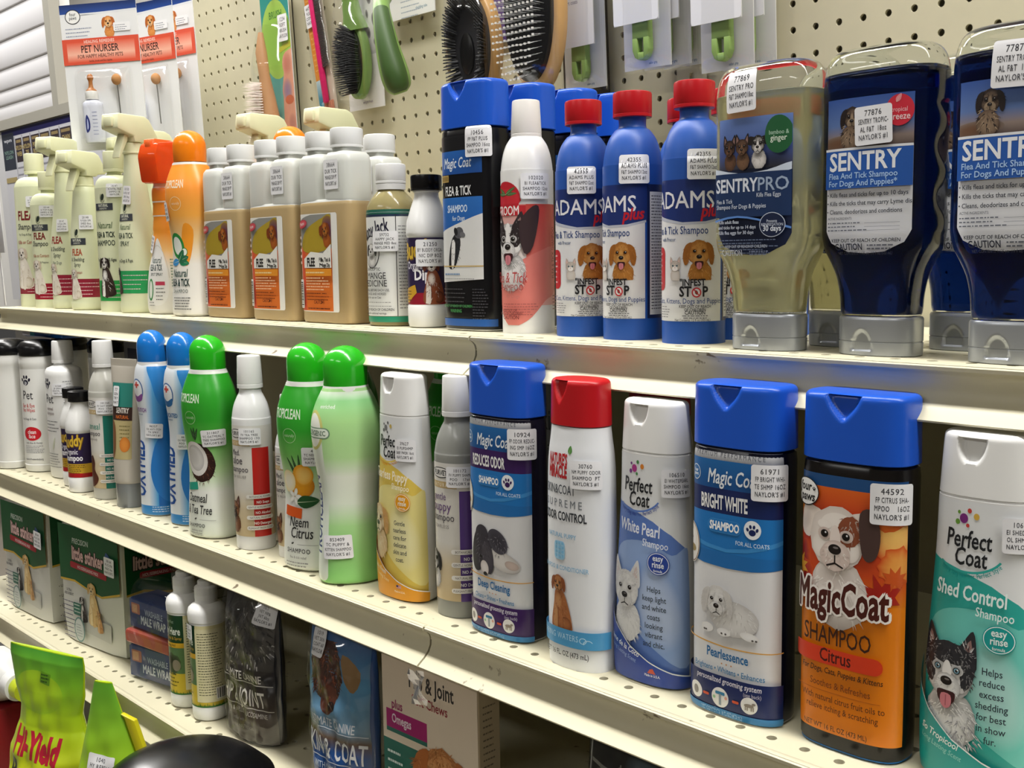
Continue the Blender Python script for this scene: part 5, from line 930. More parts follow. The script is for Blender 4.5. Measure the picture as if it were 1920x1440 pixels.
# --- clear squeeze bottles standing on their caps
def squeeze(kind):
    blue = kind == 'blue'
    t = thing('squeeze_bottle', '', 'squeeze bottle', 'clear squeeze bottles standing on silver caps', 'T', 0, 0)
    out = [(27, 25.5, 16), (30, 26.5, 17), (42, 27.5, 17.5), (54, 30, 19), (64, 34.5, 21), (72, 38.5, 22.6), (80, 40.4, 23.2)]+[(z, 40.6, 23.3) for z in range(84, 170, 4)]+[(172, 40.8, 23.3), (180, 41, 23.2), (190, 40, 22.6), (198, 37.5, 20.6), (203, 33, 17), (205, 26, 11.5)]
    rip = lambda u, z: -1.3*math.sin((z-80)/5.2)*max(0, 1-((abs(u)-58)/14)**2)*(1 if 82 < z < 166 else 0)     # finger grips down the sides
    clear = mat('clear_pet', '#f2f5f4', .06, trans=1, ior=1.08, spec=.6); clear.node_tree.nodes['Principled BSDF'].inputs['Coat Weight'].default_value = .6
    shell('body', out, 3.2, clear, t, 112, 3, rip, 60)
    lv = 188 if blue else 183
    ins = [(z, a-1.0, b-1.0) for z, a, b in out if z <= lv]; ins[0] = (28, 24.8, 15.2); ins.append((lv+.4, np.interp(lv, [q[0] for q in out], [q[1] for q in out])-1.2, np.interp(lv, [q[0] for q in out], [q[2] for q in out])-1.2)); ins.append((lv+.6, 20, 10))
    liq = mat('blue_shampoo', '#16357e', .05, trans=.94, ior=1.25) if blue else mat('yellow_shampoo', '#e2dcae', .08, trans=.6, ior=1.15)
    if blue and len(liq.node_tree.nodes) < 3:
        N = liq.node_tree.nodes; v = N.new('ShaderNodeVolumeAbsorption'); v.inputs[0].default_value = (.10, .24, .66, 1); v.inputs[1].default_value = 26; liq.node_tree.links.new(v.outputs[0], N['Material Output'].inputs['Volume'])
    shell('liquid', ins, 3.2, liq, t, 112, 3, rip, 60)
    SIL = mat('silver_cap', '#a9adb3', .3, metal=.55, noise=.03)
    cap = [(0, 27, 16.5), (.6, 28.2, 17.6), (9.2, 28.4, 17.8), (9.5, 27.9, 17.3), (9.9, 27.9, 17.3), (10.2, 28.4, 17.8), (25, 28.4, 17.8), (26.4, 27.6, 17), (26.6, 24, 15)]
    P = [];
    for (z0, a0, b0), (z1, a1, b1) in zip(cap, cap[1:]):
        k = max(1, int((z1-z0)/1.2)); P += [(z0+(z1-z0)*i/k, a0+(a1-a0)*i/k, b0+(b1-b0)*i/k) for i in range(k)]
    P.append(cap[-1]); shell('cap', P, 2.5, SIL, t, 120, 0, lambda u, z: 1.8*min(1, max(0, 1-((u+5)/8)**2-(max(0, z-4)/14)**2)*4) if z > 3.6 else 0, 40)
    S = Bot(out, 3.2, 3, 120); L = Lab(S, .3); L.clip(-36, 64, 36, 178)
    def panel(col, v0, v1, r=9): L.poly([(-31, v0+14), (-27, v0+6), (-14, v0), (0, v0-1), (14, v0), (27, v0+6), (31, v0+14), (31, v1), (24, v1+6), (-24, v1+6), (-31, v1)], col)
    if blue:
        panel('#dcdde0', 70, 164); L.clip(-31, 64, 31, 171); L.grad(-32, 138, 32, 172, [(0, '#5a4a44'), (.2, '#8a7a72'), (.45, '#5a74a8'), (1, '#2e4f96')]); L.ell(-20, 142, 18, 5, '#6a4a34', 4, '#7a6a60'); dog(L, -11, 158, 8, '#3a2c28', '#201614', '#8a745e', ears='flop', muz='#a08a70', chest=0, fur=40); L.ell(-12, 145, 7, 8, '#8a745e', 0, '#5a4638'); L.fur(-12, 147, 6, 8, 50, ['#2a1f1c', '#a08a70', '#6a5644'], 3, .4)
        L.ell(22, 160, 9, 10, '#c8283a'); L.text('tropical', 22, 159, 3, '#e6a8ae', .01); L.text('breeze', 22, 154, 4.4, '#f0d0d2', .01); leaf(L, 20, 165, 6, 3, 60, '#e08a90')
        L.rect(-32, 112, 32, 138, '#2456a6'); L.rect(-32, 137, 32, 138.6, '#e0e2e6'); L.text('SENTRY', -2, 124, 12, '#e8eaee', .022, 0, 1.08); L.text('Flea And Tick Shampoo', -28, 118.6, 3.9, '#a9c8ee', .014, al='L', xs=1.2); L.text('For Dogs And Puppies*', -28, 113.6, 3.9, '#a9c8ee', .014, al='L', xs=1.2)
        for i, q in enumerate(('• Kills fleas and ticks for up to 10 days', '• Kills the ticks that may carry Lyme disease', '• Cleans, deodorizes and conditions')): L.text(q, -29, 106.5-i*5.6, 3, '#30343e', .012, al='L', xs=1.12)
        L.text('ACTIVE INGREDIENTS:', -28, 91.5, 1.7, '#4a4e58', .006, al='L'); L.fine(-28, 88.8, 2, 3, 2.4, '#6a6e78', .8); [L.rect(0, 88.8-i*2.4, 24, 89-i*2.4, '#6a6e78') for i in range(3)]; L.text('KEEP OUT OF REACH OF CHILDREN', 0, 76.6, 2.3, '#2a2e38', .018, xs=1.2); L.text('CAUTION', -12, 71.6, 4.2, '#23283a', .02); L.fine(2, 74, 26, 2, 2.2, '#6a6e78', .9); L.text('NET CONTENTS: 1.125 pts. (18 fl oz) (532 mL)', 0, 68.6, 1.9, '#4a4e58', .004)
    else:
        panel('#14203f', 70, 160); L.clip(-31, 64, 31, 166); L.grad(-32, 130, 32, 168, [(0, '#3a3a44'), (.3, '#3f4f86'), (1, '#6a86c4')]); [dog(L, x, y, s, c, '#1e1614', m, ears=e, chest=2, fur=30, muz=m) for x, y, s, c, m, e in ((-20, 145, 6.5, '#2f2220', '#6a4a36', 'up'), (-8, 145, 6.5, '#4a342a', '#7a5a42', 'up'), (6, 146, 7, '#22201f', '#e2ddd8', 'fold'))]
        L.ell(22, 152, 10, 13, '#1f5a34'); L.text('bamboo &', 22, 152, 3, '#a8c8b0', .01); L.text('ginger', 22, 147.6, 4.2, '#dcead8', .01); L.poly([(-32, 131), (-10, 127), (14, 128), (32, 133), (32, 128), (14, 124), (-10, 123.6), (-32, 127)], '#c8d2e0', 3); L.rect(-32, 96, 32, 127, '#183058')
        L.text('SENTRY', -12, 114, 9.5, '#d6dbe4', .025, 0, .98); L.text('PRO', 18, 114, 9.5, '#9aaac0', .012, 0, 1.15); L.text('Kills Flea Eggs', 15, 109.6, 3, '#c6cedc', .008); L.text('Flea & Tick', -22, 106, 3, '#c6cedc', .008); L.text('Shampoo For Dogs & Puppies', -8, 102, 3.2, '#c6cedc', .01); L.poly([(-32, 94), (-10, 97), (14, 93), (32, 88), (32, 86.6), (14, 91.6), (-10, 95.6), (-32, 92.6)], '#5a86c8', 3)
        L.ell(18, 90, 9.5, 8.6, '#c6cedc'); L.ell(18, 90, 9, 8.1, '#14203f'); L.text('Prevents\nREINFESTATION', 18, 91.6, 2, '#c6cedc', .012, ls=.9); L.text('30 days', 18, 85.6, 4, '#dfe4ec', .02)
        for i, q in enumerate(('• Kills adult fleas', '  and ticks for up to 14 days', '• Kills flea eggs for 30 days')): L.text(q, -29, 91.5-i*3.8, 2.5, '#c6cedc', .012, al='L', xs=1.1)
        L.fine(-28, 79.5, 24, 5, 2.2, '#7a88a4', .6); L.text('KEEP OUT OF REACH OF CHILDREN', -3, 70.5+4, 2, '#c6cedc', .01); L.text('CAUTION', -16, 69.4, 3.8, '#dfe4ec', .02); L.fine(0, 71.6, 20, 2, 2, '#8a96b0', .8)
    L.done('label', t); return t, S
yb, yS = squeeze('yellow'); yb['label'] = 'clear squeeze bottle of pale yellow shampoo, in front'; place(yb, 'T', .193, .036); sticker(yS, yb, -9, 184, "77869|SENTRY PRO|F&T SHAMPO18oz|NAYLOR'S #1", 2, 25, 28)
o = dup(yb, 'clear squeeze bottle of pale yellow shampoo, behind the front one', None, ('price_sticker',)); place(o, 'T', .222, .094)
bb, bS = squeeze('blue'); bb['label'] = 'clear squeeze bottle of deep blue shampoo, fully in view in front'; place(bb, 'T', .278, .042); bst = sticker(bS, bb, 5, 152, "77876|SENTRY TROPIC-|AL F&T  18oz|NAYLOR'S #1", 2, 26, 25)
o = dup(bb, 'clear squeeze bottle of deep blue shampoo, behind between the two front ones', None, ('price_sticker',)); place(o, 'T', .309, .112)
o = dup(bb, 'clear squeeze bottle of deep blue shampoo, cut off by the right edge', None, ('price_sticker',)); place(o, 'T', .372, .036); sticker(bS, o, 4, 178, "77876|SENTRY TROPIC-|AL F&T  18oz|NAYLOR'S #1", -2, 28, 27)

# ------------------------------------------------------------ bottom shelf
class Pouch:        # pillow of film: outline half width w(v), thickness bulging in the middle
    def __init__(s, W, d, wr=0, seed=0): s.W = np.array(W, float); s.d = d; s.wr = wr; s.se = seed; s.du = 2; s.dv = 3
    def half(s, v): return np.interp(v, s.W[:, 0], s.W[:, 1])
    def thick(s, u, v):
        w = s.half(v); f = np.interp(v, s.W[:, 0], s.W[:, 2]) if s.W.shape[1] > 2 else np.ones_like(v)
        t = s.d*f*np.clip(1-np.abs(u/w)**2.6, 0, 1)**.6
        return t+s.wr*f*(np.sin(u*.17+v*.11+s.se)+np.sin(v*.23-u*.07+s.se*2)*.7+np.sin(u*.41+s.se*3)*.4)*np.clip(1-np.abs(u/w)**4, 0, 1)
    def map(s, u, v, off):
        u = np.clip(u, -.985*s.half(v), .985*s.half(v)); T = s.thick(u, v); e = .5
        nu = (s.thick(u+e, v)-s.thick(u-e, v))/(2*e); nv = (s.thick(u, v+e)-s.thick(u, v-e))/(2*e)
        N = np.stack([-nu, -np.ones_like(u), -nv], -1); N[:, :] *= 1; N /= np.linalg.norm(N, axis=-1, keepdims=True)
        P = np.stack([u, -T, v], -1)
        return P+N*np.asarray(off)[..., None], N
    def mesh(s, name, m, parent, back=.7, nu=36, nv=48):
        V = []; F = []; vs = np.linspace(s.W[0, 0], s.W[-1, 0], nv)
        for q in ((1, -back) if back else (1,)):
            for v in vs:
                w = s.half(v); u = np.sin(np.linspace(-1, 1, nu)*math.pi/2)*w; t = s.thick(u, np.full(nu, v))*q
                if q < 0: t = np.minimum(t, 0)
                V += [(a, -b, v) for a, b in zip(u, t)]
        for k in ((0, nu*nv) if back else (0,)):
            for i in range(nv-1):
                for j in range(nu-1):
                    f = (k+i*nu+j, k+i*nu+j+1, k+(i+1)*nu+j+1, k+(i+1)*nu+j); F.append(f if not k else f[::-1])
        n = nu*nv
        if not back: return build(name, np.array(V)*.001, F, m, parent, 50)
        for i in range(nv-1): F += [(i*nu, (i+1)*nu, n+(i+1)*nu, n+i*nu), (i*nu+nu-1, n+i*nu+nu-1, n+(i+1)*nu+nu-1, (i+1)*nu+nu-1)]
        for j in range(nu-1): F += [(j, n+j, n+j+1, j+1), ((nv-1)*nu+j, (nv-1)*nu+j+1, n+(nv-1)*nu+j+1, n+(nv-1)*nu+j)]
        return build(name, np.array(V)*.001, F, m, parent, 50)
def pads(label, x, y, rz, w=166, dp=118, h=172):
    t = thing('puppy_pad_pack', label, 'pad pack', 'puppy pad packs', 'B', x, y+dp*.0005, .002, rz=rz)
    b = bmesh.new(); bmesh.ops.create_cube(b, size=1); bmesh.ops.subdivide_edges(b, edges=list(b.edges), cuts=9, use_grid_fill=True)
    r = random.Random(int(x*100))
    for v in b.verts:
        c = v.co; q = Vector((c.x*w, c.y*dp, (c.z+.5)*h)); m = [min(.5-abs(c.x), .2)/.2, min(.5-abs(c.y), .2)/.2, min(.5-abs(c.z), .2)/.2]
        f = 1-.035*(1-m[0])*(1-m[2])-.04*(1-m[0])*(1-m[1]); v.co = Vector((q.x*f, q.y*f, q.z*(1-.03*(1-m[0])*(c.z > 0))))
        v.co += Vector((r.uniform(-1, 1), r.uniform(-1, 1), r.uniform(-1, 1)))*(.0 if abs(c.y) > .49 or abs(c.x) > .49 else 1.6)
    MB().bm(b).out('pack', pl('#d3d3cd', .3), t, 60)
    for face, W_, d in (('f', w, dp/2+1.2), ('r', dp, w/2+1.2)):
        L = Lab(Flat(d*.985, face), 1.2); a = W_/2-5; L.clip(-a, 4, a, h-3)
        L.poly([(-a, h), (-a, h-86), (-a*.5, h-84), (0, h-92), (a*.4, h-96), (a, h-84), (a, h)], '#c8a43a', 0); L.poly([(-a, h), (-a, h-83), (-a*.5, h-81), (0, h-89), (a*.4, h-93), (a, h-81), (a, h)], '#14512c')
        L.text('PRECISION', -a*.25, h-28, 8, '#bfc8c0', .012, .15); L.otext('little stinker', -2, h-52, 19, '#d8b4b0', '#2a0c12', 1.3, bold=.035, xs=.8, rot=-2); L.rect(-a*.62, h-66, a*.6, h-57, '#9c1f2c', 3, -3); L.text('HOUSEBREAKING PADS', -2, h-64, 4.6, '#e6cfd0', .012, rot=-3); L.poly([(a*.62, h-28), (a*.82, h-44), (a*.7, h-62), (a*.55, h-52)], '#3a5a8c', 3)
        if face == 'f':
            L.rect(-30, 18, 52, 44, '#bdbdb6', 3, -4); L.text('ULTRA\nABSORBENT', -a*.72, h-100, 4, '#26263a', .014, ls=1); L.fine(-a*.95, h-116, -a*.5, 9, 6.4, '#3a3a66', 1.3); L.rect(-46, 40, -22, 58, '#2f6a5a', 2); L.fine(-44, 54, -26, 3, 5, '#cfd8d0', 1.4)
            sitting(L, 8, 60, 16, '#d8b67a', '#a8803e', '#ead4a4', ear='#c29a58'); sitting(L, -18, 50, 9.5, '#241e1e', '#121010', '#d8d4ce', ear='#1a1616', blaze='#d8d2cc'); sitting(L, 27, 40, 7.5, '#c08e54', '#8a5a2c', '#e0bc88', ears='up'); L.ring(-26, 22, 13, 17, 2, '#5a8a86'); L.ell(-26, 22, 11, 15, '#c9cfcc'); L.fine(-34, 28, -18, 5, 4, '#7a8a8a', 1)
        else:
            L.text('GREATER ABSORBENCY', -4, h-104, 5.4, '#26262a', .016, 0, .9); [(L.text('• Ultra absorbent', -a*.86, h-118-i*15, 4.4, '#2a2a2e', .008, al='L'), L.fine(-a*.72, h-124-i*15, a*.7, 1, 4, '#5a5a60', 1.4)) for i in range(4)]
        L.done('front_print' if face == 'f' else 'side_print', t)
    return t
pk = pads('green and white puppy pad pack, the right one with its side showing', -.853, .040, 7)
sticker(Flat(62), pk, 60, 126, "38164|PR LITL STNK|PADS 14ct|NAYLOR'S", -3, 25, 26)
pk2 = dup(pk, 'green and white puppy pad pack at the left edge of the bottom shelf'); place(pk2, 'B', -1.075, .092, 3, .002)
o = dup(pk, 'green puppy pad pack in the dark behind the two front ones', None, ('price_sticker',)); place(o, 'B', -.955, .235, 5, .002)
def wrap(label, z, h, rz, x=-.662, y=.062):
    t = thing('wrap_pack', label, 'wrap pack', 'blue wrap packs in a clear bag', 'B', x, y, z, rz=rz); MB().box(-50, -22, 0, 50, 22, h, 4).out('carton', pl('#27407a', .4), t)
    L = Lab(Flat(22.1)); L.rect(-48, 2, 48, h-2, '#23386c'); L.rect(-48, h-12, 48, h-2, '#3a4a80'); L.text('WASHABLE', 8, h*.55, 8, '#a9b4d0', .02, 0, .9); L.text('MALE WRAP', 6, h*.22, 11, '#c9d0e0', .03, 0, .85); L.rect(-44, h*.5, -24, h*.85, '#a86a5a', 2); L.rect(-42, h*.54, -30, h*.8, '#c89a7a'); L.done('print', t)
    return t
wrap('blue wrap pack, the lower of the two in the clear bag', .002, 44, 12); wrap('blue wrap pack, the upper of the two in the clear bag', .0665, 40, 6)
t = thing('orange_strip_pack', 'flat orange-edged pack lying between the two blue wrap packs', 'wrap pack', None, 'B', -.664, .058, .0465, rz=8); MB().box(-52, -24, 0, 52, 24, 19, 5).out('pack', pl('#a5483c', .4), t); L = Lab(Flat(24.1)); L.rect(-46, 4, 46, 15, '#b3594a'); L.done('print', t)
t = thing('clear_bag', 'clear plastic bag around the blue wrap packs', 'bag', None, 'B', -.662, .060, .0, rz=9)
P = Pouch([(0, 58, .75), (12, 63, 1), (90, 62, 1), (122, 56, .7), (132, 46, .3)], 33, 1.2, 2); P.mesh('film', film(), t, 1.0)
def potty(label, x, y, rz):
    P = [(0, 17, 17), (1.5, 20, 20), (5, 21.3, 21.3), (17, 21.5, 21.5), (17.6, 21.1, 21.1), (118, 21.1, 21.1), (119, 22, 22), (128, 22.4, 22.4), (134, 21, 21), (138, 16.5, 16.5), (140, 13, 13), (144, 12.8, 12.8)]
    t = thing('spray_bottle', label, 'spray bottle', 'potty training spray bottles', 'B', x, y, rz=rz); shell('body', P, 2, WHITE, t, 56, 0); shell('collar', [(143, 12.6, 12.6), (145, 13.2, 13.2), (158, 13, 13), (159, 12, 12), (160, 9.5, 9.5)], 2, pl('#e8e8e6', .35), t, 40, 0)
    shell('pump', [(160, 9, 9), (161, 9.4, 9.4), (165, 9.2, 9.2), (166, 8, 8)], 2, pl('#e6e6e4', .35), t, 32, 0); shell('overcap', [(150, 14.2, 14.2), (151, 14.6, 14.6), (166, 14.4, 14.4), (167, 13, 13)], 2, film(), t, 40, 0, bot=False)
    S = Bot(P, 2, 0); L = Lab(S); L.rect(-60, 18, 60, 116, '#d6cd9c'); L.rect(-60, 18, 60, 48, '#d3b73c'); L.clip(-66, 18, 66, 117)
    L.rect(-26, 78, 15, 116, '#143c24'); L.rect(-26, 18, 15, 52, '#d3b73c'); L.rect(-26, 44, 15, 78, '#5a7a52'); L.ell(-3, 56, 14, 13, '#2a3024', 0, '#4a5a3e', jit=.1); L.ell(4, 54, 6, 7, '#8a8070'); L.ell(-6, 60, 5, 5, '#1c1c18'); L.text('Potty Here', -6, 92, 9.5, '#dfe4da', .025, 0, .72); L.text('Training Aid & Spray', -5, 86, 3.8, '#c8a03c', .01); L.text('NaturVet', -6, 106, 4.2, '#8aa08c', .01); L.rect(-26, 76, 15, 82, '#d8a82c'); L.text('Training Aid', -5, 77.6, 3.4, '#3a3210', .01); L.fine(-20, 42, 10, 4, 4.6, '#3a3a20', 1.2)
    L.rect(15, 24, 60, 112, '#d9d2ac'); L.fine(18, 106, 48, 24, 3.2, '#4a4a30', .9); barcode(L, 38, 27, 14, 14)
    r = random.Random(4); L.add([[(-66+i*1.5, 17), (-64.2+i*1.5, 17), (-65.4+i*1.5+r.uniform(-.8, .8), 22+r.uniform(-2, 2.5))] for i in range(88)], lin('#2a6a2e')); L.rect(-60, 17.5, 60, 19.6, '#2a6a2e'); L.done('label', t); return t
po = potty('green and yellow potty spray bottle, left of the two', -.573, .045, 14)
o = dup(po, 'green and yellow potty spray bottle, front right one of the two', None); place(o, 'B', -.518, .045, -22); sticker(Bot([(0, 21.2, 21.2), (140, 21.2, 21.2)], 2, 0), o, 4, 108, "3816|NV POTTY|SPRY 8oz|NAYLOR", 0, 18, 18)
def chews(label, x, y, w, h, d, rz, cols, art, seed):
    t = thing('treat_pouch', label, 'pouch', 'dog supplement pouches', 'B', x, y, rz=rz); P = Pouch([(0, w*.40, .8), (6, w*.47, 1), (h*.5, w*.5, 1), (h*.8, w*.5, .7), (h, w*.48, .12)], d, 1.3, seed); P.mesh('pouch', pl(cols[0], .2), t, .8)
    L = Lab(P, .45, .04); L.clip(-w*.455, 4, w*.455, h-3); art(L, w, h); L.done('front_print', t); return t, P
def joint_art(L, w, h):
    L.grad(-w/2, 0, w/2, h, [(0, '#2b2623'), (.2, '#4a3f38'), (.45, '#2e2a2a'), (.7, '#55524f'), (1, '#1c1c1e')]); L.fur(0, h*.72, w*.45, h*.22, 260, ['#16161a', '#8a8884', '#4a4846', '#b9b6b0', '#222226'], 8, .9); L.ell(-w*.2, h*.86, 17, 20, '#17171a', 0, '#2a2a2c', jit=.15); L.ell(w*.2, h*.74, 15, 18, '#1a1a1c', 0, '#3a3a3c', jit=.15); L.fur(-w*.1, h*.8, w*.36, h*.15, 80, ['#0e0e10', '#3f3f42'], 9, 1.2)
    L.rect(-w/2, h*.40, w/2, h*.52, '#2a2524'); L.text('ULTIMATE CANINE', 0, h*.435, 9, '#d6d2ca', .01, 0, .78); L.rect(-w*.44, h*.418, w*.44, h*.424, '#c9c5bd'); L.text('HIP & JOINT', 0, h*.27, 19, '#dcd8d0', .012, 0, .66); L.rect(-w*.44, h*.25, w*.44, h*.255, '#c9c5bd'); L.text('OMEGA 3 & 6 PLUS GLUCOSAMINE', 0, h*.2, 5.4, '#bdb8b0', .01, 0, .84); L.text('Fortified with vitamin', 0, h*.15, 3.4, '#7a7672'); L.text('CANINE NUTRITION', 0, h*.1, 4.2, '#8a8680', 0, 0, .9)
def coat_art(L, w, h):
    L.grad(-w/2, 0, w/2, h, [(0, '#1c4a8a'), (.28, '#1f4f92'), (.36, '#6a5440'), (.42, '#6a8aa0'), (.7, '#4a8ab4'), (1, '#1d3f7c')]); L.ell(-w*.12, h*.74, 26, 32, '#4a2418', 20, '#3a1c14', jit=.08); L.fur(-w*.12, h*.74, 24, 30, 200, ['#2a120c', '#6a3420', '#8a4a2c', '#3a1c12'], 7, .8); L.ell(-w*.05, h*.58, 12, 16, '#5a2c1c', -20); L.ell(w*.02, h*.55, 5, 5, '#1a0e0a'); L.poly([(w*.12, h*.86), (w*.36, h*.78), (w*.3, h*.66), (w*.18, h*.72)], '#8a6a40', 3)
    L.text('ULTIMATE CANINE', -2, h*.42, 9, '#d9dde2', .01, 0, .78); L.rect(-w*.44, h*.405, w*.44, h*.41, '#c9d0d8'); L.text('SKIN & COAT', 0, h*.24, 21, '#e2e4e6', .012, 0, .6); L.rect(-w*.44, h*.215, w*.44, h*.22, '#c9d0d8'); L.text('WITH OMEGA 3 & 6', 0, h*.155, 6.6, '#c9d8e8', .01, 0, .84); L.text('Fortified for Advanced Skin', 0, h*.11, 3.6, '#a9c0d8'); L.text('MAXIMUM NUTRITION', 0, h*.06, 4, '#a9c0d8')
j, P = chews('black hip and joint pouch in a clear wrapper on the bottom shelf', -.427, .055, 104, 170, 21, 4, ('#26262a',), joint_art, 1)
sticker(P, j, 34, 150, "1017|VET HIP&|JNT 60ct|NAYLOR'S #1", -6, 30, 24); Pouch([(0, 50, .8), (6, 54, 1), (150, 54, 1), (173, 51, .3)], 23.5, 1.6, 5).mesh('clear_wrapper', film(), j, .8)
j, P = chews('blue skin and coat pouch with a dark brown dog on the bottom shelf', -.247, .052, 100, 172, 20, 6, ('#1c4a8a',), coat_art, 3)
sticker(P, j, -26, 152, "1019|VET SKN|COAT 60|NAYLOR", 0, 20, 27); Pouch([(0, 48, .8), (6, 52, 1), (150, 52, 1), (175.5, 50, .3)], 22, 1.4, 8).mesh('clear_wrapper', film(), j, .8)
def golden_box():
    t = thing('chew_box', 'cream chew box with a large golden retriever face on the bottom shelf', 'box', None, 'B', -.099, .053, rz=2); MB().box(-66, -13, 0, 66, 13, 171, 2).out('carton', pl('#b9a78c', .4), t); L = Lab(Flat(13.1)); L.clip(-65, 1, 65, 169)
    L.grad(-66, 0, 66, 170, [(0, '#2c5a50'), (.3, '#2f6458'), (.52, '#2f6a5c'), (.521, '#d6c8b4'), (1, '#cbbba6')]); L.rect(-60, 100, -2, 118, '#9c1c66'); L.rect(-60, 96, -2, 100, '#2f6a5c'); L.text('Hip & Joint', 4, 147, 15, '#33302e', .022, 0, .82); L.text('Soft Chews', 2, 132, 9.5, '#8c2430', .012); L.text('plus', -44, 120, 9, '#8c1c58', .02); L.text('Omegas', -38, 106, 9, '#e2d2dc', .02, 0, .85)
    dog(L, 18, 66, 37, '#c2814a', '#8f5428', '#d9a870', ears='flop', ear='#a8622e', muz='#d8aa7a', open_=1, fur=260, chest=1, nose='#2a1c1a'); L.fine(-58, 76, -34, 3, 9, '#c9d8d2', 2.4); L.done('front_print', t)
    L = Lab(Flat(66.1, 'r')); L.rect(-12, 1, 12, 169, '#a4957e'); L.fine(-8, 150, 8, 22, 6, '#5a5048', 1.4); L.done('side_print', t)
golden_box()
def nail_bag(L, w, h):
    L.rect(-w/2, 0, w/2, h, '#191a18'); L.rect(-w*.455, 0, -w*.44, h, '#8a8c8a'); L.text('NOW', -w*.27, h*.72, 17, '#75766e', .03, 0, 1, rot=98); L.text('supplement', -w*.10, h*.70, 12, '#6a6c64', .006, 0, 1, rot=98); L.ell(w*.2, h*.8, 30, 24, '#4a3020', 10, '#1e1c18', jit=.1); L.ell(0, h*.88, 20, 14, '#3a4a52', 0, '#191a18'); L.ring(w*.12, h*.7, 7, 11, 2, '#a8a090', 20, 200)
chews('dark pouch with sideways lettering in the shade at the right of the bottom shelf', .145, .060, 124, 172, 18, 3, ('#161715',), nail_bag, 6)

# ------------------------------------------------------------ base deck, in front at the lower left
def deck_thing(name, label, cat, x, y, z=.386, rz=0, rx=0, g=None): return thing(name, label, cat, g, None, x, y, z, rz, rx)
LIME = pl('#a9c41c', .22)
def repel(label, x, y, rz, W, d, art, seed, rx=0):
    t = deck_thing('repellent_bag', label, 'bag', x, y, .387, rz, rx, 'lime green repellent bags'); P = Pouch(W, d, 1.3, seed); P.mesh('bag', LIME, t, .8, 44, 64); L = Lab(P, .5, .05); art(L); L.done('front_print', t); return t, P
def r1(L):
    L.clip(-94, 4, 94, 349); L.grad(-100, 0, 100, 350, [(0, '#b4bc14'), (.6, '#b9c418'), (.78, '#a2c41e'), (.9, '#7cb828'), (1, '#3f8a2a')]); L.ell(-6, 300, 44, 26, '#a4c822', 0, '#94be24'); L.text('Hi-Yield', -4, 222, 30, '#b01c34', .05, 0, .75, rot=-3); L.text('Repellent', 8, 178, 36, '#1c2412', .035, 0, .78, rot=-5); L.rect(0, 312, 18, 326, '#5f931c', 1, -8); L.fine(2, 322, 16, 3, 4, '#2a4a14', 2)
    L.fur(-40, 70, 42, 50, 300, ['#4a4030', '#8a7a5c', '#2a241c', '#a8987a'], 12, 1.6)
def r2(L):
    L.clip(-76, 4, 76, 355); L.grad(-80, 0, 80, 356, [(0, '#b4bc14'), (.5, '#b9c418'), (.72, '#9cc422'), (1, '#62aa30')]); L.text('Hi-', -48, 210, 26, '#4a5a2a', .02, 0, .8, rot=-4); L.text('Repellent', -4, 168, 38, '#1c2412', .035, 0, .75, rot=-3); L.fine(-50, 150, 54, 6, 9, '#4a5a1c', 3)
b1, P1 = repel('lime green repellent bag with red lettering, the left and fuller one', -.690, -.535, 17, [(0, 72, .7), (10, 78, 1), (180, 80, 1), (222, 76, .8), (256, 58, .5), (276, 54, .42), (300, 62, .36), (338, 68, .2), (350, 67, .06)], 42, r1, 2)
b2, P2 = repel('lime green repellent bag with a yellow edge, nearer the shelf middle', -.522, -.535, 26, [(0, 66, .7), (10, 72, 1), (150, 70, 1), (210, 56, .8), (270, 38, .5), (315, 24, .2), (356, 12, .05)], 38, r2, 5)
sticker(P2, b2, 2, 262, "1040|HY REPELL|ENT  4LB|NAYLOR", -6, 34, 32)
m = MB(); m.prism([(22, 322), (40, 316), (56, 262), (76, 190), (96, 90), (100, 8), (72, 8), (71, 150), (58, 212), (42, 268), (27, 318)], -4, 2, 'y', .6)
m.out('yellow_edge', pl('#c9c01e', .3), b2)
def jug(label, x, y, z, rz, lid, body, s, tilt=0, g=None):
    t = deck_thing('bottle', label, 'bottle', x, y, z, rz, tilt, g); shell('body', [(0, 40*s, 30*s), (3, 45*s, 34*s), (120*s, 45*s, 34*s), (150*s, 38*s, 30*s), (172*s, 20*s, 19*s), (180*s, 17*s, 17*s), (186*s, 17*s, 17*s)], 2.4, pl(body, .35, sss=.1), t, 48, 4); screw_cap(t, 182*s, 212*s, 21*s, pl(lid, .3), True); return t
jug('pale bottle with a red screw cap in the shade behind the left lime bag', -1.145, -.41, .387, 0, '#8c1420', '#b9a09a', 1.0)
jug('white bottle with a crimson cap cut off by the left edge', -1.19, -.475, .387, 0, '#b01c3a', '#c9c4c0', 1.02)
t = deck_thing('white_jug', 'white jug lying on the red carton, its cap towards the left lime bag', 'jug', -1.06, -.487, .597, 0); t.rotation_euler = (math.radians(90), 0, math.radians(90)); t.rotation_mode = 'XYZ'
shell('body', [(0, 34, 30), (2, 38, 34), (50, 38, 34), (70, 26, 24), (80, 16, 16), (84, 15, 15)], 2.2, pl('#d2d2d0', .35), t, 48, 4); screw_cap(t, 82, 104, 21, pl('#dcdcda', .35), True); shell('spout_ring', [(104, 16, 16), (126, 15, 15)], 2, pl('#b6c428', .35), t, 40, 0)
t = deck_thing('red_carton', 'dark red carton with a barcode at the lower left corner', 'box', -1.055, -.492, .387, 0); MB().box(-70, -30, 0, 70, 30, 174, 2).out('carton', pl('#7a1018', .4), t); L = Lab(Flat(30.1)); barcode(L, 2, 54, 62, 46); L.rect(-66, 44, 66, 47, '#a82028'); L.text('dog food', 20, 20, 16, '#a83a40', .02); L.done('front_print', t)
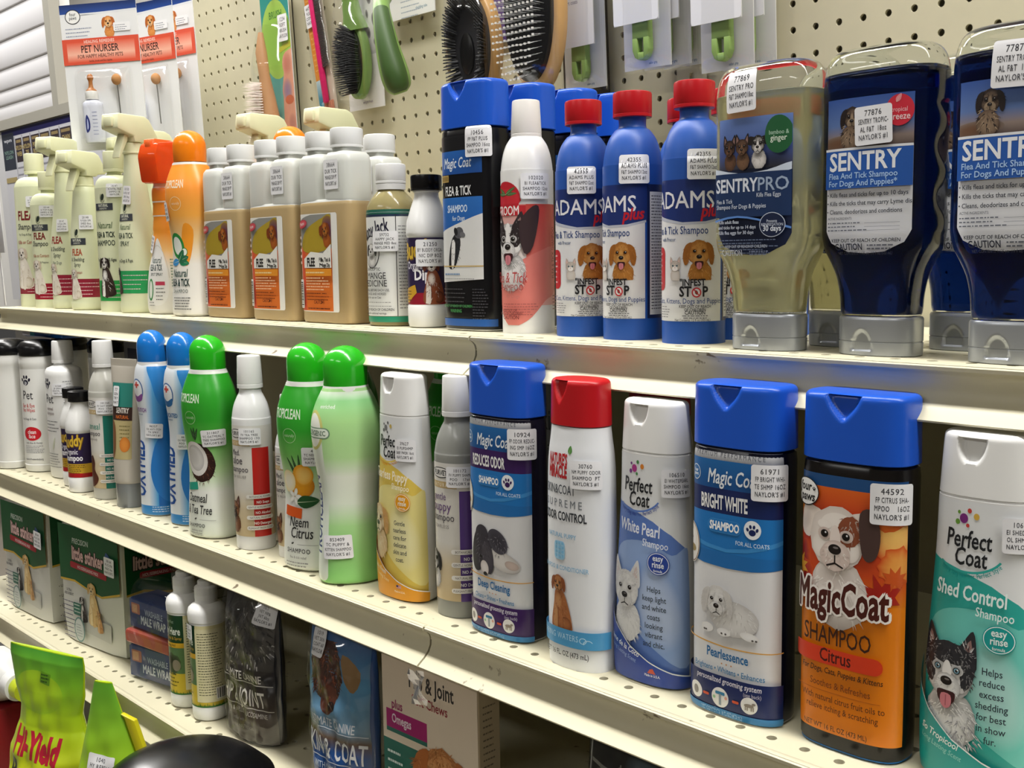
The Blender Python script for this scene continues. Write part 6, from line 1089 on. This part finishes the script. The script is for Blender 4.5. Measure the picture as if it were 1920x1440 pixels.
t = deck_thing('white_bin', 'pale grey plastic bin in the shade at the left edge under the bottom shelf', 'bin', -1.31, -.345, .387, 0); MB().prism([(-80, 0), (80, 0), (88, 222), (84, 222), (77, 4), (-77, 4), (-84, 222), (-88, 222)], -60, 60, 'y').box(-90, -64, 216, 90, -58, 226, 2).out('bin', pl('#b9bcc4', .4), t)
t = deck_thing('black_bucket', 'black round bucket with a glossy lid at the bottom edge', 'bucket', -.325, -.545, .387, 0); shell('body', [(0, 66, 66), (2, 70, 70), (292, 84, 84), (295, 84, 84)], 2, BLACK, t, 64, 0); shell('lid', [(290, 86, 86), (292, 89, 89), (305, 89, 89), (309, 87, 87), (328, 66, 66), (338, 40, 40), (342, 10, 10)], 2, BLACK, t, 64, 3)

# ------------------------------------------------------------ carded goods on the pegboard
STEEL = mat('zinc_wire', '#9a9a98', .3, metal=.9)
def hook(x, z, ln, label):
    t = thing('peg_hook', label, 'hook', 'zinc peg hooks', None, x, -.001, z); MB().tube([(0, 0, 0), (0, -ln*.5, -1), (0, -ln+14, -2), (0, -ln+4, 1), (0, -ln, 10)], 2.4).box(-10, -3, -8, 10, 0, 22, 1).out('hook', STEEL, t); return t
# nursing kits
def nurser():
    t = thing('nursing_kit', '', 'nursing kit', 'carded pet nursing kits', None, 0, 0, 0); w, h = 69, 240
    MB().box(-w, -.6, 0, w, .6, h, .3).out('card', mat('card_white', '#dedfe0', .5), t); L = Lab(Flat(.7)); L.rect(-w, 0, w, h, '#e0e1e2')
    L.grad(-w, h-15, w, h, [(0, '#2a4a94'), (1, '#1a2c5c')]); L.poly([(-w, h-15), (-w, h-20), (0, h-15), (w, h-13), (w, h-16), (0, h-18)], '#d8dbe0'); L.ell(-46, h-20, 14, 12, '#2a2a30'); L.ell(-46, h-20, 12.6, 10.6, '#e6e6e4'); L.text('four\npaws', -46, h-18.5, 6, '#3a3a3e', .01, ls=.7)
    L.fine(-w+8, h-40, -10, 5, 6, '#8a92a8', 1.4); dog(L, 17, h-32, 10.5, '#d9904a', '#b4622a', '#ecc08a', ears='flop', chest=1, fur=50); L.rect(26, h-48, 56, h-34, '#e8e8ea', 2); L.fine(29, h-39, 52, 3, 3.4, '#6a7080', 1)
    L.rect(-w, h-98, w, h-56, '#d3523a'); L.grad(-w+8, h-94, w-8, h-62, [(0, '#d85a40'), (.4, '#ecb09a'), (1, '#d85a40')]); L.text('HEALING REMEDIES', -2, h-64, 5, '#f0d0c4', .02, track=1.15); L.text('PET NURSER', -2, h-79, 12, '#2e2624', .012, 0, .92); L.text('FOR HAPPY HEALTHY PETS', -2, h-88, 6.2, '#4a2c26', .006, 0, .98); L.text('bottle, brush and five nipples', -2, h-94.5, 3.2, '#6a3a30'); L.done('print', t)
    b = shell('bottle', [(14, 14, 10), (16, 17, 12.5), (70, 17, 12.5), (78, 14, 11), (82, 8, 8), (84, 8, 8)], 2.2, mat('nurser_clear', '#d9dce8', .15, trans=.1, sss=.3), t, 40, 3); b.location = (-.018, -.014, 0)
    L = Lab(Bot([(0, 17.2, 12.7), (100, 17.2, 12.7)], 2.2, 0)); L.at(-6, 42, 1); L.poly([(-3, -14), (4, -10), (5, 4), (0, 15), (-4, 4)], '#2a3474', 3); L.poly([(-1, -9), (2, -6), (2, 3), (0, 8)], '#aab2d4', 3); L.at(); [L.rect(4, 24+i*6, 12, 25+i*6, '#8a90b0') for i in range(7)]; g = L.done('bottle_print', b)
    q = screw_cap(t, 82, 96, 10.5, WHITE, True, name='bottle_cap'); q.location = (-.018, -.014, 0)
    q = shell('nipple', [(96, 9, 9), (98, 8, 8), (102, 4, 4), (112, 3.4, 3.4), (116, 5, 5), (121, 4.6, 4.6), (124, 2, 2)], 2, mat('amber_rubber', '#b8763a', .35, trans=.2), t, 32, 3); q.location = (-.018, -.014, 0)
    m = MB().tube([(28, -8, 40), (27, -8, 90), (27, -9, 106)], 1.1); m.out('brush_wire', STEEL, t); sp = shell('brush_tip', [(0, 2, 2), (3, 6, 6), (9, 8, 8), (15, 6, 6), (18, 2, 2)], 2, mat('tan_sponge', '#b5824e', .8), t, 28, 3); sp.location = (.026, -.009, .104)
    P = Pouch([(6, 50, .3), (12, 52, 1), (120, 52, 1), (132, 50, .6), (136, 48, .1)], 28, .3, 1); P.mesh('blister', film(), t, 0, 30, 30); return t
n0 = nurser(); n0['label'] = 'carded nursing kit with a red band, frontmost of the three'; n0.location = (-1.089, -.213, 1.371); n0.scale = (.94, .94, .94); n0.rotation_euler[2] = math.radians(37.5)
for (x, y, z, rz, txt) in [(-1.1476, -.110, 1.377, 17, 'carded nursing kit with a red band, middle of the three'), (-1.1535, -.0667, 1.389, 14, 'carded nursing kit with a red band, last of the three by the pegboard')]:
    o = dup(n0, txt); o.scale = (1, 1, 1); o.location = (x, y, z); o.rotation_euler[2] = math.radians(rz)
# soft brush on a teal card
def softbrush():
    t = thing('carded_brush', 'teal card with a wooden soft-bristle baby brush', 'brush', None, None, -.886, -.020, 1.335); MB().box(-40, -.6, 0, 40, .6, 290, .3).out('card', mat('card_white', '#dedfe0', .5), t); L = Lab(Flat(.7)); L.clip(-40, 0, 40, 290)
    L.grad(-40, 0, 40, 290, [(0, '#8ab0a8'), (.5, '#5aa098'), (1, '#14827a')]); L.ell(0, 190, 42, 60, '#8cbc4c', 0, '#a2c25c'); L.text('BRUSH', 2, 222, 11, '#4a7a3c', .02); L.poly([(4, 0), (40, 0), (40, 172), (22, 168), (10, 120)], '#d69a84', 0); L.ell(26, 150, 14, 18, '#c07a6a', 0, '#d69a84'); L.ell(22, 110, 14, 20, '#8a7a98', 0, '#d69a84'); L.ell(30, 60, 12, 16, '#b47a70', 0, '#d69a84'); L.ell(26, 96, 12, 7, '#c4684a'); L.rect(6, 172, 40, 180, '#b4b83c', 0, 12); L.done('print', t)
    wood = mat('beech', '#c2946a', .4, noise=.12); b = MB(); b.tube([(-10, -22, 200), (-9, -24, 170), (-8, -22, 135), (-9, -18, 100), (-10, -16, 60), (-9, -16, 25), (-8, -16, 12)], [4, 9, 8.5, 12, 17, 16, 7], 20); b.out('brush_handle', wood, t, 60)
    br = MB(); r = random.Random(2)
    for i in range(26):
        for j in range(7):
            z = 22+i*4+r.uniform(-1, 1); y = -20-j*.6; x0 = -19+j*3.2; d = Vector((r.uniform(-.6, .1)-.3, -1, r.uniform(-.12, .12))).normalized(); a = Vector((x0, y-10, z)); b_ = a+d*24; br.add([a+Vector((-.7, 0, -.7)), a+Vector((.7, 0, -.7)), a+Vector((0, 0, .9)), b_], [(0, 1, 3), (1, 2, 3), (2, 0, 3)])
    br.out('bristles', mat('white_goat_hair', '#d9cdc4', .8), t)
    sticker(Flat(3), t, 24, 204, "1234|SOFT|BRUSH|NAYLOR", 0, 26, 40, .3); P = Pouch([(2, 36, .3), (12, 38, 1), (150, 36, 1), (210, 28, .6), (216, 26, .1)], 44, .5, 3); P.mesh('blister', film(), t, 0, 30, 30)
softbrush()
def fleacomb():
    t = thing('carded_comb', 'orange and pink carded flea comb in a clear sleeve', 'comb', None, None, -.763, -.014, 1.397); t.rotation_euler[1] = math.radians(-8)
    MB().box(-22, -1, 0, 24, 0, 230, .3).out('card', mat('card_grey', '#b7ac9c', .5), t); L = Lab(Flat(1.1)); L.rect(-22, 52, -2, 230, '#d2862c'); L.fine(-19, 222, -6, 20, 8, '#e0a860', 2); L.rect(-22, 0, -2, 56, '#2f7f9a'); L.grad(-22, 30, -2, 56, [(0, '#2f7f9a'), (1, '#b8ccd2')]); L.text('Comb', -12, 14, 6, '#bfe0e8', .01, rot=80); L.rect(8, 0, 24, 230, '#c2b6a4'); L.done('print', t)
    MB().box(-2, -9, 18, 7, -2, 232, 2).out('comb_spine', pl('#d8246a', .3), t); m = MB(); [m.box(7, -6.5, 70+i*2.2, 22, -4.5, 71.1+i*2.2) for i in range(72)]; m.out('comb_teeth', STEEL, t)
    m = MB(); [m.box(-6+i*3, -4, -14, -4.6+i*3, -2, 20) for i in range(8)]; m.out('fringe', pl('#cf8a70', .4), t); sticker(Flat(3), t, -12, 152, "4471|FLEA|COMB|NAYL", 0, 20, 34, .3)
    P = Pouch([(-8, 25, .3), (0, 26, 1), (225, 26, 1), (232, 25, .2)], 11, .4, 2); P.mesh('sleeve', film(), t, 0, 20, 30)
fleacomb()
LG = pl('#6f9048', .38); LG2 = pl('#8aa85c', .38)
def oval(m, cx, cz, a, b, y0, y1, n=36, r=2):
    P = [(y0, .94), (y0-(y0-y1)*.15, 1), (y1+(y0-y1)*.15, 1), (y1, .94)]; V = []; F = []
    for y, k in P: V += [(cx+a*k*math.cos(i*2*math.pi/n), y, cz+b*k*math.sin(i*2*math.pi/n)) for i in range(n)]
    for q in range(3):
        for i in range(n): F.append((q*n+i, (q+1)*n+i, (q+1)*n+(i+1) % n, q*n+(i+1) % n))
    F += [tuple(range(n)), tuple(3*n+i for i in range(n))[::-1]]; m.add(V, F); return m
def bristles(cx, cz, a, b, y, ln, col, rows, thick, name, t, jit=.5, tip=None, inner=0, splay=.12, m=None):
    br = MB(); tips = MB(); r = random.Random(9); k = 0
    for i in range(-rows, rows+1):
        for j in range(-rows*2, rows*2+1):
            x, z = cx+a*i/rows+r.uniform(-jit, jit), cz+b*j/(rows*2)+r.uniform(-jit, jit); q = ((x-cx)/a)**2+((z-cz)/b)**2
            if q > .94 or q < inner: continue
            e = Vector((x+(x-cx)*splay+r.uniform(-jit, jit), y-ln, z+(z-cz)*splay+r.uniform(-jit, jit))); s = Vector((x, y, z))
            br.add([s+Vector((-thick, 0, -thick)), s+Vector((thick, 0, -thick)), s+Vector((0, 0, thick*1.3)), e+Vector((-thick*.6, 0, 0)), e+Vector((thick*.6, 0, 0)), e+Vector((0, 0, thick*.8))], [(0, 1, 4, 3), (1, 2, 5, 4), (2, 0, 3, 5), (3, 4, 5)])
            if tip: tips.box(e.x-1, e.y-1.2, e.z-1, e.x+1, e.y+.8, e.z+1)
    br.out(name, m or mat(name+col, col, .6), t, 180)
    if tip: tips.out('pin_tips', mat('pin_tip', tip, .3), t)
def greenbrush():
    t = thing('carded_brush', 'green-handled black bristle brush on a spotted dog card', 'brush', None, None, -.672, -.012, 1.397); MB().box(-42, -.6, 0, 42, .6, 260, .3).out('card', mat('card_white', '#dedfe0', .5), t)
    L = Lab(Flat(.7)); L.clip(-42, 0, 42, 260); L.rect(-42, 0, 42, 260, '#d6d3d2'); L.grad(-42, 74, 42, 260, [(0, '#b8b4b6'), (.5, '#cfccce'), (.75, '#4a3c7a'), (1, '#3d2f78')]); L.grad(-42, 74, -16, 260, [(0, '#a89cb8'), (1, '#5a4a8a')]); L.ell(24, 128, 17, 50, '#dcdad8', 0, '#c4c0c0'); [L.ell(x, y, a, b, '#5a5658', 10, '#a8a4a4') for x, y, a, b in ((20, 150, 5, 8), (30, 120, 6, 10), (16, 104, 4, 8), (30, 90, 4, 5), (22, 176, 6, 8), (14, 130, 3, 6))]; L.ell(10, 176, 8, 16, '#2a2628', 0, '#4a464a'); L.text('soft grip brush', 4, 8, 3.6, '#8a7a9a'); L.done('print', t)
    b = MB(); oval(b, 0, 65, 26, 52, -5, -19); b.tube([(0, -12, 110), (1, -16, 128), (2, -20, 150), (3, -20, 200), (3, -16, 250)], [19, 14, 11.5, 14, 15], 24); b.out('brush_handle', LG, t, 60)
    hp = MB(); [hp.tube([(-4, -33.2, 168+i*22), (10, -33.6, 172+i*22)], [4, 4.6], 16) for i in range(4)]; hp.out('grip_dots', mat('dark_green_rubber', '#1f5a40', .5), t)
    pd = MB(); oval(pd, 0, 65, 21, 45, -18, -24); pd.out('pad', BLACK, t); bristles(0, 65, 21, 46, -23, 18, '#151517', 8, .9, 'bristles', t)
    P = Pouch([(4, 30, .3), (12, 33, 1), (110, 33, 1), (140, 22, .9), (250, 22, .9)], 48, .3, 3); P.mesh('blister', film(), t, 0, 26, 36)
greenbrush()
def rake():
    t = thing('carded_rake', 'green-handled grooming rake hanging head up on a white card', 'rake', None, None, -.520, -.012, 1.395); MB().box(-92, -.6, 112, 12, .6, 260, .3).out('card', mat('card_white', '#dedfe0', .5), t); L = Lab(Flat(.7)); L.rect(-92, 112, 12, 260, '#d8d8d4'); L.text('shedding rake', -16, 120, 4, '#6a8a9a'); L.fine(-60, 140, -10, 5, 7, '#9aa4b0', 1.4); L.done('print', t)
    V = []; F = []; path = [(-52, -30, 150, 13), (-44, -40, 138, 12), (-34, -54, 122, 11), (-22, -62, 96, 13), (-10, -66, 62, 16), (-2, -64, 30, 19), (0, -60, 12, 17), (1, -58, 4, 9)]
    pp = catmull([p for p in path], 5)
    h = MB(); h.tube([tuple(p[:3]) for p in pp], [float(p[3]) for p in pp], 24); o = h.out('handle', LG, t, 60)
    g = MB(); g.tube([(p[0]+5, p[1]-4, p[2]) for p in pp[12:-1]], [float(p[3])*.86 for p in pp[12:-1]], 20); g.out('grip', pl('#34501e', .5), t, 60)
    hd = MB(); hd.tube([(-86, -30, 156), (-70, -33, 158), (-40, -34, 158), (-24, -30, 160)], [8, 11, 13, 9], 20); hd.out('rake_head', LG2, t, 60); tt = MB(); [tt.tube([(-84+i*5, -36, 158), (-84+i*5, -52, 176)], .8, 6) for i in range(12)]; tt.out('rake_pins', STEEL, t)
rake()
TAN = mat('bamboo', '#c49a62', .32, noise=.14)
def woodbrush(name, label, x, y, z, a, b, kind, rz=0):
    t = thing('pet_brush', label, 'brush', 'wooden brushes on the pegboard', None, x, y, z, rz); m = MB(); oval(m, 0, 0, a, b, 20, 2); m.tube([(0, 11, b*.86), (2, 13, b+18), (4, 14, b+50), (4, 14, b+110)], [a*.62, 13, 10, 14], 24); m.out('wooden_back', TAN, t, 60)
    pd = MB(); oval(pd, 0, 0, a*.86, b*.88, 3, -6); pd.out('pad', BLACK if kind == 'pin' else pl('#26262a', .6), t)
    if kind == 'bristle':
        bristles(0, 0, a*.88, b*.9, -4, 15, '#17171a', 9, 1.7, 'bristles', t, inner=.5, splay=.22); d = MB(); oval(d, -2, -8, a*.34, b*.36, -5, -9); d.out('black_oval', mat('black_gloss', '#050506', .3), t)
    else:
        bristles(0, 0, a*.8, b*.84, -4, 24, '#b9b2a8', 6, .4, 'pins', t, .3, '#d9d6cf', m=STEEL); 
    P = Pouch([(-b*1.05, a*.7, .2), (-b*.8, a*1.0, 1), (b*.6, a*1.05, 1), (b*1.0, a*.8, .9), (b+60, 20, .9)], 32, .3, 3); o = P.mesh('blister', film(), t, 0, 26, 30)
    return t
woodbrush('b', 'wooden brush with black bristles and a dark oval centre', -.383, -.062, 1.438, 36, 68, 'bristle')
woodbrush('p', 'wooden pin brush with metal pins on a black cushion', -.262, -.082, 1.462, 43, 92, 'pin')
t = thing('backing_card', 'purple card hanging behind the black bristle brush', 'card', None, None, -.405, -.006, 1.43); MB().box(-40, -.6, 20, 30, .6, 240, .3).out('card', mat('purple_card', '#6a55a0', .5), t)
t = thing('backing_card', 'dark brown card hanging behind the metal pin brush', 'card', None, None, -.225, -.006, 1.33); MB().box(-60, -.6, 0, 12, .6, 300, .3).out('card', mat('brown_card', '#2c241e', .5), t)
def comb():
    t = thing('carded_comb', '', 'comb', 'green-handled combs in white sleeves', None, 0, 0, 0); w = 32; MB().box(-w, -.6, 0, w, .6, 220, .3).out('card', mat('card_white', '#dedfe0', .5), t)
    h = MB(); sq = [(-11, 38), (-11, 12), (-8, 4), (0, 1), (8, 4), (11, 12), (11, 38), (10, 60), (10, 120), (-10, 120), (-10, 60)]; b = bmesh.new()
    hole = [(-4, 9), (4, 9), (4, 21), (-4, 21)]
    h.prism([(-11, 24), (-11, 90), (11, 90), (11, 24)], -12, -3, 'y', 1.5).prism([(-11, 25), (-11, 12), (-8, 5), (-4, 2.6), (-4, 25)], -12, -3, 'y', 1).prism([(11, 25), (4, 25), (4, 2.6), (8, 5), (11, 12)], -12, -3, 'y', 1).prism([(-4.2, 10), (-4.2, 2.6), (0, 1.6), (4.2, 2.6), (4.2, 10)], -12, -3, 'y', 1); b.free()
    V = [(x, y, z+6) for x, y, z in h.V]; h.V = V; h.out('comb_handle', LG2, t, 40)
    MB().box(-w-1, -15, 46, w-4, -13.8, 222, .3).out('sleeve', mat('card_white', '#dedfe0', .5), t); L = Lab(Flat(15.1)); L.rect(-w-1, 46, w-4, 222, '#dcdde0', 3); L.grad(-w, 130, w-5, 222, [(0, '#dcdde0'), (.3, '#8a7ab8'), (1, '#4a3a8a')]); L.text('GROOMING COMB\nfor dogs and\ncats with long\nand short coats', -w+5, 112, 4.6, '#6a7088', .006, al='L'); L.done('sleeve_print', t)
    L = Lab(Flat(.7)); L.text('safari grip', 8, 4, 2.6, '#5a7a9a'); L.done('card_print', t); P = Pouch([(-4, w+1, .4), (2, w+3, 1), (215, w+3, 1), (222, w+2, .3)], 18, .25, 1); P.mesh('blister', film(), t, 0, 20, 24); return t
c0 = comb(); c0['label'] = 'green-handled comb card nearest the metal pin brush'; c0.location = (-.231, -.026, 1.372)
for (x, y, z, txt) in [(-.123, -.046, 1.380, 'green-handled comb card left of the slotted upright, front one'), (-.112, -.026, 1.381, 'green-handled comb card left of the slotted upright, second one'), (-.101, -.006, 1.382, 'green-handled comb card left of the slotted upright, back one'), (-.025, -.040, 1.366, 'green-handled comb card right of the slotted upright, front one'), (-.014, -.018, 1.368, 'green-handled comb card right of the slotted upright, back one')]:
    o = dup(c0, txt); o.location = (x, y, z)
for (x, z, ln, txt) in [(-1.02, 1.635, 210, 'zinc peg hook carrying the nursing kits'), (-.886, 1.592, 90, 'zinc peg hook carrying the teal brush card'), (-.672, 1.64, 70, 'zinc peg hook carrying the green-handled brush'), (-.12, 1.59, 80, 'zinc peg hook carrying the left comb cards'), (-.02, 1.58, 70, 'zinc peg hook carrying the right comb cards')]: hook(x, z, ln, txt)
# at the far left end of the top shelf
t = thing('hang_card', 'pale speckled hang card at the left edge by the shelf end', 'card', None, None, -1.325, -.318, 1.126); MB().box(-45, -1, 90, 17, 1, 205, .4).box(-14, -.8, 0, -8, .8, 92).out('card', mat('speckled_card', '#d5d5da', .4, noise=.2), t)
t = thing('bone_bag', 'pale bag with red lettering beside the tallest cream bottle', 'bag', None, 'T', -1.30, .17); P = Pouch([(0, 36, .8), (6, 42, 1), (60, 42, 1), (84, 40, .3)], 16, 1, 2); P.mesh('bag', pl('#b9b3a4', .3), t, .8); L = Lab(P, .3); L.text('bell', 20, 46, 26, '#b0332e', .03, 0, .7); L.rect(-10, 36, 40, 40, '#2a3a7a'); L.done('front_print', t)
t = thing('price_tag', 'white hang tag with a pink spot at the left end of the top shelf', 'tag', None, None, -1.318, -.350, 1.118); MB().box(-30, -.6, 0, 24, .6, 55, .4).out('tag', mat('tag_white', '#e6dfda', .5), t); L = Lab(Flat(.7)); L.ell(6, 46, 5, 4, '#c08a98', jit=.1); L.done('spot', t)
